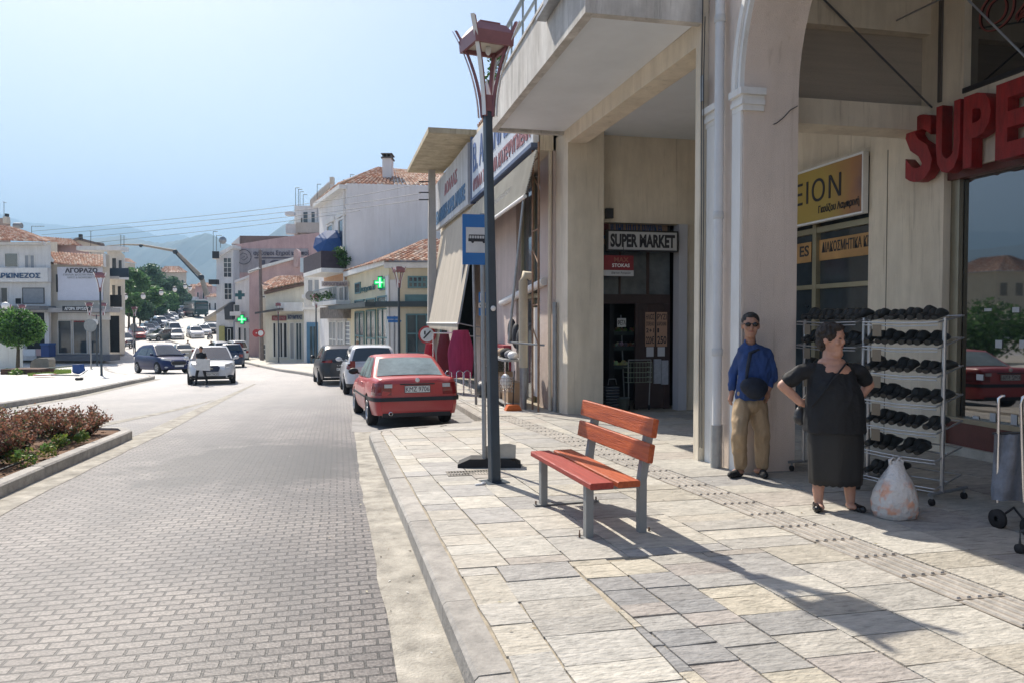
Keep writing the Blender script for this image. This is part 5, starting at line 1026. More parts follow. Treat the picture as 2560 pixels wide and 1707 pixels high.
        # glass
        def slope_glass(name, a, b, lo, hi, mar=.055):
            (ya, za), (yb, zb) = a, b; m = MB(); rows = []; nrm = Vector((0, (zb-za), (ya-yb))).normalized()
            if nrm.z < 0: nrm = -nrm
            for i in range(7):
                s = lerp(lo, hi, i/6); y, z = lerp(ya, yb, s), lerp(za, zb, s); w_ = c.cabw(z)*c.cp(y)-mar
                rows.append([Vector((w_*q, y, z+.02*(1-q*q)+.004))+nrm*.010 for q in (-1, -.75, -.5, -.25, 0, .25, .5, .75, 1)])
            m.grid(rows, smooth=True); return part(name, m, c.glass, c.t, True)
        slope_glass('windscreen', c.cab[-1], c.cab[-2], .05, .93)
        if kind == 'sedan': slope_glass('rear_window', c.cab[0], c.cab[1], .07, .90, .075)
        else: slope_glass('rear_window', c.cab[0], c.cab[1], .12, .97, .10)
        zb_ = c.belt+.015; zt_ = c.H-.115*c.H/1.43
        yr, yf = c.cab[1 if kind == 'sedan' else 2][0], c.cab[-2][0]; rb, fb = c.cab[0][0], c.cab[-1][0]
        ya_b = lerp(rb, yr, .42 if kind == 'sedan' else .55); ya_t = yr+.08; yb_b = lerp(fb, yf, .22); yb_t = yf-.0
        mid = (-.30+.06)*L/4.2 if kind != 'van' else .15
        panes = [(ya_b, ya_t, mid-.03, mid-.03), (mid+.03, mid+.03, yb_b, yb_t)]
        if kind == 'sedan': panes = [(ya_b, ya_t, ya_b+.20, ya_t+.08)]+[(ya_b+.24, ya_t+.12, mid-.03, mid-.03), (mid+.03, mid+.03, yb_b, yb_t)]
        for sd_ in (-1, 1):
            for (b0, t0, b1, t1) in panes:
                m = MB(); rows = []
                for i in range(5):
                    s = i/4; z = lerp(zb_, zt_, s); r = []
                    for j in range(7): y = lerp(lerp(b0, t0, s), lerp(b1, t1, s), j/6); r.append(Vector((sd_*(c.cabw(z)*c.cp(y)+.006), y, z)))
                    rows.append(r)
                m.grid(rows, smooth=True); part('side_window', m, c.glass, c.t, True)
        for sd_ in (-1, 1):
            for wy in c.wy: c.wheel(sd_, wy)
            m = MB(); y = c.cab[-1][0]-.28; z = c.belt+.09; x = sd_*(W/2*.92); m.ell((x+sd_*.11, y, z), (.105, .055, .068)); m.tube([(x-sd_*.02, y+.02, z-.05), (x+sd_*.07, y, z-.02)], .02, 6); part('mirror', m, trim if kind == 'sedan' and c.det > 2 else c.mat, c.t, True)
        if c.det > 1:
            for sd_ in (-1, 1):
                for y in (mid, c.cab[-1][0]-.42, (ya_b+.30) if kind == 'sedan' else None):
                    if y is None: continue
                    m = MB(); zs = [c.zbot(y)+.03+(c.belt-.04-c.zbot(y)-.03)*i/6 for i in range(7)]
                    m.grid([[Vector((sd_*(c.side(y+e, z)+.002), y+e, z)) for z in zs] for e in (-.005, .005)]); part('door_gap', m, trim, c.t, True)
                for y in (mid+.14, c.cab[-1][0]-1.35*L/4.2+.0):
                    part('door_handle', MB().ell((sd_*(c.side(y, c.belt-.09)+.008), y, c.belt-.09), (.018, .085, .016)), c.mat, c.t, True)
    def cp(c, y): return 1-.05*abs(2*y/c.L)**2
    def wheel(c, sd_, wy):
        r = c.wr; w_ = .19; x = sd_*(c.W/2-.11)
        m = MB(); m.lathe((x, wy, r), [(r*.62, -w_/2), (r*.9, -w_/2), (r, -w_/2+.03), (r, w_/2-.03), (r*.9, w_/2), (r*.62, w_/2)], 26 if c.det > 1 else 14, 'x'); m.lathe((x, wy, r), [(0, -w_*.2), (r*.64, -w_*.2), (r*.64, w_*.2), (0, w_*.2)], 18, 'x'); wl = part('wheel', m, black, c.t, True)
        m = MB(); xo = x+sd_*(w_/2-.012)
        m.lathe((x, wy, r), [(r*.60, sd_*(w_/2-.03)), (r*.66, sd_*(w_/2+.002)), (r*.60, sd_*(w_/2+.004)), (r*.56, sd_*(w_/2-.03))], 22, 'x')
        for k in range(5):
            a = k*2*math.pi/5+.3; m.box(-.004, -.033, 0, .012, .033, r*.62, m=Matrix.Translation((xo-sd_*.01, wy, r)) @ Matrix.Rotation(a, 4, 'X'))
        m.lathe((xo-.008, wy, r), [(0, 0), (.06, 0), (.06, .018), (0, .018)], 12, 'x'); part('rim', m, rimm, wl, True)
    def wrap(c, name, end, z0, z1, xa, yb, mat, off=.008, sides=(1, -1), n=8, label=None, par=None, z0b=None, z1b=None):
        """panel that hugs the body from x=xa on the end face round the corner to yb metres along the flank"""
        L = c.L; ye = L/2*.995
        for sd_ in sides:
            pts = []
            w_end = c.W/2*c.plan(ye); 
            for i in range(5): pts.append((lerp(xa, w_end, i/4), ye, True))
            if yb > 0:
                for i in range(1, n+1): y = ye-yb*(i/n)**1.8; pts.append((None, y, False))
            m = MB(); rows = []; K = 5; tot = len(pts)-1
            for q, (x, y, endf) in enumerate(pts):
                r = []; za = lerp(z0, z0b if z0b is not None else z0, q/tot); zz = lerp(z1, z1b if z1b is not None else z1, q/tot)
                for j in range(K):
                    z = lerp(za, zz, j/(K-1)); yy = c.bump(end*y, z)
                    if endf: X = x*(c.fac(z, end*y)/1.0) if x > xa+.001 else x; r.append(Vector((sd_*X, yy+end*off, z)))
                    else: r.append(Vector((sd_*(c.side(y*end, z)+off), yy+end*off*.3, z)))
                rows.append(r)
            m.grid(rows, smooth=False); part(name, m, mat, par or c.t, True, label=label)
    def plate(c, end, z, s, w_=.50, h_=.11, x=0, proud=.022, txt=None):
        y = c.bump(end*c.L/2, z)+end*proud; m = MB(); m.box(x-w_/2, y-.008, z-h_/2, x+w_/2, y+.008, z+h_/2); p = part('number_plate', m, whitep, c.t, True)
        m = MB()
        for a, b_, cc, d in ((-w_/2, -h_/2, w_/2, -h_/2+.008), (-w_/2, h_/2-.008, w_/2, h_/2), (-w_/2, -h_/2, -w_/2+.008, h_/2), (w_/2-.008, -h_/2, w_/2, h_/2)): m.box(x+a, y+(.0085 if end > 0 else -.0105), z+b_, x+cc, y+(.0105 if end > 0 else -.0085), z+d)
        part('plate_rim', m, inkm, p, True)
        if s:
            bpy.context.view_layer.update(); R_ = rootmat(c.t); xd = Vector((-end, 0, 0)); M = R_ @ frame((x-xd.x*w_*.455, y+end*.011, z-h_*.32), xd, (0, 0, 1)); text('plate_lettering', s, p, inkm, M, w_*.91, h_*.66, .002, .0)
    def strip(c, name, z0, z1, mat, off=.012, y0=None, y1=None):
        for sd_ in (-1, 1):
            m = MB(); ys_ = [lerp(y0, y1, i/10) for i in range(11)]; m.grid([[Vector((sd_*(c.side(y, z)+off*(1 if 0 < j < 3 else .2)), y, z)) for j, z in enumerate((z0, lerp(z0, z1, .2), lerp(z0, z1, .8), z1))] for y in ys_]); part(name, m, mat, c.t, True)
# ---- 1 red saloon
redp = pm('sun_faded_red_paint', (.46, .035, .035), .38, .15, 1.2, coat=.35, col2=(.50, .065, .06), stretch=(1, 1, 1))
red = Car('parked_car', 'sun-faded red saloon parked nose away in the bay, number plate KMZ 9706', 0.90, 15.33, math.radians(5.5), L=4.2, W=1.61, H=1.36, kind='sedan', mat=redp, detail=3, glass=glass_dusty, n=16, wr=.285, rw=.225,
          cab=[(-.66, .925), (-.36, 1.32), (-.10, 1.36), (.14, 1.335), (.47, .87)], top=[(-1, .82), (-.975, .92), (-.93, .94), (-.66, .94), (-.3, .90), (.3, .87), (.45, .85), (.75, .78), (.93, .66), (1, .55)])
red.wrap('tail_lamp', -1, .61, .82, .46, .30, redlens, off=.014)
red.wrap('reversing_lamp', -1, .785, .85, .56, 0, clearlens, off=.013) if 0 else None
for s_ in (-1, 1):
    y = red.bump(-red.L/2, .82)-.012; m = MB(); m.box(s_*.52-.07, y-.006, .74, s_*.52+.07, y+.004, .805); part('reversing_lamp', m, clearlens, red.t, True)
    m = MB(); m.box(s_*.66-.0, y-.006, .775, s_*.66+.004, y, .845)
red.wrap('bumper_strip', -1, .50, .57, 0, .55, trim, off=.035); 
m = MB(); y = -red.L/2+.02; m.box(-.62, y-.03, .22, .60, y+.25, .335); part('rear_valance', m, trim, red.t, True)
m = MB(); m.lathe((-.48, -red.L/2-.06, .285), [(.028, 0), (.038, 0), (.038, .2), (.028, .2), (.028, 0)], 14, 'y'); part('exhaust', m, chrome, red.t, True)
m = MB(); y = red.bump(-red.L/2, .78)-.008; m.box(-.31, y-.016, .79, .31, y, .812); part('plate_recess', m, trim, red.t, True)
red.plate(-1, .71, 'KMZ 9706', .46, .13)
part('badge', MB().lathe((0, red.bump(-red.L/2, .88)-.01, .872), [(0, 0), (.040, 0), (.040, .01), (0, .014)], 18, 'y'), whitep, red.t, True)
red.strip('side_moulding', .50, .545, trim, .012, -1.1, 1.2)
part('wiper_washer', MB().ell((0, -1.05, 1.34), (.02, .02, .01)), trim, red.t, True)
m = MB(); m.box(-.60, -1.34, 1.0, .60, -1.28, 1.16)
# ---- 2 white hatchback behind
wp1 = paint('white_car_paint', (.62, .63, .65)); 
c2 = Car('parked_car', 'white hatchback with tall red tail lamps parked ahead of the red saloon', .45, 24.3, math.radians(3), L=4.2, W=1.73, H=1.47, kind='hatch', mat=wp1, detail=3, n=8, cab=[(-.98, .90), (-.80, 1.34), (-.70, 1.40), (-.1, 1.43), (.10, 1.40), (.50, .90)])
c2.wrap('tail_lamp', -1, .70, 1.0, .68, .22, redlens, off=.015, z0b=.78, z1b=1.02); c2.plate(-1, .66, None, .45, .11)
c2.wrap('bumper_shadow', -1, .24, .34, 0, .4, trim, off=.006)
# ---- 3 dark hatchback
bk1 = paint('charcoal_car_paint', (.02, .024, .032))
c3 = Car('parked_car', 'dark charcoal hatchback with rounded tail parked farthest along the bay', -.62, 29.9, math.radians(6), L=4.3, W=1.78, H=1.47, kind='hatch', mat=bk1, detail=3, n=6, cab=[(-.98, .88), (-.80, 1.28), (-.68, 1.38), (-.1, 1.43), (.10, 1.40), (.50, .90)])
c3.wrap('tail_lamp', -1, .84, .93, .42, .25, redlens, off=.02); c3.plate(-1, .60, 'KMY 2', .48, .11); c3.wrap('bumper_line', -1, .30, .33, 0, .1, chrome, off=.012)
text('tail_lettering', 'LEON', c3.t, rimm, rootmat(c3.t) @ frame((-.22, c3.bump(-2.15, .74)-.03, .72), (1, 0, 0), (0, 0, 1)), .44, .04, .004)
# ---- 4 white hatchback coming
c4 = Car('moving_car', 'white hatchback driving towards the camera with a blue-black grille', -5.68, 32.0, math.pi+math.radians(10), L=4.3, W=1.77, H=1.46, kind='hatch', mat=wp1, detail=3, n=6)
c4.wrap('headlamp', 1, .60, .73, .52, .36, clearlens, off=.012, z0b=.72, z1b=.84); c4.plate(1, .40, 'KMH 9430')
m = MB(); y = c4.bump(c4.L/2, .6)+.012; m.prism([(-.24, y-.02, .50), (.24, y-.02, .50), (.30, y-.02, .66), (.22, y-.02, .73), (-.22, y-.02, .73), (-.30, y-.02, .66)], (0, .05, 0)); part('grille', m, pm('navy_grille', (.015, .03, .08), .5), c4.t, True)
part('badge', MB().box(-.055, y+.021, .57, .055, y+.03, .65), chrome, c4.t, True)
m = MB(); y = c4.bump(c4.L/2, .3)+.01; m.box(-.5, y-.03, .24, .5, y+.005, .33); part('lower_grille', m, trim, c4.t, True)
for s_ in (-1, 1): part('fog_lamp', MB().ell((s_*.68, c4.L/2-.03, .31), (.13, .06, .06)), trim, c4.t, True)
# ---- 5 navy hatchback turning
nv = paint('navy_car_paint', (.008, .018, .085))
fx = gpt(403, 925, -.14)
c5 = Car('moving_car', 'navy blue hatchback turning in front of the corner plaza', -10.5, 44.4, math.pi+math.radians(38), L=3.95, W=1.72, H=1.50, kind='hatch', mat=nv, detail=3, n=6, cab=[(-.97, .92), (-.76, 1.36), (-.6, 1.46), (-.1, 1.50), (.08, 1.47), (.52, .94)])
c5.wrap('headlamp', 1, .66, .76, .45, .42, clearlens, off=.012, z0b=.76, z1b=.84); c5.plate(1, .42, None); y = c5.bump(c5.L/2, .6)+.012
m = MB(); m.prism([(-.36, y-.02, .48), (.36, y-.02, .48), (.42, y-.02, .62), (.30, y-.02, .68), (-.30, y-.02, .68), (-.42, y-.02, .62)], (0, .03, 0)); part('grille', m, trim, c5.t, True)
m = MB(); m.tube([(-.42, y+.01, .58), (-.36, y+.012, .48), (.36, y+.012, .48), (.42, y+.01, .58)], .012, 5); part('grille_trim', m, chrome, c5.t, True)
for s_ in (-1, 1): part('fog_lamp', MB().ell((s_*.66, c5.L/2-.02, .36), (.10, .05, .045)), clearlens, c5.t, True)
# ---- generic farther cars
def far_car(name, label, px, py, heading, kind='hatch', mat=None, rear=False, W=1.74, H=1.46, L=4.2, d=None, plate=True, group='cars on the street'):
    """px,py: where the middle of the near end touches the road"""
    p = gpt(px, py, -.14) if d is None else P(px, py, d)
    hd = math.radians(heading); f = Vector((-math.sin(hd), math.cos(hd), 0)); c_ = p+f*(L/2 if rear else -L/2)
    c = Car(name, label, c_.x, c_.y, hd, L=L, W=W, H=H, kind=kind, mat=mat, detail=1, n=7, group=group)
    c.wrap('tail_lamp', -1, .72, .92, .56, .2, redlens, off=.015); c.wrap('headlamp', 1, .62, .76, .46, .3, clearlens, off=.015)
    if plate: c.plate(-1 if rear else 1, .42 if not rear else .6, None)
    if not rear: m = MB(); y = c.bump(L/2, .5)+.01; m.box(-.40, y-.03, .50, .40, y+.006, .60); part('grille', m, trim, c.t, True)
    return c
beige = paint('beige_car_paint', (.42, .40, .34)); silver = paint('silver_car_paint', (.40, .41, .42), .3); dgrey = paint('dark_grey_car_paint', (.045, .05, .055)); black_p = paint('black_car_paint', (.014, .015, .018)); redc = paint('red_car_paint', (.35, .03, .03)); dblue = paint('dark_blue_car_paint', (.02, .04, .09)); greenish = paint('grey_green_car_paint', (.12, .14, .13))
FH = 14    # far street heading (deg)
far_car('moving_car', 'beige saloon driving away beyond the navy hatchback', 465, 899, 20, 'sedan', beige, True, 1.7, 1.38, 4.3)
far_car('moving_car', 'dark people carrier driving away beside the white hatchback', 578, 919, 8, 'suv', dblue, True, 1.76, 1.62, 4.3)
far_car('moving_car', 'white estate van driving away along the shops', 600, 903, 16, 'van', wp1, True, 1.72, 1.75, 4.2)
far_car('moving_car', 'white car showing only its roof beyond the dark people carrier', 556, 893, 18, 'hatch', wp1, True, 1.7, 1.45)
far_car('moving_car', 'silver hatchback in the middle of the far street, facing the camera', 445, 852, 180+18, 'hatch', silver, False, 1.66, 1.42, 3.9)
far_car('moving_car', 'white van right behind the silver hatchback in the far street', 440, 845, 180+20, 'van', wp1, False, 1.8, 1.95, 4.6)
far_car('moving_car', 'white crossover facing the camera on the right of the far street', 495, 849, 180+20, 'suv', wp1, False, 1.82, 1.60, 4.3)
far_car('parked_car', 'white hatchback parked behind the white crossover by the far shops', 515, 841, 180+18, 'hatch', wp1, False, 1.74, 1.5)
far_car('parked_car', 'silver car parked farther up by the far shops, right row', 533, 822, 180+18, 'hatch', silver, False, 1.74, 1.5)
far_car('parked_car', 'black car with sunlit roof in the right parked row', 530, 838, 180+18, 'suv', black_p, False, 1.74, 1.5)
far_car('turning_car', 'silver-grey hatchback crossing sideways at the far junction', 372, 853, 180-40, 'hatch', greenish, False, 1.75, 1.45, 3.9)
far_car('parked_car', 'dark blue car parked at the corner behind the motorcycle', 322, 866, 180+30, 'hatch', dblue, False, 1.75, 1.5)
far_car('parked_car', 'white saloon at the foot of the uphill parked row', 352, 846, 180+10, 'sedan', wp1, False, 1.7, 1.4)
PK = [(378, 838, 'hatch', silver, 'silver'), (350, 850, 'hatch', redc, 'red'), (397, 829, 'suv', black_p, 'black'), (408, 820, 'suv', wp1, 'white'), (419, 813, 'hatch', dblue, 'dark blue'), (428, 808, 'hatch', silver, 'silver'), (436, 803, 'hatch', wp1, 'white'), (444, 798, 'suv', dgrey, 'dark grey'), (451, 794, 'hatch', silver, 'silver'), (458, 791, 'hatch', redc, 'red'), (464, 788, 'van', wp1, 'white'), (474, 786, 'hatch', wp1, 'white'), (388, 832, 'hatch', wp1, 'white')]
nb = ['lowest, beside the turning hatchback', 'half hidden behind the turning hatchback', 'third from the bottom', 'just above the black one', 'above the white off-roader', 'above the dark blue one', 'above the middle silver one', 'close to the hilltop', 'above the dark grey one', 'just below the top white van', 'at the hilltop', 'topmost, right of the van', 'between the silver and black ones']
for (px, py, kd, mt, cn), q in zip(PK, nb): far_car('parked_car', '%s %s in the row climbing the hill, %s' % (cn, {'hatch': 'hatchback', 'suv': 'off-roader', 'van': 'van'}[kd], q), px, py, 180+24, kd, mt, False, 1.76, 1.5 if kd == 'hatch' else 1.7, group='cars parked up the hill', plate=False)
# ---- bus
pb_ = gpt(505, 797, -.14); hb = math.radians(180+22); f = Vector((-math.sin(hb), math.cos(hb), 0)); pc = pb_-f*5.5
BU = thing('bus', 'dark green coach coming down the far street, front towards the camera', 'bus', (pc.x, pc.y, ROAD(pc.y)+.05), hb)
greenb = paint('dark_green_bus_paint', (.012, .055, .055)); m = MB(); rows = []
for y, s, zt in ((-5.5, .95, 3.0), (-5.3, 1., 3.1), (4.9, 1., 3.1), (5.35, .98, 2.95), (5.5, .93, 2.2)): rows.append([Vector((s*x, y, z)) for x, z in ((1.22, .35), (1.25, 1.4), (1.22, zt-.25), (1.0, zt), (-1.0, zt), (-1.22, zt-.25), (-1.25, 1.4), (-1.22, .35))])
m.grid(rows, smooth=False, close=True); m.add(rows[0], [tuple(range(8))]); m.add(rows[-1], [tuple(range(7, -1, -1))]); part('body', m, greenb, BU, True)
m = MB(); m.quad((-1.08, 5.53, 1.35), (1.08, 5.53, 1.35), (1.05, 5.47, 2.65), (-1.05, 5.47, 2.65)); part('windscreen', m, glass_car, BU, True)
for s_ in (-1, 1):
    m = MB(); m.box(s_*1.255-.01, -4.8, 1.55, s_*1.255+.01, 4.6, 2.5); part('side_window', m, glass_car, BU, True); part('headlamp', MB().ell((s_*.95, 5.5, .75), (.14, .05, .1)), clearlens, BU, True)
    for wy in (-3.2, 3.4): part('wheel', MB().lathe((s_*1.1-.12, wy, .45), [(0, 0), (.5, 0), (.5, .26), (0, .26)], 18, 'x'), black, BU, True)
    part('mirror', MB().box(s_*1.38-.08, 5.3, 1.9, s_*1.38+.08, 5.4, 2.4), trim, BU, True)
part('roof_box', MB().box(-.9, 3.6, 3.05, .9, 5.0, 3.25), whitep, BU, True)
# ---- motorcycles
def motorcycle(label, px, py, hd):
    p = gpt(px, py, -.14); t = thing('motorcycle', label, 'motorcycle', (p.x, p.y, ROAD(p.y)+.004), math.radians(hd), 'motorcycles')
    for y in (-.62, .62): w_ = part('wheel', MB().lathe((-.05, y, .30), [(.2, 0), (.30, .0), (.30, .1), (.2, .1), (.2, 0)], 16, 'x'), black, t, True)
    part('frame', MB().tube([(0, -.62, .3), (0, -.1, .4), (0, .35, .75), (0, .62, .3)], .04, 6), steel, t, True); part('seat', MB().ell((0, -.25, .78), (.13, .38, .07)), blackp, t, True); part('tank', MB().ell((0, .2, .78), (.15, .24, .13)), pm('dark_red_tank', (.1, .015, .02), .3), t, True)
    part('engine', MB().ell((0, .05, .42), (.16, .22, .18)), steel, t, True); part('handlebar', MB().tube([(-.35, .35, 1.0), (0, .42, .95), (.35, .35, 1.0)], .018, 6), blackp, t, True); part('headlamp', MB().ell((0, .55, .82), (.1, .08, .1)), clearlens, t, True)
motorcycle('motorcycle parked in front of the dark blue corner car', 318, 872, 160); motorcycle('motorcycle standing beside the white crossover', 525, 850, 170); motorcycle('second motorcycle leaning by the corner car, nearer the lamp', 334, 868, 200)
# ============================================================= neighbouring shops and far buildings
RIGHT = Vector((CA, -SA, 0)); AWAY = Vector((SA, CA, 0)); UP = Vector((0, 0, 1))
tile_m = attr_mat('terracotta_tile', .85, .2, 20, (1, 1, 1), .3, .15, 3)
def roof_plane(mb, e0, e1, r1, r0, n=None, rows_=None, amp=.05, thick=.06):
    """barrel-tile slope: eave e0-e1, top r0-r1"""
    e0, e1, r1, r0 = map(Vector, (e0, e1, r1, r0)); L = max((e1-e0).length, (r1-r0).length); S = ((r0-e0).length+(r1-e1).length)/2
    n = n or max(3, int(L/.26)); m_ = rows_ or max(2, int(S/.38)); nrm = (e1-e0).cross(r0-e0).normalized()
    if nrm.z < 0: nrm = -nrm
    for j in range(m_):
        for i in range(n):
            t = rnd.uniform(.75, 1.15); tn = rnd.choice(((.48, .26, .17), (.55, .34, .24), (.42, .21, .14), (.62, .46, .36), (.66, .52, .42))); tn = tuple(c*t for c in tn)
            a0, a1 = i/n, (i+1)/n; b0, b1 = j/m_, min(1, (j+1.12)/m_)
            def q(a, b, h): return lerp(lerp(e0, e1, a), lerp(r0, r1, a), b)+nrm*h
            mid = (a0+a1)/2; w_ = (a1-a0)
            lo, hi = [], []
            for s, h in ((-.5, 0), (-.28, amp*.9), (0, amp*1.3), (.28, amp*.9)):
                lo.append(q(mid+s*w_, b0, h+.035)); hi.append(q(mid+s*w_, b1, h))
            lo.append(q(mid+.42*w_, b0, .035)); hi.append(q(mid+.42*w_, b1, 0)); lo.append(q(a1, b0, .01)); hi.append(q(a1, b1, -.005))
            mb.grid([lo, hi], tn, False); mb.add(lo, [tuple(range(len(lo)))], tn)
def cmass(t, name, outline, d, depth, mat, zbase=None):
    xm = max(x for x, _ in outline); dirn = AWAY if xm > 470 else Vector((ray(xm+4, 800).x, ray(xm+4, 800).y, 0)).normalized()
    """wall mass facing the camera: outline in picture pixels at distance d, with real depth"""
    pts = [P(x, y, d) for x, y in outline]; m = MB(); m.prism(pts, dirn*depth); return part(name, m, mat, t)
def crect(t, name, x0, y0, x1, y1, d, mat, out=.05, back=0., label=None, par=None):
    a, b = P(x0, y1, d), P(x1, y0, d); m = MB(); m.prism([Vector((a.x, a.y, a.z)), Vector((b.x, b.y, a.z)), b, Vector((a.x, a.y, b.z))], -AWAY*out if out > 0 else AWAY*.02)
    o = part(name, m, mat, t, label=label); return o
def cwin(t, x0, y0, x1, y1, d, fm, gm_, nx=1, ny=1, out=.05, bar=.05, name='window'):
    a, b = P(x0, y1, d), P(x1, y0, d); w_ = (b-a).dot(RIGHT); h_ = b.z-a.z; m = MB(); M = frame(a-AWAY*.002, RIGHT, UP)
    for i in range(nx+1): x = (w_-bar)*i/nx; m.box(x, 0, 0, x+bar, h_, out, m=M)
    for j in range(ny+1): y = (h_-bar)*j/ny; m.box(0, y, 0, w_, y+bar, out-.004, m=M)
    o = part(name, m, fm, t); g_ = MB(); g_.box(bar*.5, bar*.5, .005, w_-bar*.5, h_-bar*.5, out*.5, m=M); part('pane', g_, gm_, o); return o
def ctext(t, s, x0, y0, x1, y1, d, mat, bold=.02, out=.06, par=None):
    a, b = P(x0, y1, d), P(x1, y0, d); return text('lettering', s, t, mat, frame(a-AWAY*out, RIGHT, UP), (b-a).dot(RIGHT), b.z-a.z, .02, bold)
def bthing(name, label, cat, x, y, d, group=None):
    p = P(x, y, d); return thing(name, label, cat, (p.x, p.y, g(p.y)-.1), 0, group)
teal = pm('teal_joinery', (.13, .25, .26), .6, .12, 3); tealg = pm('teal_dark_glass', (.04, .07, .08), .12, .3, 1, ior=1.6); yel = pm('pale_yellow_wall', (.74, .65, .46), .85, .06, 1, .1, stain=.08)
greyw = pm('off_white_wall', (.80, .78, .77), .88, .05, .5, .1, stain=.10); pink = pm('faded_pink_wall', (.58, .40, .38), .88, .1, .6, .1, stain=.12); gpaint = pm('grey_painted_wall', (.42, .39, .40), .88, .12, .8, .1, stain=.15)  # greyw is one even off-white wall colour
beigew = pm('beige_wall', (.66, .59, .49), .88, .08, .7, .1, stain=.10); whitefar = pm('far_white_wall', (.80, .79, .76), .88, .07, .6, .1, stain=.12); sky_blue = pm('blue_shopfront', (.08, .20, .32), .6, .15, 2); curtain = pm('pale_curtain', (.36, .36, .35), .8, .15, 6, stretch=(6, 6, 1)); shutterm = pm('grey_shutter', (.30, .32, .34), .7, .1, 4)
# ------------------------------------------------ shop building with the awnings (next to the porch)
SB = thing('awning_shop_building', 'two-storey shop building with painted fascia signs and awnings', 'building', (3.65, 22, -.4)); XS = 3.95
pinkish = pm('dusty_pink_render', (.60, .50, .45), .9, .08, 1, .3, stain=.12)
for y0_, y1_, zt_ in ((14.502, 15.6, 5.4), (18.0, 20.9, 5.2), (23.4, 24.4, 5.2), (30.4, 32, 5.4)): part('shop_pier', MB().box(XS, y0_, -1.2, XS+.25, y1_, zt_), pinkish, SB)
m = MB(); m.prism([(3.67, 14.502, 5.0), (3.67, 32, 5.25), (3.67, 32, 7.7), (3.67, 22.4, 7.35), (3.67, 14.502, 7.0)], (8, 0, 0)); part('upper_wall', m, cream, SB)
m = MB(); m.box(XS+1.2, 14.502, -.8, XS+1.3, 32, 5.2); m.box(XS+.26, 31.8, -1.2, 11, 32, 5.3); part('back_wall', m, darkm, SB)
m = MB(); m.prism([(2.21, 22.35, 7.20), (2.21, 31.2, 7.72), (2.21, 31.2, 7.86), (2.21, 22.35, 7.36)], (1.46, 0, 0)); part('roof_canopy', m, pm('stained_cream_concrete', (.56, .48, .33), .9, .12, 1.5, .2, stain=.28), SB)
m = MB(); roof_plane(m, (XS-.25, 14.5, 7.05), (XS-.25, 22.3, 7.4), (XS+3, 22.3, 8.6), (XS+3, 14.5, 8.2)); part('roof', m, tile_m, SB)
m = MB(); m.box(XS-.24, 14.5, 6.9, XS, 22.34, 7.04); part('eave', m, cream, SB)
sgnw = pm('weathered_sign_board', (.55, .56, .58), .6, .1, 1.5, stain=.22)
S1 = thing('fascia_sign', 'long white fascia sign with big blue letters above the corrugated shutter awning', 'sign', (3.5, 18.3, 5.2))
m = MB(); m.prism([(3.50, 14.4, 5.12), (3.50, 22.2, 5.22), (3.50, 22.2, 7.0), (3.50, 14.4, 6.75)], (.12, 0, 0)); part('sign_board', m, pm('pale_blue_sign_board', (.56, .60, .66), .5, .06, 2, stain=.10), S1)
m = MB(); m.box(3.47, 22.2, 5.1, 3.64, 22.28, 7.1); m.prism([(3.46, 14.4, 5.04), (3.46, 22.2, 5.14), (3.46, 22.2, 5.22), (3.46, 14.4, 5.12)], (.16, 0, 0)); part('sign_frame', m, pm('blue_frame', (.08, .12, .22), .6), S1)
sl_ = math.atan2(.12, 7.8); xd = Vector((0, -1, -.016)).normalized(); zd = Vector((0, -.016, 1)).normalized()
text('blue_lettering', 'Β. ΑΘΑΝΑΣΙΟΥ', S1, pm('faded_blue_letters', (.10, .17, .38), .6, .2, 6), frame((3.492, 21.9, 5.95), xd, zd), 7.2, .85, .01, .02)
text('red_lettering', 'ΦΥΛΛΑ ΤΡΟΦΙΜΑ ΚΑΤΕΨΥΓΜΕΝΑ', S1, pm('faded_red_letters', (.36, .16, .18), .6, .2, 6), frame((3.492, 21.9, 5.38), xd, zd), 7.3, .38, .01, .03)
S2 = thing('fascia_sign', 'older peeling fascia sign with SUPER MARKET in blue under the roof canopy', 'sign', (3.4, 27, 5.0))
m = MB(); m.prism([(3.42, 22.5, 5.12), (3.42, 31.6, 5.38), (3.42, 31.6, 7.32), (3.42, 22.5, 7.0)], (.12, 0, 0)); part('sign_board', m, sgnw, S2)
text('blue_lettering', 'ΕΛΛΗΝΙΚΗ SUPER MARKE', S2, pm('blue_faded_letters', (.05, .16, .32), .6, .25, 6), frame((3.412, 31.2, 5.55), Vector((0, -1, -.026)), Vector((0, -.026, 1))), 8.2, .55, .01, .05)
text('red_lettering', 'ΔΟΛΛΑΣ', S2, pm('faded_red_letters', (.36, .16, .18)), frame((3.412, 28.4, 6.30), Vector((0, -1, -.026)), Vector((0, -.026, 1))), 3.6, .48, .01, .04)
# corrugated drop awning
m = MB(); rows = []; n_ = 20
for i in range(n_*2+1):
    s = i/(n_*2); o_ = .022*(1 if i % 2 else -1); rows.append([Vector((lerp(3.52, 3.28, s)+o_, y, lerp(4.92+.01*(y-14), 4.02+.0*(y-14), s))) for y in (14.15, 16, 18, 20, 22.3)])
m.grid(rows, smooth=False); CA_ = thing('corrugated_awning', 'white corrugated awning lowered over the shop window beside the porch', 'awning', (3.4, 18, 4.0)); part('corrugated_sheet', m, pm('white_corrugated', (.62, .62, .58), .6, .06, 2, stain=.12), CA_)
part('bottom_bar', MB().tube([(3.27, 14.1, 4.0), (3.27, 22.3, 4.0)], .04, 8), whitep, CA_)
text('faint_lettering', 'ΑΘΑΝΑΣΙΟΥ', CA_, pm('faint_grey_letters', (.42, .43, .44)), frame((3.375, 18.4, 4.40), Vector((0, -1, 0)), Vector((.24, 0, .9)).normalized()), 2.4, .14, .01, 0)
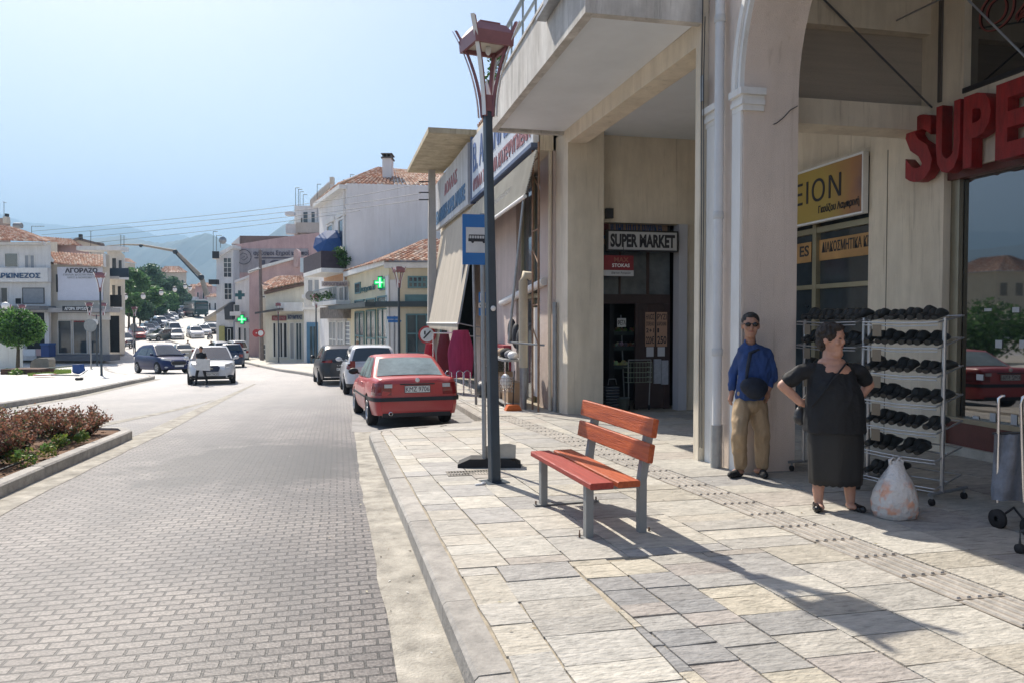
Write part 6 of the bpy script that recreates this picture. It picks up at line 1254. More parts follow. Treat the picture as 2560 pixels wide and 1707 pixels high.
for y0_, nm in ((14.25, 'nearer'), (21.9, 'farther')): single('awning_prop', MB().tube([(3.3, y0_+.1, 4.0), (3.05, y0_+.35, 1.15)], .028, 6).tube([(3.05, y0_+.35, 1.15), (3.7, y0_, 1.1)], .022, 6), steel, 'thin steel awning arm under the corrugated awning, %s one' % nm, 'awning arm')
# shop window, shutter boxes, pipes
m = MB()
for y in (15.62, 16.7, 17.85): m.box(XS+.1, y, -.5, XS+.2, y+.08, 4.9)
m.box(XS+.1, 15.7, 2.1, XS+.2, 17.9, 2.2); part('shop_window_frame', m, pm('yellowish_aluminium', (.36, .32, .21)), SB)
m = MB(); m.box(XS+.16, 15.6, -.5, XS+.17, 18.0, 4.9); part('shop_window', m, glassm, SB)
m = MB(); m.tube([(XS-.05, 19.6, 2.05), (XS-.05, 15.0, 2.4)], .09, 8); part('shutter_roller', m, whitew, SB)
m = MB(); m.box(XS-.06, 14.53, 1.0, XS-.01, 14.95, 5.2)
LT = thing('lattice_column', 'rusty braced steel column with pinkish render beside the porch pillar', 'column', (3.6, 14.6, -.3))
m = MB(); [m.tube([(3.58, y, -.3), (3.58, y, 5.1)], .022, 6) for y in (14.25, 14.75)]; [m.tube([(3.58, 14.25, z), (3.58, 14.75, z+(0 if i % 2 else .35))], .016, 5) for i, z in enumerate((1.1, 1.9, 2.7, 3.4, 4.2, 4.8))]; part('braces', m, pm('rusty_cream_steel', (.36, .22, .14), .8, .3, 9), LT)
GP = thing('service_pipe', 'fat cream insulated pipe with a grey foot beside the lattice column', 'pipe', (3.45, 14.9, -.3)); m = MB(); m.tube([(3.60, 14.95, 2.5), (3.47, 14.95, 2.53), (3.43, 14.95, 2.40), (3.43, 14.95, .62)], .095, 10); part('insulated_pipe', m, pm('cream_insulation', (.55, .48, .36), .8, .1, 4), GP)
part('grey_pipe_foot', MB().tube([(3.43, 14.95, -.32), (3.43, 14.95, .62)], .075, 10), steel, GP)
single('drain_pipe', MB().tube([(3.93, 14.3, -.25), (3.93, 14.3, 1.95)], .05, 8), steel, 'thin grey drain pipe at the left edge of the porch pillar', 'pipe')
single('cream_pipe', MB().tube([(3.9, 14.55, -.25), (3.9, 14.6, 2.0), (3.9, 14.55, 5.3)], .04, 8), cream, 'long cream pipe running up beside the porch pillar', 'pipe')
single('meter_cabinet', MB().box(3.62, 14.56, .05, 3.66, 14.95, 1.85), whitep, 'tall white board fixed to the wall beside the porch pillar', 'board')
FB = thing('fabric_awning', 'large faded beige fabric awning drooping over the pavement', 'awning', (3.3, 26, 1.4)); m = MB(); rows = []
for i in range(9):
    s = i/8; rows.append([Vector((lerp(3.55, 2.95, s)+.03*math.sin(j*1.9)*(1-abs(2*s-1))+.05*s*(1-s), lerp(21.4, 30.6, j/22), lerp(5.0+.2*j/22, 1.50-.03*j/22, s))) for j in range(23)])
m.grid(rows, smooth=True); fab = pm('faded_beige_canvas', (.52, .46, .38), .9, .12, 1.2, .1, stretch=(1, 3, .2), stain=.08); part('canvas', m, fab, FB)
m = MB(); 
for j in range(36): y = lerp(21.4, 30.5, j/36); m.add([(2.95, y, 1.50), (2.95, y+.25, 1.50), (2.95, y+.25, 1.34), (2.95, y+.19, 1.26), (2.95, y+.06, 1.26), (2.95, y, 1.34)], [(0, 1, 2, 3, 4, 5)])
part('scalloped_edge', m, fab, FB); part('front_bar', MB().tube([(2.95, 21.3, 1.5), (2.95, 30.6, 1.47)], .035, 6), whitep, FB)
for y in (21.3, 30.6): part('side_arm', MB().tube([(3.6, y, 5.0), (2.98, y, 1.5)], .022, 6), steel, FB); part('wall_arm', MB().tube([(2.98, y, 1.5), (3.7, y, 1.35)], .02, 6), steel, FB)
# goods on the pavement
def garment_rack(label, x, y, cols, lbl):
    z0 = g(y); t = thing('garment_rack', label, 'clothes rack', (x, y, z0)); m = MB()
    for dx in (-.5, .5): m.tube([(x+dx, y-.25, z0+.06), (x+dx, y+.25, z0+.06)], .018, 6); m.tube([(x+dx, y, z0+.06), (x+dx, y, z0+1.65)], .018, 6)
    m.tube([(x-.5, y, z0+1.65), (x+.5, y, z0+1.65)], .018, 6); part('frame', m, chrome, t)
    return t
gx, gy = 2.62, 20.3; rk = garment_rack('chrome clothes rack on the pavement under the beige awning', gx, gy, None, '')
gmag = pm('magenta_cloth', (.36, .03, .10), .85, .25, 3, .4, stretch=(4, 4, .5)); gred = pm('red_cloth', (.45, .02, .04), .85, .2, 3, .3, stretch=(4, 4, .5))
def cloth(name, label, cx, cy, z1, w_, h_, mat, grp='clothes hanging outside the shop'):
    m = MB(); rows = []
    for i in range(9):
        s = i/8; ww = w_*(.62+.38*min(1, s*2.2))*(1+.10*math.sin(s*4)); rows.append([Vector((cx+ww*math.cos(a), cy+.10*math.sin(a)*(1+.3*math.sin(3*a+s)), z1-h_*s+.05*math.sin(a*2)*s)) for a in [2*math.pi*j/18 for j in range(18)]])
    m.grid(rows, close=True); m.add(rows[0], [tuple(range(18))]); m.add(rows[-1], [tuple(range(17, -1, -1))]); return single(name, m, mat, label, 'garment', grp)
cloth('hanging_garment', 'wide magenta garment hanging on the rack beside the lamp post', 2.83, 19.9, g(20)+1.72, .33, 1.25, gmag); cloth('hanging_garment', 'red garment draped at the left end of the clothes rack, above the red car', 2.05, 20.6, g(20)+1.35, .16, 1.0, gred); cloth('hanging_garment', 'dark red dress hanging behind the magenta one', 2.5, 20.9, g(20)+1.6, .2, 1.1, pm('dark_red_cloth', (.14, .02, .03), .85))
for i, x in enumerate((2.45, 2.75, 2.95)):
    t = thing('folding_walker', '%s folded chrome walker standing under the garments' % ('left', 'middle', 'right')[i], 'walker', (x, 19.6, g(19.6)), 0, 'walkers under the garments'); z0 = g(19.6)
    part('frame', MB().tube([(x-.1, 19.5, z0+.03), (x-.08, 19.55, z0+.6), (x, 19.6, z0+.66), (x+.08, 19.55, z0+.6), (x+.1, 19.5, z0+.03)], .014, 6), chrome, t); part('wheel', MB().lathe((x-.11, 19.5, z0+.05), [(0, 0), (.05, 0), (.05, .02), (0, .02)], 10, 'x'), black, t)
t = thing('post_box', 'red wall letter box with a white notice beside the lamp post', 'letter box', (3.5, 18.6, .3)); a, b = atX(1236, 905, 3.52), atX(1282, 858, 3.52)
m = MB(); m.box(3.75, 18.6, -.02, 3.945, 20.2, .95); part('box_body', m, pm('letter_box_red', (.28, .02, .04), .6, .2, 4), t); m = MB(); m.box(3.744, 19.1, .3, 3.749, 19.6, .72); part('notice', m, whitep, t); text('lettering', 'ΕΦΗΜΕΡΙΔΕΣ', t, whitep, frame((3.747, 20.05, .78), (0, -1, 0), (0, 0, 1)), 1.3, .09, .003)
def box_thing(name, label, cat, x0, y0, z0, x1, y1, z1, mat, grp=None): return single(name, MB().box(x0, y0, z0, x1, y1, z1), mat, label, cat, grp)
card = pm('cardboard', (.40, .28, .18), .85, .12, 4)
zf = g(16); box_thing('cardboard_box', 'tall open cardboard box standing outside the shop, left one', 'box', 3.2, 16.3, zf+.12, 3.5, 16.75, zf+.72, card, 'boxes outside the shop'); box_thing('cardboard_box', 'shorter cardboard box standing outside the shop, right one', 'box', 3.2, 15.4, zf+.12, 3.5, 16.0, zf+.55, card, 'boxes outside the shop')
t = thing('goods_table', 'display table with spotted cloth outside the shop window', 'table', (3.35, 16.1, zf)); m = MB(); m.box(3.1, 15.3, zf+1.0, 3.58, 17.1, zf+1.04); part('table_top', m, steel, t)
for x in (3.12, 3.56):
    for y in (15.32, 17.08): part('leg', MB().tube([(x, y, zf), (x, y, zf+1.0)], .018, 6), chrome, t)
m = MB(); m.box(3.1, 15.3, zf+.1, 3.58, 17.1, zf+.12); part('lower_shelf', m, steel, t)
m = MB(); m.add([(3.09, 16.2, zf+1.05), (3.09, 17.12, zf+1.05), (3.07, 17.12, zf+.35), (3.07, 16.6, zf+.45)], [(0, 1, 2, 3)]); m.add([(3.09, 17.13, zf+1.05), (3.58, 17.13, zf+1.05), (3.58, 17.14, zf+.5), (3.08, 17.14, zf+.35)], [(0, 1, 2, 3)]); part('spotted_cloth', m, pm('spotted_black_cloth', (.02, .02, .02), .8, 1, 28, col2=(.3, .3, .3)), t)
for i, (y, r, mt) in enumerate(((15.5, .12, whitep), (15.8, .13, pm('grey_goods', (.2, .2, .22))), (16.2, .15, darkm), (16.6, .14, card))): single('soft_goods', MB().ell((3.33, y, zf+1.04+r*.7), (r, r*1.2, r*.75)), mt, '%s bundle on the goods table outside the shop, %s from the right' % (('white', 'grey', 'black', 'brown')[i], ORD[i]), 'bundle', 'bundles on the goods table')
for i in range(3): single('hanging_bag', MB().ell((3.5, 15.5+i*.45, 1.15+.1*i), (.1, .17, .28)), pm('dark_bag_cloth', (.03, .03, .035), .7), 'dark bag hanging in the shop window above the table, %s from the right' % ORD[i], 'bag', 'bags hanging over the goods table')
t = thing('wire_basket', 'wire shopping basket full of white goods outside the shop', 'basket', (3.12, 15.25, zf+.3)); m = MB()
for k in range(5): m.tube([(2.98, 15.0, zf+.4+k*.07), (3.25, 15.0, zf+.4+k*.07), (3.25, 15.35, zf+.4+k*.07), (2.98, 15.35, zf+.4+k*.07), (2.98, 15.0, zf+.4+k*.07)], .005, 4)
for k in range(6): m.tube([(2.98+k*.054, 15.0, zf+.38), (2.98+k*.054, 15.0, zf+.7)], .005, 4)
part('wire', m, chrome, t); part('contents', MB().ell((3.1, 15.17, zf+.6), (.11, .15, .16)), whitep, t)
t = thing('dustpan', 'orange dustpan on the pavement by the shop corner', 'dustpan', (3.18, 14.75, g(14.7))); z0 = g(14.7); m = MB(); m.prism([(3.0, 14.6, z0), (3.32, 14.6, z0), (3.32, 14.6, z0+.03), (3.27, 14.6, z0+.12), (3.05, 14.6, z0+.12), (3.0, 14.6, z0+.03)], (0, .22, 0)); part('pan', m, pm('orange_plastic', (.65, .14, .02), .5), t); part('handle', MB().tube([(3.17, 14.75, z0+.1), (3.24, 14.95, z0+.8)], .012, 6), black, t)
single('small_table', MB().box(3.2, 17.4, g(17)+.72, 3.55, 18.2, g(17)+.75).tube([(3.25, 17.45, g(17)), (3.5, 18.1, g(17)+.72)], .012, 5).tube([(3.25, 18.1, g(17)), (3.5, 17.45, g(17)+.72)], .012, 5), blackp, 'small black folding table below the red letter box', 'table'); single('spray_bottle', MB().box(3.3, 17.7, g(17)+.75, 3.42, 17.82, g(17)+.98), whitep, 'white bottle standing on the folding table', 'bottle'); single('rubbish_bag', MB().ell((3.2, 18.5, g(18)+.2), (.2, .28, .22)), pm('dark_bag_plastic', (.03, .035, .045), .3, .3, 6, .5), 'dark rubbish bag on the ground behind the lamp post', 'rubbish bag')
# parking sign pole
t = thing('parking_sign', 'thin pole with blue parking and wheelchair signs behind the lamp post', 'sign', (2.74, 16.3, g(16.3))); part('pole', MB().tube([(2.66, 16.3, g(16.3)), (2.60, 16.3, 2.9)], .03, 8), steel, t)
def sgn(x0, y0, x1, y1, Y, mat, par): a, b = atY(x0, y1, Y), atY(x1, y0, Y); m = MB(); m.box(a.x, Y, a.z, b.x, Y+.015, b.z); part('sign_plate', m, mat, par); return a, b
a, b = sgn(1197, 731, 1220, 757, 16.24, blues, t); text('lettering', 'P', t, whitep, frame((a.x+.03, 16.235, a.z+.04), (1, 0, 0), (0, 0, 1)), .10, .17, .003, .03)
a, b = sgn(1197, 759, 1220, 769, 16.24, whitep, t); text('lettering', 'ΚΜΖ', t, inkm, frame((a.x+.02, 16.235, a.z+.02), (1, 0, 0), (0, 0, 1)), .15, .055, .003, .02)
a, b = sgn(1197, 771, 1220, 790, 16.24, blues, t); m = MB(); m.lathe((a.x+.09, 16.23, a.z+.06), [(.035, 0), (.045, 0), (.045, .004), (.035, .004)], 14, 'y'); m.box(a.x+.07, 16.228, a.z+.07, a.x+.085, 16.236, a.z+.14); m.box(a.x+.07, 16.228, a.z+.07, a.x+.13, 16.236, a.z+.085); m.box(a.x+.12, 16.228, a.z+.03, a.x+.135, 16.236, a.z+.085); part('wheelchair_symbol', m, whitep, t)
# concrete utility pole
cp_ = P(1081, 925, 30.2); CPOLE = thing('utility_pole', 'square concrete utility pole in front of the big blank white wall', 'utility pole', (cp_.x, cp_.y, g(cp_.y))); m = MB(); zt = P(1081, 405, 30.2).z
rows = [[Vector((cp_.x+sx*r, cp_.y+sy*r, z)) for sx, sy in ((-1, -1), (1, -1), (1, 1), (-1, 1))] for z, r in ((g(cp_.y), .20), (zt, .13))]; m.grid(rows, smooth=False, close=True); part('pole', m, pm('pale_pole_concrete', (.46, .44, .42), .9, .1, 2, .2), CPOLE)
for i, py in enumerate((455, 482, 500)): q = P(1081, py, 30); part('insulator', MB().tube([q-RIGHT*.55, q-RIGHT*.15], .025, 6), black, CPOLE)
p = P(1068, 842, 30); rs = thing('no_entry_sign', 'round no-turn sign with red rim on the concrete utility pole', 'sign', p); m = MB(); q = P(1068, 837, 29.8)
def disc(c, r, th, mat_, par, name='disc', n=20, axis=AWAY):
    m = MB(); M = frame(c, RIGHT, UP); m.prism([M @ Vector((r*math.cos(2*math.pi*i/n), r*math.sin(2*math.pi*i/n), 0)) for i in range(n)], -AWAY*th); return part(name, m, mat_, par)
signred = pm('sign_rim_red', (.45, .03, .03), .5); disc(q, .36, .02, signred, rs, 'rim'); disc(q-AWAY*.022, .28, .01, whitep, rs, 'face'); M = frame(q-AWAY*.04, RIGHT, UP); m = MB(); m.prism([M @ Vector((-.16, -.13, 0)), M @ Vector((-.12, -.17, 0)), M @ Vector((.16, .13, 0)), M @ Vector((.12, .17, 0))], -AWAY*.01); m.prism([M @ Vector((-.12, .0, 0)), M @ Vector((-.06, .0, 0)), M @ Vector((-.06, .15, 0)), M @ Vector((-.12, .15, 0))], -AWAY*.008); part('symbol', m, inkm, rs)
# ------------------------------------------------ pharmacy (yellow corner building)
class Face:
    def __init__(s, t, A, B): s.t = t; s.A = Vector((A[0], A[1], 0)); s.B = Vector((B[0], B[1], 0)); s.u = (s.B-s.A).normalized(); n = Vector((s.u.y, -s.u.x, 0)); s.n = n if n.dot(s.A) < 0 else -n
    def hit(s, px, py): r = ray(px, py); k = s.A.dot(s.n)/r.dot(s.n); p = r*k; p.z += EYE; return (p-s.A).dot(s.u), p.z
    def box(s, mb, u0, u1, z0, z1, o0, o1):
        c = [s.A+s.u*u+s.n*o for u in (u0, u1) for o in (o0, o1)]; p = [c[0], c[2], c[3], c[1]]
        mb.prism([Vector((q.x, q.y, z0)) for q in p], (0, 0, z1-z0)); return mb
    def uz(s, x0, y0, x1, y1):
        u0, _ = s.hit(x0, 800); u1, _ = s.hit(x1, 800); xm = (x0+x1)/2; return min(u0, u1), max(u0, u1), s.hit(xm, y1)[1], s.hit(xm, y0)[1]
    def rect(s, name, x0, y0, x1, y1, mat, out=.06, back=.0): u0, u1, z0, z1 = s.uz(x0, y0, x1, y1); return part(name, s.box(MB(), u0, u1, z0, z1, -back, out), mat, s.t)
    def win(s, x0, y0, x1, y1, fm, gm_, nx=1, ny=1, bar=.07, out=.07, name='window'):
        u0, u1, z0, z1 = s.uz(x0, y0, x1, y1); m = MB()
        for i in range(nx+1): u = u0+(u1-u0-bar)*i/nx; s.box(m, u, u+bar, z0, z1, 0, out)
        for j in range(ny+1): z = z0+(z1-z0-bar)*j/ny; s.box(m, u0, u1, z, z+bar, 0, out-.005)
        o = part(name, m, fm, s.t); part('pane', s.box(MB(), u0+bar/2, u1-bar/2, z0+bar/2, z1-bar/2, 0, out*.5), gm_, o); return o
    def text(s, st, x0, y0, x1, y1, mat, bold=.02, out=.03):
        u0, u1, z0, z1 = s.uz(x0, y0, x1, y1); xd = s.u if s.u.dot(RIGHT) > 0 else -s.u; us = u0 if s.u.dot(RIGHT) > 0 else u1; return text('lettering', st, s.t, mat, frame(s.A+s.u*us+s.n*out+Vector((0, 0, z0)), xd, UP), u1-u0, z1-z0, .02, bold)
C0, B0, R0 = (1.6, 34.9), (-.4, 45.4), (11.4, 32.8)
PH = thing('pharmacy_building', 'pale yellow corner pharmacy with teal joinery and tiled roof', 'building', (C0[0], C0[1], g(35)))
FL, FR_ = Face(PH, B0, C0), Face(PH, C0, R0)
ze1 = FR_.hit(990, 655)[1]; ze0 = FL.hit(872, 678)[1]; zg = -1.6
mid_b = (13, 43)
m = MB(); m.add([(*B0, zg), (*C0, zg), (*R0, zg), (*mid_b, zg), (*B0, ze0), (*C0, ze1), (*R0, ze1), (*mid_b, ze0)], [(0, 4, 5, 1), (1, 5, 6, 2), (2, 6, 7, 3), (3, 7, 4, 0), (4, 7, 6, 5)]); part('wall', m, yel, PH)
m = MB(); ap = P(1066, 600, 41.5); ap2 = ap+Vector((9, -2, .1)); ov = .25
e0 = Vector((B0[0]-.2, B0[1]+.1, ze0)); e1 = Vector((C0[0]-.3, C0[1]-.3, ze1)); e2 = Vector((R0[0], R0[1]-.3, ze1))
roof_plane(m, e1, e2, ap2, ap); roof_plane(m, e0, e1, ap, P(905, 668, 45.5)); part('roof', m, tile_m, PH)
m = MB(); FL.box(m, 0, 10.7, ze0-.32, ze0-.05, 0, .22); FR_.box(m, -.2, 10, ze1-.3, ze1-.04, 0, .22); part('cornice', m, whitew, PH)
FR_.rect('corner_pilaster', 976, 700, 997, 960, whitew, .08); FL.rect('corner_pilaster', 967, 690, 974, 960, whitew, .06)
for r in ((890, 707, 903, 735), (952, 694, 967, 726)): FL.win(*r, teal, tealg, 1, 1)
for a_, b_, t0, t1 in ((889, 912, 750, 765), (917, 941, 746, 761), (946, 971, 740, 757)): FL.win(a_, t0, b_, t1, teal, tealg)
for a_, b_, t0 in ((889, 912, 779), (917, 941, 775), (946, 971, 771)): FL.win(a_, t0, b_, 900 if a_ < 900 else 916, teal, tealg, 2, 2, name='shop_door')
FL.text('φαρμακείο', 906, 713, 941, 731, pm('teal_lettering', (.03, .12, .13), .6), .03, .05)
u0, u1, z0, z1 = FL.uz(846, 765, 976, 772); part('canopy', FL.box(MB(), 0, 10.6, z0, z0+.22, 0, 1.1), pm('dark_green_canopy', (.05, .07, .075), .6), PH); part('canopy', FR_.box(MB(), -.6, 9, z0, z0+.25, 0, .25), pm('dark_green_canopy', (.05, .07, .075)), PH)
FR_.win(1020, 691, 1069, 721, teal, glassm, 4, 2); FR_.win(1013, 737, 1069, 761, teal, teal, 1, 1); FR_.win(1015, 785, 1069, 930, teal, tealg, 2, 3, name='shop_door'); FR_.win(1100, 785, 1160, 935, teal, tealg, 2, 3, name='shop_door'); FR_.win(1100, 691, 1150, 721, teal, glassm, 4, 2)
def cross(label, px, py, d, size, lit=True, grp='pharmacy crosses'):
    c = P(px, py, d); t = thing('pharmacy_cross', label, 'sign', c, 0, grp); M = frame(c, RIGHT, UP); s = size/2; w_ = s*.36
    pts = [(-w_, -s), (w_, -s), (w_, -w_), (s, -w_), (s, w_), (w_, w_), (w_, s), (-w_, s), (-w_, w_), (-s, w_), (-s, -w_), (-w_, -w_)]
    m = MB(); m.prism([M @ Vector((x, y, 0)) for x, y in pts], AWAY*.18); part('cross_body', m, pm('dark_teal_case', (.02, .10, .11), .5), t)
    if lit:
        m = MB(); k = .86; m.prism([M @ Vector((x*k, y*k, .012)) for x, y in pts], -AWAY*.01); part('lit_face', m, pm('green_led', (.0, .45, .10), .5, emit=.9), t)
        m = MB(); m.prism([M @ Vector((x, y, .026)) for x, y in ((-.03, -s*.7), (.03, -s*.7), (.03, s*.7), (-.03, s*.7))], -AWAY*.01); m.prism([M @ Vector((x, y, .04)) for x, y in ((-s*.7, -.03), (s*.7, -.03), (s*.7, .03), (-s*.7, .03))], -AWAY*.01); part('lit_tube', m, pm('pale_green_led', (.35, 1., .45), .5, emit=1.1), t)
    return t
cx_ = cross('glowing green pharmacy cross on the yellow corner building', 950, 707, 35.6, .62); m = MB(); q = P(960, 706, 35.9); m.prism([q-UP*.12, q-UP*.12+RIGHT*.35, q+UP*.12+RIGHT*.35, q+UP*.12], AWAY*.2); part('bracket', m, teal, cx_)
# ------------------------------------------------ tall white building with blank wall
WB_ = thing('tall_white_building', 'tall building with a blank off-white wall, tiled roof and chimney', 'building', (B0[0], B0[1], g(45)))
PB1 = (-2.31, 53.3); R1 = (B0[0]+12.5*CA, B0[1]-12.5*SA); FW, FF = Face(WB_, B0, R1), Face(WB_, PB1, B0)
zt = FW.hit(878, 459)[1]; zt2 = FW.hit(1072, 474)[1]; bk = (8, 55)
m = MB(); m.add([(*PB1, zg), (*B0, zg), (*R1, zg), (*bk, zg), (*PB1, zt-.1), (*B0, zt), (*R1, zt2), (*bk, zt)], [(0, 4, 5, 1), (1, 5, 6, 2), (2, 6, 7, 3), (3, 7, 4, 0), (4, 7, 6, 5)]); part('wall', m, greyw, WB_)
m = MB(); rl, rr = P(946, 420, 51), P(1110, 436, 50); e0 = Vector((*B0, zt-.02)); e1 = Vector((*R1, zt2)); ep = Vector((PB1[0]-.4, PB1[1], zt-.15)); roof_plane(m, e0, e1, rr, rl, amp=.06); roof_plane(m, ep, e0+Vector((-.4, 0, 0)), rl, rl+Vector((-.9, 3.5, 0))); part('roof', m, tile_m, WB_)
m = MB(); FF.box(m, 0, 8.2, zt-.35, zt-.1, 0, .45); part('eave', m, whitew, WB_)
ch = thing('x', 'x', 'x') if 0 else None
m = MB(); q = P(956, 465, 46.5); M = frame(q, RIGHT, UP); s_ = 46.5/1850
m.box(0, 0, -.9, 22*s_, 68*s_, 0, m=M); cho = part('chimney', m, greyw, WB_); m = MB(); m.box(-3*s_, 68*s_, -1.0, 25*s_, 71*s_, .08, m=M); [m.box(x*s_, 71*s_, -.9, (x+3)*s_, 78*s_, -.02, m=M) for x in (0, 9.5, 19)]; m.box(-3*s_, 78*s_, -1.0, 25*s_, 80*s_, .08, m=M); part('chimney_cap', m, darkm if 0 else pm('sooty_concrete', (.16, .15, .14), .9, .3, 8), cho)
FF.win(850, 545, 863, 635, whitew, glassm, 1, 1, .12, .10); FF.win(822, 560, 836, 600, whitew, glassm, 1, 1, .10, .10)
FF.rect('window_surround', 846, 528, 867, 542, whitew, .12); FF.rect('window_surround', 819, 545, 840, 557, whitew, .12)
part('downpipe', MB().tube([FF.A+FF.u*7.9+FF.n*.1+UP*(-1.2), FF.A+FF.u*7.9+FF.n*.1+UP*(zt-.4)], .06, 6), whitew, WB_)
u0, u1, z0, z1 = FF.uz(797, 672, 869, 681); u0 += 1.9; m = MB(); FF.box(m, u0+.8, u1-.2, z0-.25, z0, .0, 1.5); part('balcony_slab', m, whitew, WB_)
m = MB(); FF.box(m, u0+.8, u1-.2, z0, z0+1.0, 1.42, 1.5); FF.box(m, u1-.28, u1-.2, z0, z0+1.0, 0, 1.42); FF.box(m, u0+.8, u0+.88, z0, z0+1.0, 0, 1.42); part('balcony_screen', m, pm('dark_maroon_screen', (.06, .045, .06), .8, .2, 5), WB_)
FF.rect('recess_wall', 812, 684, 868, 706, pm('warm_orange_soffit', (.55, .33, .20), .8), .05); FF.win(824, 716, 845, 760, whitew, curtain, 2, 1); FF.win(850, 716, 874, 757, whitew, curtain, 2, 1)
u0, u1, z0, z1 = FF.uz(815, 757, 879, 764); part('balcony_slab', FF.box(MB(), u0, u1, z0, z0+.25, 0, .9), whitew, WB_); m = MB(); FF.box(m, u0, u1, z0+.25, z0+.30, .8, .85); FF.box(m, u0, u1, z0+1.0, z0+1.05, .8, .85)
for i in range(24): FF.box(m, lerp(u0, u1, i/24), lerp(u0, u1, i/24)+.02, z0+.25, z0+1.0, .8, .83)
part('balcony_rail', m, bluer, WB_)
for i in range(4): q = FF.A+FF.u*lerp(u0, u1, .15+i*.22)+FF.n*.95+UP*(z0+.55); m = MB(); leafball(m, q, .3, 60, .09); t_ = single('balcony_plant', m, leafm, 'green pot plant on the lower balcony rail of the tall building, %s from the left' % ORD[i], 'plant', 'pot plants on the lower balcony')
FF.rect('stone_canopy', 819, 768, 880, 797, pm('rough_stone_canopy', (.25, .22, .20), .95, .4, 4, .8), .5); FF.win(824, 803, 842, 893, whitew, curtain, 2, 2); FF.win(845, 803, 860, 896, whitew, curtain, 2, 2); FF.win(862, 803, 878, 900, whitew, shutterm, 1, 9)
t = bthing('hanging_sign', 'long beige sign sticking out below the balcony with the umbrella', 'sign', 838, 711, 43.6); crect(t, 'sign_panel', 805, 704, 872, 717, 43.6, pm('beige_sign', (.55, .46, .40), .6, .1), .1); ctext(t, 'ΟΡΘΟΠΕΔΙΚΑ', 809, 706, 869, 715, 43.5, pm('brown_grey_letters', (.28, .22, .22), .7), .03, .02)
# blue balcony umbrella, tilted so that it shows its underside rim
c = P(822, 606, 45.6); UM = thing('balcony_umbrella', 'large blue sun umbrella tilted over the balcony rail', 'umbrella', c); K = 8; R_ = 1.0
ax = Vector((-.25, -.80, .55)).normalized(); ux = ax.cross(UP).normalized(); uy = ux.cross(ax); ring_ = [c+(ux*math.cos(2*math.pi*(k+.5)/K)+uy*math.sin(2*math.pi*(k+.5)/K))*R_ for k in range(K)]; top_ = c+ax*.32
m = MB(); 
for k in range(K): m.add([top_, ring_[k], ring_[(k+1) % K]], [(0, 1, 2)])
part('canopy', m, pm('faded_blue_canvas', (.03, .09, .25), .7, .12, 3), UM); m = MB()
for k in range(K): a_, b_ = ring_[k], ring_[(k+1) % K]; m.add([a_, b_, b_-ax*.10, a_-ax*.10], [(0, 1, 2, 3)])
part('valance', m, pm('pale_blue_canvas', (.10, .20, .38), .7), UM); part('pole', MB().tube([top_, c-ax*.9], .02, 6), chrome, UM)
m = MB(); leafball(m, P(849, 634, 44.2), .45, 260, .10); leafball(m, P(860, 652, 44.0), .40, 160, .1); single('balcony_plant', m, leafm, 'bushy plants spilling over the balcony next to the blue umbrella', 'plant')
# ------------------------------------------------ far right street fronts
def simple_building(label, x, y, d, parts_, name='building'):
    t = bthing(name, label, 'building', x, y, d)
    for p_ in parts_:
        k = p_[0]
        if k == 'm': cmass(t, p_[1], p_[2], d+p_[3], p_[4], p_[5])
        elif k == 'w': cwin(t, *p_[1], d+p_[2]-.01, p_[3], p_[4], *(p_[5] if len(p_) > 5 else ()))
        elif k == 'r': crect(t, p_[1], *p_[2], d+p_[3]-.01, p_[4], *(p_[5] if len(p_) > 5 else ()))
    return t
t = simple_building('white two-storey house with blue shopfront, left of the orthopaedic sign', 785, 905, 56, [('m', 'wall', [(760, 925), (822, 925), (822, 640), (760, 645)], 0, 6, whitefar), ('r', 'balcony_panel', (760, 648, 794, 683), 0, pm('pale_blue_panel', (.42, .50, .56), .7), (1.0,)), ('w', (769, 699, 783, 732), 0, whitefar, shutterm), ('w', (785, 699, 799, 731), 0, whitefar, shutterm), ('r', 'blue_shopfront', (768, 806, 795, 915), 0, sky_blue, (.08,)), ('w', (774, 815, 792, 912), -.09, sky_blue, tealg, (2, 1)), ('r', 'cornice', (758, 768, 822, 775), 0, whitew, (.5,)), ('r', 'fascia', (764, 738, 815, 748), 0, whitew, (1.0,))])
m = MB(); q = P(783, 746, 54.5); disc(P(778, 740, 54.8), .35, .3, pm('air_unit_grey', (.22, .22, .22)), t, 'air_conditioner')
t = simple_building('low cream shop with an orange tiled roof and two small name boards', 715, 905, 60, [('m', 'wall', [(664, 922), (760, 922), (760, 705), (664, 722)], 0, 7, pm('cream_yellow_wall', (.76, .72, .60), .88, .06, 1, stain=.1)), ('r', 'white_fascia', (700, 757, 762, 779), 0, whitew, (.6,)), ('r', 'sign_panel', (681, 790, 716, 802), 0, pm('maroon_sign', (.25, .05, .06), .6), (.12,)), ('r', 'sign_panel', (718, 786, 757, 800), 0, pm('pale_sign_board', (.42, .42, .38), .6), (.12,)), ('w', (683, 807, 690, 893), 0, whitefar, darkm), ('w', (694, 807, 707, 893), 0, whitefar, darkm, (2, 1)), ('w', (709, 807, 718, 893), 0, whitefar, darkm), ('w', (725, 807, 736, 897), 0, whitefar, curtain), ('w', (740, 807, 755, 899), 0, whitefar, tealg, (2, 1))])
ctext(t, 'ΚΟΥΜΠΕΑΣ', 720, 788, 755, 798, 59.85, pm('navy_letters', (.03, .05, .12)), .04, .0); ctext(t, 'ΡΟΔΟΠΟΥΛΟΣ', 683, 792, 714, 800, 59.85, pm('pinkish_letters', (.5, .3, .3)), .02, .0)
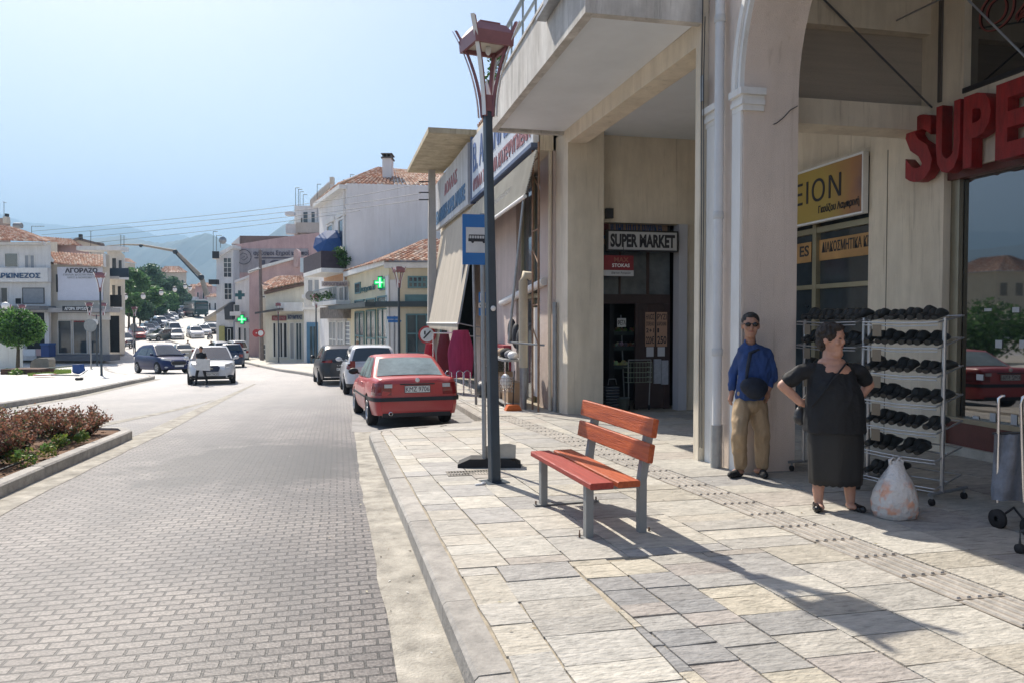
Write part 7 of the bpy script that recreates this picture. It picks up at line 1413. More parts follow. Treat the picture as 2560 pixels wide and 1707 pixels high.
m = MB(); roof_plane(m, P(660, 727, 59.4), P(766, 703, 59.4), P(757, 692, 64), P(700, 692, 64), amp=.08); roof_plane(m, P(654, 712, 63), P(660, 727, 59.4), P(700, 692, 64), P(690, 694, 66)); part('roof', m, tile_m, t); m = MB(); m.prism([P(660, 729, 59.6), P(766, 706, 59.6), P(766, 712, 59.6), P(660, 736, 59.6)], AWAY*.4); part('eave', m, pm('brown_eave', (.16, .10, .08), .8), t)
single('flat_canopy', MB().prism([P(637, 786, 57), P(700, 776, 57), P(712, 776, 60.5), P(648, 784, 60.5)], UP*.16), pm('dark_canopy', (.09, .085, .085), .8), 'thin dark flat canopy jutting out over the far pavement', 'canopy')
t = simple_building('pink gabled building with white edged roofline behind the low cream shop', 690, 880, 70, [('m', 'wall', [(623, 910), (766, 910), (766, 640), (742, 648), (655, 672), (623, 684)], 0, 8, pink), ('m', 'roof_edge', [(620, 684), (655, 671), (742, 647), (742, 641), (655, 664), (620, 678)], -.3, .5, whitew), ('m', 'parapet_block', [(734, 668), (745, 668), (745, 628), (740, 622), (734, 628)], -.4, 1., pm('pinkish_block', (.5, .36, .34)))])
t = simple_building('white house with green cross signs at the far bend of the street', 622, 890, 74, [('m', 'wall', [(588, 905), (666, 905), (666, 706), (622, 690), (588, 708)], 0, 9, whitefar), ('m', 'roof_edge', [(586, 708), (624, 694), (624, 688), (586, 702)], -.3, .5, whitew), ('w', (625, 742, 629, 775), 0, whitefar, shutterm), ('w', (632, 742, 636, 775), 0, whitefar, shutterm), ('r', 'sign_box', (627, 718, 640, 734), 0, whitep, (.2,)), ('w', (585, 762, 600, 780), -.02, whitefar, glassm), ('r', 'fascia', (590, 798, 642, 806), 0, pm('dull_fascia', (.3, .32, .33)), (.5,)), ('w', (610, 820, 616, 885), 0, whitefar, tealg), ('w', (622, 820, 628, 888), 0, whitefar, tealg), ('w', (632, 820, 640, 890), 0, whitefar, curtain), ('w', (596, 818, 603, 880), 0, whitefar, darkm), ('r', 'balcony', (584, 780, 612, 790), 0, whitew, (1.,))])
cross('unlit dark teal pharmacy cross high on the far white house', 599, 738, 70, .85, False); cross('glowing green pharmacy cross above the far shop door', 605, 799, 68, .9)
t = simple_building('narrow weathered house between the utility pole and the low cream shop', 662, 900, 66, [('m', 'wall', [(648, 912), (668, 912), (668, 718), (648, 716)], 0, 6, beigew), ('w', (652, 860, 665, 898), 0, whitefar, glassm, (1, 3)), ('w', (650, 740, 664, 746), 0, whitefar, darkm)])
t = simple_building('grey-pink building with a faded painted advertisement on its side wall', 690, 860, 86, [('m', 'wall', [(580, 880), (835, 880), (835, 575), (812, 580), (711, 593), (589, 612), (580, 618)], 0, 14, pink), ('r', 'painted_field', (583, 622, 770, 682), 0, gpaint, (.03,)), ('m', 'penthouse', [(578, 612), (600, 590), (720, 591), (720, 612)], 6, 5, pm('brown_parapet', (.20, .15, .13), .9)), ('m', 'penthouse_end', [(578, 610), (598, 592), (598, 610)], 5.6, .3, whitefar)])
dl = pm('faded_dark_letters', (.11, .10, .13), .8, .3, 8)
ctext(t, 'φρέσκοι ξηροί καρποί', 634, 627, 773, 642, 85.9, dl, .02, .06); crect(t, 'painted_line', 636, 644, 772, 647, 85.92, dl, .02); ctext(t, 'Ι ΟΙΣ', 655, 650, 740, 668, 85.9, dl, .06, .06)
q = P(610, 643, 85.9); M = frame(q-AWAY*.06, RIGHT, UP); m = MB()
for i in range(32): a0, a1 = 2*math.pi*i/32, 2*math.pi*(i+1)/32; m.prism([M @ Vector((r*math.cos(a), r*math.sin(a), 0)) for r, a in ((.80, a0), (.88, a0), (.88, a1), (.80, a1))], -AWAY*.01)
m.tube([M @ Vector((-.4, .2, 0)), M @ Vector((-.1, .45, 0)), M @ Vector((.3, .3, 0)), M @ Vector((.4, -.1, 0)), M @ Vector((0, -.4, 0)), M @ Vector((-.35, -.2, 0)), M @ Vector((.1, .05, 0))], .03, 4); part('painted_roundel', m, dl, t)
t = simple_building('tall pale corner house with dark balcony windows at the bend', 562, 870, 84, [('m', 'wall', [(541, 885), (583, 885), (583, 616), (552, 628), (541, 640)], 0, 9, pm('grey_white_wall', (.70, .70, .70), .88, .08, .6, stain=.1)), ('w', (559, 645, 579, 694), 0, whitefar, glassm, (2, 4)), ('w', (561, 708, 580, 750), 0, whitefar, glassm, (2, 3)), ('m', 'roof_slab', [(531, 648), (534, 640), (583, 612), (583, 620), (541, 646)], -.5, 6, whitew), ('r', 'balcony_rail', (531, 629, 548, 647), -1, trim, (.05,)), ('r', 'balcony', (527, 700, 548, 712), -1, trim, (.6,)), ('r', 'base_front', (560, 818, 583, 880), 0, darkm, (.05,)), ('r', 'yellow_front', (549, 815, 562, 880), 0, pm('yellow_front', (.42, .40, .16), .8), (.1,)), ('w', (569, 822, 577, 870), -.06, whitefar, darkm)])
single('slanted_awning', MB().prism([P(508, 797, 84), P(514, 803, 84), P(578, 762, 84), P(578, 754, 84)], AWAY*4), fab, 'large pale slanting awning over the pavement at the far bend', 'awning')
single('dark_side_awning', MB().prism([P(560, 770, 84), P(580, 755, 83.5), P(580, 800, 83.5), P(562, 800, 84)], AWAY*3), pm('dark_awning', (.06, .065, .075), .8), 'dark triangular awning side beneath the slanting awning', 'awning')
t = simple_building('white stepped apartment block with balconies rising behind the pink wall', 775, 560, 98, [('m', 'wall', [(736, 640), (850, 640), (850, 470), (822, 455), (800, 474), (775, 500), (775, 515), (736, 515)], 0, 10, whitefar), ('r', 'roof_slab', (718, 533, 740, 541), -1, whitew, (1.,)), ('r', 'balcony', (746, 560, 812, 585), 0, beigew, (1.2,)), ('r', 'balcony', (720, 563, 748, 587), 0, whitefar, (1.0,)), ('w', (758, 530, 770, 560), 0, whitefar, glassm), ('w', (778, 530, 788, 560), 0, whitefar, glassm), ('w', (752, 545, 757, 562), 0, whitefar, darkm), ('m', 'parapet', [(775, 502), (822, 458), (822, 470), (790, 500), (790, 515), (775, 515)], -.5, 1, beigew)])
def antenna(label, px, py0, py1, d, wdt=10, side=1):
    a = P(px, py0, d); b = P(px, py1, d); m = MB(); r = .03*d/90; m.tube([a, b], r, 4); c = b-UP*.02; m.tube([c, c+RIGHT*side*wdt*d/1850], r*.9, 4)
    for k in range(4): q = c+RIGHT*side*wdt*d/1850*(k+1)/5; m.tube([q-AWAY*.25, q+AWAY*.25], r*.5, 4)
    single('roof_antenna', m, trim, label, 'antenna', 'roof antennas')
for i, (px, y0, y1) in enumerate(((739, 515, 470), (746, 515, 474), (750, 515, 480), (758, 515, 487))): antenna('thin roof antenna on the white stepped block, %s from the left' % ORD[i], px, y0, y1, 98)
antenna('tall roof antenna beside the stepped parapet', 793, 555, 461, 95); antenna('roof antenna left of the tiled roof of the tall building', 876, 456, 437, 60); antenna('low roof antenna beside the stepped block chimney', 858, 462, 450, 90); antenna('left antenna above the bend house', 533, 640, 579, 84, 11); antenna('second antenna above the bend house', 541, 628, 589, 84, 14); antenna('short antenna above the bend house', 551, 620, 602, 84, 5)
single('satellite_dish', MB().lathe(P(556, 601, 83), [(0, 0), (.25, .05), (.42, .18)], 14, 'y'), steel, 'tilted satellite dish on the bend house roof', 'satellite dish')
single('rooftop_chimney', MB().prism([P(824, 460, 95), P(834, 460, 95), P(834, 443, 95), P(824, 443, 95)], AWAY*.6), beigew, 'small square chimney on the stepped white block', 'chimney')
# wooden utility pole far right
q = gpt(655, 900); t = thing('utility_pole', 'tall grey utility pole beside the low cream shop', 'utility pole', q); part('pole', MB().tube([q, P(650, 625, (q.x*SA+q.y*CA))], [.17, .12], 8), pm('grey_pole', (.20, .17, .16), .9, .2, 3), t)
q2 = P(652, 672, (q.x*SA+q.y*CA)-.3); part('lamp_arm', MB().tube([q2, q2-RIGHT*1.0-UP*.25], .06, 6), steel, t)
for px, py, lb in ((652, 833, 'round no-entry sign low on the grey utility pole'), (641, 833, 'red round sign on a thin post left of the grey pole')):
    c = P(px, py, 60); t = thing('round_sign', lb, 'sign', c, 0, 'round road signs'); disc(c, .32, .02, signred, t, 'rim'); disc(c-AWAY*.022, .22 if px > 645 else .05, .01, whitep, t, 'face')

q = P(986, 925, 33.5); t = thing('direction_sign', 'blue direction arrows on a thin post in front of the pharmacy pillar', 'sign', (q.x, q.y, g(q.y))); part('post', MB().tube([(q.x, q.y, g(q.y)), P(986, 790, 33.5)], .04, 6), steel, t)
for py, x0_, x1_, lab in ((795, 968, 1000, None), (803, 970, 1004, None)):
    a_, b_ = P(x0_, py+3.5, 33.3), P(x1_, py-3.5, 33.3); M = frame(a_, RIGHT, UP); w__ = (b_-a_).dot(RIGHT); h__ = b_.z-a_.z; m = MB(); m.prism([M @ Vector(v) for v in ((0, 0, 0), (w__*.88, 0, 0), (w__, h__/2, 0), (w__*.88, h__, 0), (0, h__, 0))], AWAY*.03); part('arrow_plate', m, blues, t)
# ============================================================= left side of the square
d1 = 62.
tL = simple_building('white corner building with a blue-lettered name band at the left edge', 40, 890, d1, [('m', 'wall', [(-260, 900), (127, 900), (127, 612), (-260, 600)], 0, 9, pm('cool_white_wall', (.74, .74, .73), .88, .06, .5, stain=.12)), ('r', 'name_band', (-260, 671, 128, 706), 0, whitew, (.5,)), ('r', 'cornice', (-260, 608, 116, 614), 0, whitew, (.6,)), ('w', (12, 633, 46, 669), 0, whitefar, glassd, (1, 1)), ('w', (62, 638, 73, 672), 0, whitefar, shutterm), ('w', (76, 638, 87, 672), 0, whitefar, shutterm), ('w', (-14, 719, 20, 758), 0, whitefar, glassm, (2, 1)), ('w', (57, 720, 111, 760), 0, trim, shutterm, (1, 1)), ('w', (38, 745, 55, 762), 0, whitefar, darkm), ('r', 'canopy', (-260, 766, 140, 776), 0, pm('grey_canopy', (.20, .20, .20), .9), (2.2,)), ('r', 'ground_floor_recess', (-260, 782, 118, 880), 0, darkm, (.04,)), ('r', 'pillar', (56, 782, 66, 885), -.05, greyw, (.3,)), ('r', 'pillar', (118, 782, 127, 885), -.05, greyw, (.3,))])
ctext(tL, 'ΑΡΚΙΝΕΖΟΣ', -12, 683, 101, 696, d1-.52, pm('blue_grey_letters', (.04, .10, .20)), .03, .03)
m = MB(); roof_plane(m, P(-150, 598, 61), P(116, 606, 61), P(19, 568, 67), P(-90, 560, 67), amp=.09); roof_plane(m, P(116, 606, 61), P(126, 604, 70), P(60, 580, 70), P(19, 568, 67), amp=.09); part('roof', m, tile_m, tL)
tL2 = simple_building('beige gold-buyer shop with a white billboard and tiled roof across the square', 200, 895, d1+.5, [('m', 'wall', [(127.5, 898), (274, 898), (274, 640), (258, 632), (258, 668), (127.5, 661)], 0, 9, beigew), ('m', 'gable_edge', [(113, 628), (118, 627), (136, 652), (134, 657), (126, 654)], -.4, 7, whitew), ('m', 'gable_edge', [(258, 636), (264, 636), (266, 668), (259, 668)], -.4, 7, whitew), ('r', 'billboard', (147, 668, 257, 752), 0, pm('billboard_white', (.68, .69, .76), .6, .04), (.15,)), ('r', 'dark_strip', (144, 687, 147, 731), 0, trim, (.2,)), ('r', 'canopy', (143, 771, 301, 782), 0, pm('pale_concrete_edge', (.42, .40, .38), .9), (1.6,)), ('r', 'white_lintel', (147, 783, 276, 800), 0, whitew, (.12,)), ('r', 'name_board', (158, 766, 225, 778), -1.6, trim, (.12,)), ('w', (146, 801, 179, 884), 0, whitew, glassm, (1, 1)), ('w', (184, 801, 218, 884), 0, whitew, glassm, (1, 1)), ('w', (224, 801, 250, 884), 0, whitew, glassm, (1, 1)), ('r', 'step', (120, 885, 300, 899), 0, pm('dark_step', (.16, .16, .17), .9), (1.5,)), ('r', 'dark_side_opening', (276, 790, 298, 880), 1.5, darkm, (.04,))])
ctext(tL2, 'ΑΓΟΡΑΖΩ', 163, 671, 244, 683, d1+.33, pm('billboard_letters', (.08, .08, .10)), .035, .02); ctext(tL2, 'ΠΑΛΙΑ ΚΟΣΜΗΜΑΤΑ', 159, 685, 246, 690, d1+.33, pm('faint_grey_letters', (.42, .43, .44)), 0, .02); ctext(tL2, 'ΛΙΡΕΣ & ΝΟΜΙΣΜΑΤΑ', 168, 692, 240, 697, d1+.33, pm('faint_grey_letters', (.42, .43, .44)), 0, .02)
ctext(tL2, 'ΑΓΟΡΑ ΧΡΥΣΟΥ', 162, 768, 222, 776, d1-1.25, whitep, .03, .02); ctext(tL2, 'ΧΡΥΣΟΣ', 184, 802, 212, 806, d1+.42, signred, .03, .04)
m = MB(); roof_plane(m, P(134, 660, 61.8), P(259, 668, 61.8), P(259, 640, 66), P(116, 631, 66), amp=.09); part('roof', m, tile_m, tL2)
simple_building('pale balcony apartment block right of the billboard shop', 300, 850, 72, [('m', 'wall', [(268, 885), (312, 885), (312, 640), (300, 628), (268, 628)], 0, 9, whitefar), ('r', 'roof_slab', (215, 620, 322, 630), 0, whitew, (1.6,)), ('r', 'balcony', (272, 694, 322, 700), 0, whitew, (1.8,)), ('r', 'balcony_rail', (274, 671, 322, 694), -1.7, pm('dark_balcony_glass', (.04, .07, .10), .3), (.05,)), ('r', 'balcony', (272, 768, 308, 776), 0, whitew, (1.8,)), ('r', 'balcony_rail', (276, 738, 304, 768), -1.7, trim, (.05,)), ('w', (280, 645, 292, 690), 0, whitefar, glassm), ('w', (296, 650, 306, 690), 0, whitefar, glassm), ('w', (280, 712, 290, 760), 0, whitefar, glassm), ('w', (294, 715, 304, 760), 0, whitefar, darkm), ('w', (280, 800, 296, 870), 0, whitefar, darkm)])
t = simple_building('small tiled house behind the balcony block', 320, 700, 170, [('m', 'wall', [(298, 780), (338, 780), (338, 660), (298, 655)], 0, 8, beigew), ('w', (306, 668, 314, 684), 0, whitefar, darkm), ('w', (322, 670, 330, 684), 0, whitefar, darkm)]); m = MB(); roof_plane(m, P(294, 652, 169.5), P(342, 660, 169.5), P(325, 648, 176), P(305, 645, 176)); part('roof', m, tile_m, t)
t = simple_building('pink house with a tiled roof behind the gold-buyer shop', 178, 640, 78, [('m', 'wall', [(143, 700), (222, 700), (222, 622), (200, 612), (143, 614)], 0, 8, pink)]); m = MB(); roof_plane(m, P(140, 615, 77.5), P(192, 614, 77.5), P(180, 600, 83), P(106, 594, 83), amp=.1); roof_plane(m, P(192, 614, 77.5), P(218, 627, 77), P(200, 612, 83), P(180, 600, 83)); part('roof', m, tile_m, t)
simple_building('beige upper storey behind the two corner buildings', 120, 630, 76, [('m', 'wall', [(104, 700), (143.5, 700), (143.5, 606), (104, 606)], 0, 7, beigew)])
t = simple_building('low grey-roofed house farther back on the left', 215, 610, 95, [('m', 'wall', [(165, 660), (260, 660), (260, 608), (190, 600), (165, 606)], 0, 8, beigew), ('m', 'roof', [(160, 606), (195, 594), (262, 612), (258, 616), (195, 600), (164, 610)], -.5, 9, pm('grey_brown_tiles', (.22, .18, .16), .9, .3, 3)), ('r', 'chimney', (201, 587, 207, 600), -.6, trim, (.4,))])
t = simple_building('old building with a brick chimney above the left corner roof', 8, 580, 80, [('m', 'wall', [(-60, 640), (26, 640), (26, 552), (17, 546), (-60, 546)], 0, 8, pm('brownish_wall', (.36, .28, .24), .9, .1, 1)), ('r', 'chimney', (15, 544, 25, 560), -.3, beigew, (.5,)), ('r', 'chimney_pot', (18, 536, 23, 543), -.3, trim, (.4,))])
w_ = P(45, 565, 72); t = thing('solar_water_heater', 'round solar water tank on the roof slope of the left corner building', 'water heater', w_); part('tank', MB().tube([w_-RIGHT*.35, w_+RIGHT*.35], .28, 12), pm('grey_tank', (.25, .25, .25), .4), t)
antenna('tall mast at the left edge above the corner roof', 10, 548, 506, 80, 3); antenna('bent antenna above the left corner roof', 79, 600, 566, 75, 32); antenna('thin mast above the pale flat roof', 227, 640, 579, 80, 0.5); antenna('left of two masts on the far flat roof', 302, 634, 588, 82, .5); antenna('right of two masts on the far flat roof', 310, 634, 590, 82, .5)
# beige houses on the slope behind the trees
def hill_house(label, x0, x1, ytop, ybot, d, wallm, roofh=10, wins=3, over=4):
    t = simple_building(label, (x0+x1)/2, ybot, d, [('m', 'wall', [(x0, ybot), (x1, ybot), (x1, ytop), (x0, ytop)], 0, 7, wallm)], 'hill_house'); m = MB(); roof_plane(m, P(x0-over, ytop+1, d-.8), P(x1+over, ytop+1, d-.8), P(x1-(x1-x0)*.25, ytop-roofh, d+4), P(x0+(x1-x0)*.25, ytop-roofh, d+4), amp=.12, n=int((x1-x0)/3)+3, rows_=5); part('roof', m, tile_m, t)
    for i in range(wins): xx = lerp(x0, x1, (i+.5)/wins); cwin(t, xx-2.2, ytop+(ybot-ytop)*.18, xx+2.2, ytop+(ybot-ytop)*.38, d-.01, whitefar, darkm)
hill_house('beige hill house with a wide tiled roof above the trees', 395, 466, 681, 790, 195, beigew, 14, 4); hill_house('small far house right of the concrete pump pipe', 470, 500, 722, 800, 205, pm('pinkish_far_wall', (.40, .32, .30), .9), 10, 2); hill_house('pink-grey house above the bus', 488, 530, 716, 800, 190, pink, 8, 3); hill_house('pale terrace house just left of the bus', 440, 476, 742, 800, 185, greyw, 8, 2); hill_house('white far house beside the bend building', 518, 545, 742, 830, 170, whitefar, 6, 2); hill_house('distant house peeping over the tree crowns on the left', 335, 380, 690, 760, 190, whitefar, 10, 2)
# walls along the far street
single('roadside_wall', MB().prism([P(455, 800, 150), P(492, 790, 175), P(492, 775, 175), P(455, 775, 150)], AWAY*.4), whitefar, 'long pale wall beside the climbing far street', 'wall')
# concrete pump boom
bm = pm('boom_beige', (.42, .33, .24), .6, .15, 3); t = bthing('concrete_pump_boom', 'long jointed concrete pump boom arching over the far street', 'crane boom', 512, 740, 150)
seg = [((518, 740), (503, 692)), ((503, 692), (438, 628)), ((438, 628), (352, 613)), ((352, 613), (310, 612)), ((310, 612), (266, 616))]; rad = [.55, .42, .30, .2, .12]
for (a, b), r in zip(seg, rad): part('boom_section', MB().tube([P(*a, 150), P(*b, 150)], [r, r*.8], 6), bm, t); 
for (x, y), r in zip(((503, 692), (438, 628), (352, 613)), (.6, .5, .35)): part('boom_joint', MB().ell(P(x, y+2, 149.6), (r, r, r)), trim, t)
part('hose', MB().tube([P(500, 700, 149), P(470, 668, 149), P(438, 634, 149)], .14, 5), trim, t)
# overhead wires
WR = [((560, 535), (1058, 457), (80, 579)), ((560, 547), (1052, 484), (104, 588)), ((560, 560), (1052, 500), (160, 598)), ((560, 573), (900, 527), (240, 607))]
for i, (mid_, r_, l_) in enumerate(WR):
    A, B, C_ = P(*l_, 95), P(*mid_, 62), P(*r_, 30.5 if i < 3 else 40); pts = []
    for k in range(25):
        s = k/24; pts.append(A*(1-s)*(1-s)+(B*2-(A+C_)/2)*2*s*(1-s)+C_*s*s)
    single('overhead_wire', MB().tube(pts, [.022-.012*k/24 for k in range(25)], 4), trim, 'overhead wire strung across the street, %s from the top' % ORD[i], 'wire', 'overhead wires')
# trees
def tree(label, px, pyb, d, pyt, rpx, n=2600, leaf=.16, tones=((.055, .11, .035), (.08, .15, .045), (.035, .075, .03)), zb=None, blobs=9, name='broadleaf_tree', grp=None, flat=1., lobes=None):
    b = P(px, pyb, d); b.z = g(b.y) if zb is None else zb; top = P(px, pyt, d).z; R_ = rpx*d/1850; t = thing(name, label, 'tree', b, 0, grp); cz = top-R_*flat; rr = random.Random(int(px*7+pyb)); c0 = Vector((b.x, b.y, cz))
    m = MB(); m.tube([b, b+Vector((.05, 0, (cz-b.z)*.5)), Vector((b.x-.05, b.y, cz))], [R_*.085, R_*.065, R_*.04], 8)
    bl = []
    for k in range(blobs):
        u = Vector((rr.gauss(0, 1), rr.gauss(0, 1), rr.gauss(0, .8))).normalized(); c = c0+Vector((u.x*R_*.62, u.y*R_*.62, u.z*R_*.55*flat)); bl.append((c, R_*rr.uniform(.34, .52))); m.tube([Vector((b.x, b.y, lerp(b.z, cz, .75))), c], [R_*.035, R_*.012], 5)
    part('trunk', m, pm('bark', (.12, .09, .06), .9, .3, 6, .5), t); m = MB()
    for c, r in bl: leafball(m, c, r, n//blobs, leaf, .85*flat if flat < 1 else .85, tones, rr)
    part('crown', m, leafm, t); return t
G1 = ((.11, .22, .07), (.15, .29, .09), (.07, .15, .05)); G2 = ((.08, .15, .08), (.10, .19, .10), (.05, .10, .06))
tree('clipped round-headed tree beside the white kiosk on the plaza', 44, 925, 40, 762, 60, 15000, .075, ((.07, .17, .03), (.11, .25, .04), (.16, .32, .07), (.035, .09, .02)), blobs=26, flat=.95)
spec = [(335, 815, 108, 664, 40, G1, 'bright green tree at the left of the clump beside the balcony block'), (375, 812, 128, 652, 44, G2, 'tallest tree of the clump under the beige hill house'), (405, 812, 142, 668, 42, G2, 'dark green tree in the middle of the clump above the parked cars'), (368, 812, 112, 700, 42, G1, 'light green low-branched tree in front of the clump'), (432, 806, 152, 690, 38, G2, 'grey-green tree at the right end of the clump'), (322, 830, 104, 715, 36, G1, 'small tree low in front, left of the clump'), (455, 800, 165, 722, 26, G2, 'small dark tree below the pale terrace house'), (412, 810, 138, 722, 36, G1, 'low tree right above the uphill parked cars'), (350, 830, 108, 738, 34, G2, 'dark low bush-like tree behind the white saloon'), (388, 830, 128, 738, 34, G2, 'low spreading tree above the silver and white parked cars'), (310, 835, 100, 690, 26, G1, 'thin tree against the balcony block')]
for px, pb2, d, pt, r, G_, lb in spec: tree(lb, px, pb2, d, pt, r, 3800, .24, G_, blobs=14, grp='trees of the clump on the left of the far street')
# further lamps
street_lamp('lamp post with a single flared head in front of the pharmacy', 1.88, 31.9, .3, H=4.62)
street_lamp('lamp post in front of the blue shopfront', -2.4, 49.6, .2, H=4.62); street_lamp('lamp post in front of the low cream shop', -5.8, 60.6, .1, H=4.62)
pL = gpt(254, 938); street_lamp('taller dark lamp post on the paved corner plaza', pL.x, pL.y, .25, H=4.75); q = P(243, 920, 52); street_lamp('double-headed lamp post just behind the taller plaza lamp', q.x, q.y, .3, H=4.4, arms=2); q = P(40, 900, 52); street_lamp('double-headed lamp post in front of the left corner building', q.x, q.y, .3, H=4.3, arms=2)
q = P(338, 870, 72); street_lamp('white-topped lamp post with string of globe lamps near the tree clump', q.x, q.y, 0, H=4.62)
for i, (px, py) in enumerate(((313, 738), (358, 737), (403, 728), (437, 720), (463, 713), (475, 718))):
    c = P(px, py, 88+i*5); t = thing('globe_lamp', 'small white hanging street lantern, %s from the left across the trees' % ORD[i], 'lantern', c, 0, 'hanging street lanterns'); part('globe', MB().ell(c-UP*.25, (.28, .28, .34)), whitep, t); part('cap', MB().ell(c+UP*.08, (.3, .3, .12)), trim, t)
# plaza objects
c = P(14, 765, 50); t = thing('globe_street_lamp', 'old white globe lamp half hidden by the clipped tree', 'street lamp', (c.x, c.y, g(c.y))); part('globe', MB().ell(c, (.25, .25, .25)), whitep, t); part('pole', MB().tube([(c.x, c.y, g(c.y)), c-UP*.25], .05, 6), polem, t)
q = gpt(20, 918); t = thing('white_kiosk', 'plain white box kiosk behind the clipped tree', 'kiosk', (q.x, q.y, g(q.y))); a_, b_ = P(-60, 925, 42), P(56, 838, 42); m = MB(); m.prism([Vector((a_.x, a_.y, g(a_.y)-.1)), Vector((b_.x, b_.y, g(a_.y)-.1)), b_, Vector((a_.x, a_.y, b_.z))], Vector((-.47, .88, 0))*1.6); part('kiosk_body', m, whitew, t)
m = MB(); M = frame(P(75, 924, 40), RIGHT, UP); k = 40/1850; pr = [(0, 0), (0, 14), (4, 25), (14, 31), (44, 32), (47, 28), (47, 0), (42, 0), (42, 2), (12, 4), (8, 0)]; m.prism([M @ Vector((x*k, y*k-.05, 0)) for x, y in pr], AWAY*.6); single('curved_bench', m, pm('grey_brown_concrete', (.28, .25, .21), .9, .15, 4), 'grey concrete bench with a rounded end by the plaza planter', 'bench')
m = MB(); M = frame(P(2, 944, 36.5), RIGHT, UP); k = 36.5/1850; m.box(0, 0, -1.2, 96*k, 22*k, 0, m=M); t = single('brick_planter', m, pm('brick_brown', (.13, .07, .05), .9, .4, 8, .4), 'low brown brick planter box at the left edge of the plaza', 'planter')
m = MB(); leafball(m, P(40, 934, 36.2), .35, 260, .07, .8, ((.14, .24, .04), (.10, .18, .04))); leafball(m, P(20, 930, 36.8), .3, 160, .07, .7, ((.05, .10, .04), (.08, .14, .05))); single('planter_weeds', m, leafm, 'yellow-green weeds growing over the brick planter', 'plant')
m = MB()
for _ in range(2600):
    s = rnd.random(); q = gpt(lerp(70, 178, s), lerp(923, 938, rnd.random()*(1-.5*s))+2); h_ = rnd.uniform(.05, .16); dx = rnd.uniform(-.04, .04); m.add([(q.x-.012, q.y, q.z), (q.x+.012, q.y, q.z), (q.x+dx, q.y, q.z+h_)], [(0, 1, 2)], rnd.choice(((.14, .22, .04), (.10, .18, .03), (.20, .26, .07))))
o = part('grass', m, leafm); tag(o, 'patch of bright green grass on the plaza beside the planter', kind='stuff', cat='grass')
a_, b_ = P(108, 921, 37.5), P(200, 912, 37.0); t = thing('fallen_bin_post', 'toppled litter bin with a blue bucket at the end of its slanting post', 'litter bin', (b_.x, b_.y, g(b_.y))); part('post', MB().tube([a_, b_], .05, 6), pm('greenish_grey_post', (.30, .31, .26), .7), t)
m = MB(); M = frame(P(181, 911, 36.8), RIGHT, UP); k = 36.8/1850; m.prism([M @ Vector((x*k, y*k, 0)) for x, y in ((0, 0), (18, 1), (22, -19), (16, -23), (3, -21), (-1, -17))], AWAY*.38); part('blue_bin', m, pm('blue_plastic_bin', (.015, .07, .26), .5), t)
t = thing('fallen_road_sign', 'round red-rimmed road sign lying flat on the plaza with its post', 'road sign', gpt(112, 943)); c = gpt(112, 942)+UP*.10
m = MB(); m.lathe(c, [(0, 0), (.45, 0), (.45, .03), (0, .03)], 20); part('rim', m, signred, t); m = MB(); m.lathe(c+UP*.031, [(0, 0), (.36, 0), (.36, .006), (0, .006)], 20); part('face', m, whitep, t); part('post', MB().tube([c+RIGHT*.3, gpt(198, 945)+UP*.12, gpt(218, 938)+UP*.25], .035, 6), steel, t); part('post_foot', MB().ell(gpt(198, 950)+UP*.06, (.16, .16, .08)), trim, t)
q = gpt(228, 921); t = thing('road_sign', 'round road sign seen from behind on a thin leaning post', 'road sign', q); dd = q.x*SA+q.y*CA; part('post', MB().tube([q, P(226, 800, dd)], .045, 6), steel, t); disc(P(226, 814, dd-.05), .40, .02, steel, t, 'sign_back'); disc(P(238, 806, dd+.3), .20, .02, whitep, t, 'mirror')
q = gpt(334, 884); t = thing('road_sign', 'grey octagonal sign seen from behind near the dark corner cars', 'road sign', q); dd = q.x*SA+q.y*CA; part('post', MB().tube([q, P(333, 812, dd)], .045, 6), steel, t); disc(P(334, 818, dd-.05), .38, .02, steel, t, 'sign_back', 8)
t = bthing('rubbish_container', 'blue wheeled rubbish container beside the gold-buyer shop door', 'rubbish container', 130, 890, 60.2); crect(t, 'container_body', 120, 862, 139, 890, 60.2, pm('blue_container', (.015, .05, .20), .5), .9); crect(t, 'container_lid', 119, 857, 140, 862, 60.1, pm('blue_lid', (.02, .08, .25), .5), 1.0)
t = bthing('market_stall_goods', 'white and pink crates stacked in the dark ground-floor recess', 'crates', 88, 885, 61.2); crect(t, 'white_crate', 70, 872, 98, 888, 61.2, whitep, .5); crect(t, 'pink_crate', 100, 872, 112, 888, 61.2, pink, .5)
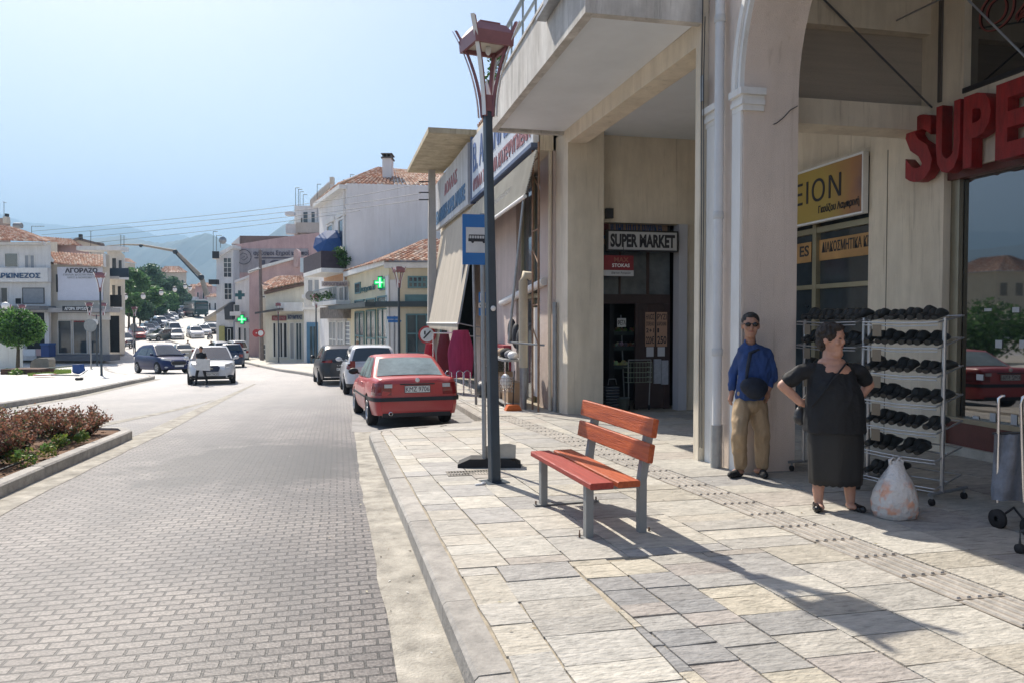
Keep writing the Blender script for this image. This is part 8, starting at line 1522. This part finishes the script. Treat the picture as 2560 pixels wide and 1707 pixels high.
# ---- red-leaved shrubs in the median
rt = ((.24, .10, .065), (.32, .15, .10), (.16, .08, .05), (.36, .20, .13), (.14, .15, .07)); gt_ = ((.07, .12, .06), (.04, .08, .05), (.13, .14, .06))
def shrub(label, x, y, h, r, n, seed):
    rr = random.Random(seed); z0 = g(y)-.03; t = thing('barberry_shrub', label, 'shrub', (x, y, z0), 0, 'red-leaved shrubs in the median bed'); st = MB(); lf = MB()
    for k in range(26):
        a = rr.uniform(0, 6.28); sp = rr.uniform(.3, 1.)*r; hh = h*rr.uniform(.65, 1.1)*(1-.25*sp/r); pts = [Vector((x, y, z0))+Vector((math.cos(a)*sp*s**1.2, math.sin(a)*sp*s**1.2, hh*s*(1-.1*s))) for s in (0, .35, .7, 1)]; st.tube(pts, [.008, .006, .004, .002], 4, False)
        for _ in range(n//26):
            s = rr.uniform(.15, 1.03); i = min(2, int(s*3)); q = pts[i].lerp(pts[i+1], s*3-i)+Vector((rr.gauss(0, .035), rr.gauss(0, .035), rr.gauss(0, .03)))
            A_ = Vector((rr.gauss(0, 1), rr.gauss(0, 1), rr.gauss(0, 1))).normalized(); B_ = A_.cross(Vector((rr.gauss(0, 1), rr.gauss(0, 1), rr.gauss(0, 1)))).normalized(); sz = rr.uniform(.015, .028); tn = rr.choice(rt if s > .6 else gt_+rt[:2] if s > .3 else gt_); kk = rr.uniform(.8, 1.25); tn = tuple(c*kk for c in tn)
            lf.add([q-A_*sz, q+B_*sz*.6, q+A_*sz, q-B_*sz*.6], [(0, 1, 2, 3)], tn)
    part('stems', st, pm('twig_brown', (.12, .06, .04), .9), t); part('foliage', lf, leafm, t)
sp_ = [(-4.15, 12.85, .52, .40), (-4.75, 12.7, .55, .42), (-4.2, 11.9, .58, .48), (-4.95, 11.8, .60, .5), (-4.35, 11.0, .64, .5), (-5.1, 10.9, .66, .52), (-4.3, 10.1, .62, .5), (-5.2, 10.0, .70, .55), (-4.3, 9.2, .62, .5), (-5.25, 9.1, .70, .55), (-4.35, 8.35, .60, .5), (-5.3, 8.2, .68, .55), (-4.5, 7.5, .58, .5), (-5.7, 7.3, .66, .55), (-4.75, 9.6, .70, .45), (-4.75, 11.4, .66, .45)]
ORD += ['twelfth', 'thirteenth', 'fourteenth', 'fifteenth', 'sixteenth']
for i, (x, y, h, r) in enumerate(sp_): shrub('red-brown barberry bush in the median bed, %s counted from its far tip' % ORD[i], x, y, h, r, 2600, i+3)
m = MB()
for (px, py, r) in ((170, 1100, .13), (60, 1160, .15), (192, 1095, .12), (150, 1115, .12), (120, 1140, .12), (32, 1150, .12), (205, 1105, .1)): leafball(m, gpt(px, py)+UP*.08, r, 130, .03, .8, ((.16, .24, .04), (.10, .20, .05), (.24, .26, .06)))
single('median_weeds', m, leafm, 'bright green weeds along the edge of the median soil', 'weeds')
m = MB()
for _ in range(420):
    y = rnd.uniform(6, 13.2); x = rnd.uniform(-3.75, -5.6); s = rnd.uniform(.008, .03); m.ell((x, y, g(y)-.028), (s, s, s*.6), nu=6, nv=4, tone=rnd.choice(((.22, .10, .05), (.14, .07, .04), (.28, .16, .09))))
o = part('soil_clods', m, MATS['kerb_stone']); tag(o, 'loose red-brown clods on the median soil', kind='stuff', cat='soil')
single('irrigation_hose', MB().tube([gpt(-10, 1182)+UP*.02, gpt(40, 1165)+UP*.03, gpt(88, 1143)+UP*.02], .012, 6), trim, 'thin dark irrigation hose lying on the median soil', 'hose')
# ---- house and greenery seen only in the shop window reflection
t = thing('distant_house', 'ochre house with a hipped roof on the slope, mirrored in the shop window', 'house', (-92, 106, 0)); m = MB(); m.box(-97, 101, -3, -87, 112, 9.5); part('wall', m, yel, t); m = MB(); roof_plane(m, (-86.4, 100.4, 9.5), (-86.4, 112.6, 9.5), (-91.5, 109, 12.3), (-91.5, 104, 12.3)); roof_plane(m, (-97.6, 100.4, 9.5), (-86.4, 100.4, 9.5), (-91.5, 104, 12.3), (-92.5, 104, 12.3)); part('roof', m, tile_m, t)
for x in (-95.5, -92, -89): m = MB(); m.box(x, 100.95, 5.5, x+1.3, 101, 7.6); part('window', m, glassd, t)
for i, (x, y, h) in enumerate(((-20, 36, 3.0), (-23, 38, 4.2), (-24, 34, 3.6), (-20.5, 40, 2.6), (-26, 37, 3.8))):
    m = MB(); leafball(m, (x, y, h*.45-.8), h*.5, 1500, .16, .9, G1); single('plaza_bush', m, leafm, 'leafy bush across the square left of the view, %s from the road' % ORD[i], 'shrub', 'bushes across the square')
# ============================================================= mountains
def mountains(name, ridge, D, mat, depth=1500, seed=1):
    rr = random.Random(seed); xs = []; 
    pts = [P(x, y, D) for x, y in ridge]; m = MB(); rows = [[], [], [], [], []]
    for i in range(len(pts)-1):
        n = 6
        for k in range(n+(1 if i == len(pts)-2 else 0)):
            p = pts[i].lerp(pts[i+1], k/n); p.z += rr.uniform(-1, 1)*D*.0009
            for j, (s, f) in enumerate(((-.55, 0.0), (-.32, .45), (-.14, .80), (0, 1.), (.4, .3))): jz = rr.uniform(-.05, .05) if 0 < j < 3 else 0; rows[j].append(Vector((p.x, p.y, 0))+AWAY*D*s*.45+Vector((0, 0, -4+(p.z+4)*(f+jz))))
    m.grid(rows, smooth=True); return struct(name, m, mat)
mtm = pm('mountain_scrub', (.05, .07, .05), .95, .4, .003, col2=(.09, .09, .06))
mountains('near_mountains', [(-3500, 560), (-2500, 470), (-1800, 500), (-1200, 560), (-600, 610), (-100, 640), (150, 625), (232, 597), (298, 591), (365, 603), (408, 609), (440, 602), (464, 597), (495, 589), (517, 584), (540, 592), (562, 607), (600, 625), (650, 600), (680, 586), (705, 566), (735, 548), (800, 520), (900, 540), (1100, 560), (1500, 580), (2300, 600), (3500, 560)], 2600, mtm, seed=2)
mountains('far_mountains', [(-4500, 470), (-2500, 420), (-1200, 480), (-400, 500), (-80, 520), (0, 534), (27, 545), (66, 558), (130, 561), (199, 569), (212, 564), (240, 567), (318, 563), (358, 579), (398, 590), (441, 584), (481, 595), (600, 640), (900, 640), (2000, 600), (4000, 560)], 5200, mtm, seed=5)
mountains('low_hill', [(250, 760), (380, 735), (440, 722), (500, 716), (560, 718), (640, 740), (800, 770), (1100, 775), (2500, 790), (4000, 790)], 900, pm('olive_hill', (.16, .15, .08), .95, .4, .02, col2=(.08, .09, .04)), seed=8)
# ============================================================= haze
HZ = MB(); HZ.box(-6500, -300, -6, 6500, 7800, 850); hz = HZ.mesh('haze', None); ho = bpy.data.objects.new('haze', hz); COL.objects.link(ho)
hm = bpy.data.materials.new('haze'); hm.use_nodes = True; n = hm.node_tree.nodes; n.clear(); out = n.new('ShaderNodeOutputMaterial'); pv = n.new('ShaderNodeVolumePrincipled'); pv.inputs['Density'].default_value = .00036; pv.inputs['Color'].default_value = (.44, .71, 1, 1); pv.inputs['Anisotropy'].default_value = .1
hm.node_tree.links.new(pv.outputs[0], out.inputs['Volume']); hz.materials.append(hm); ho['kind'] = 'stuff'
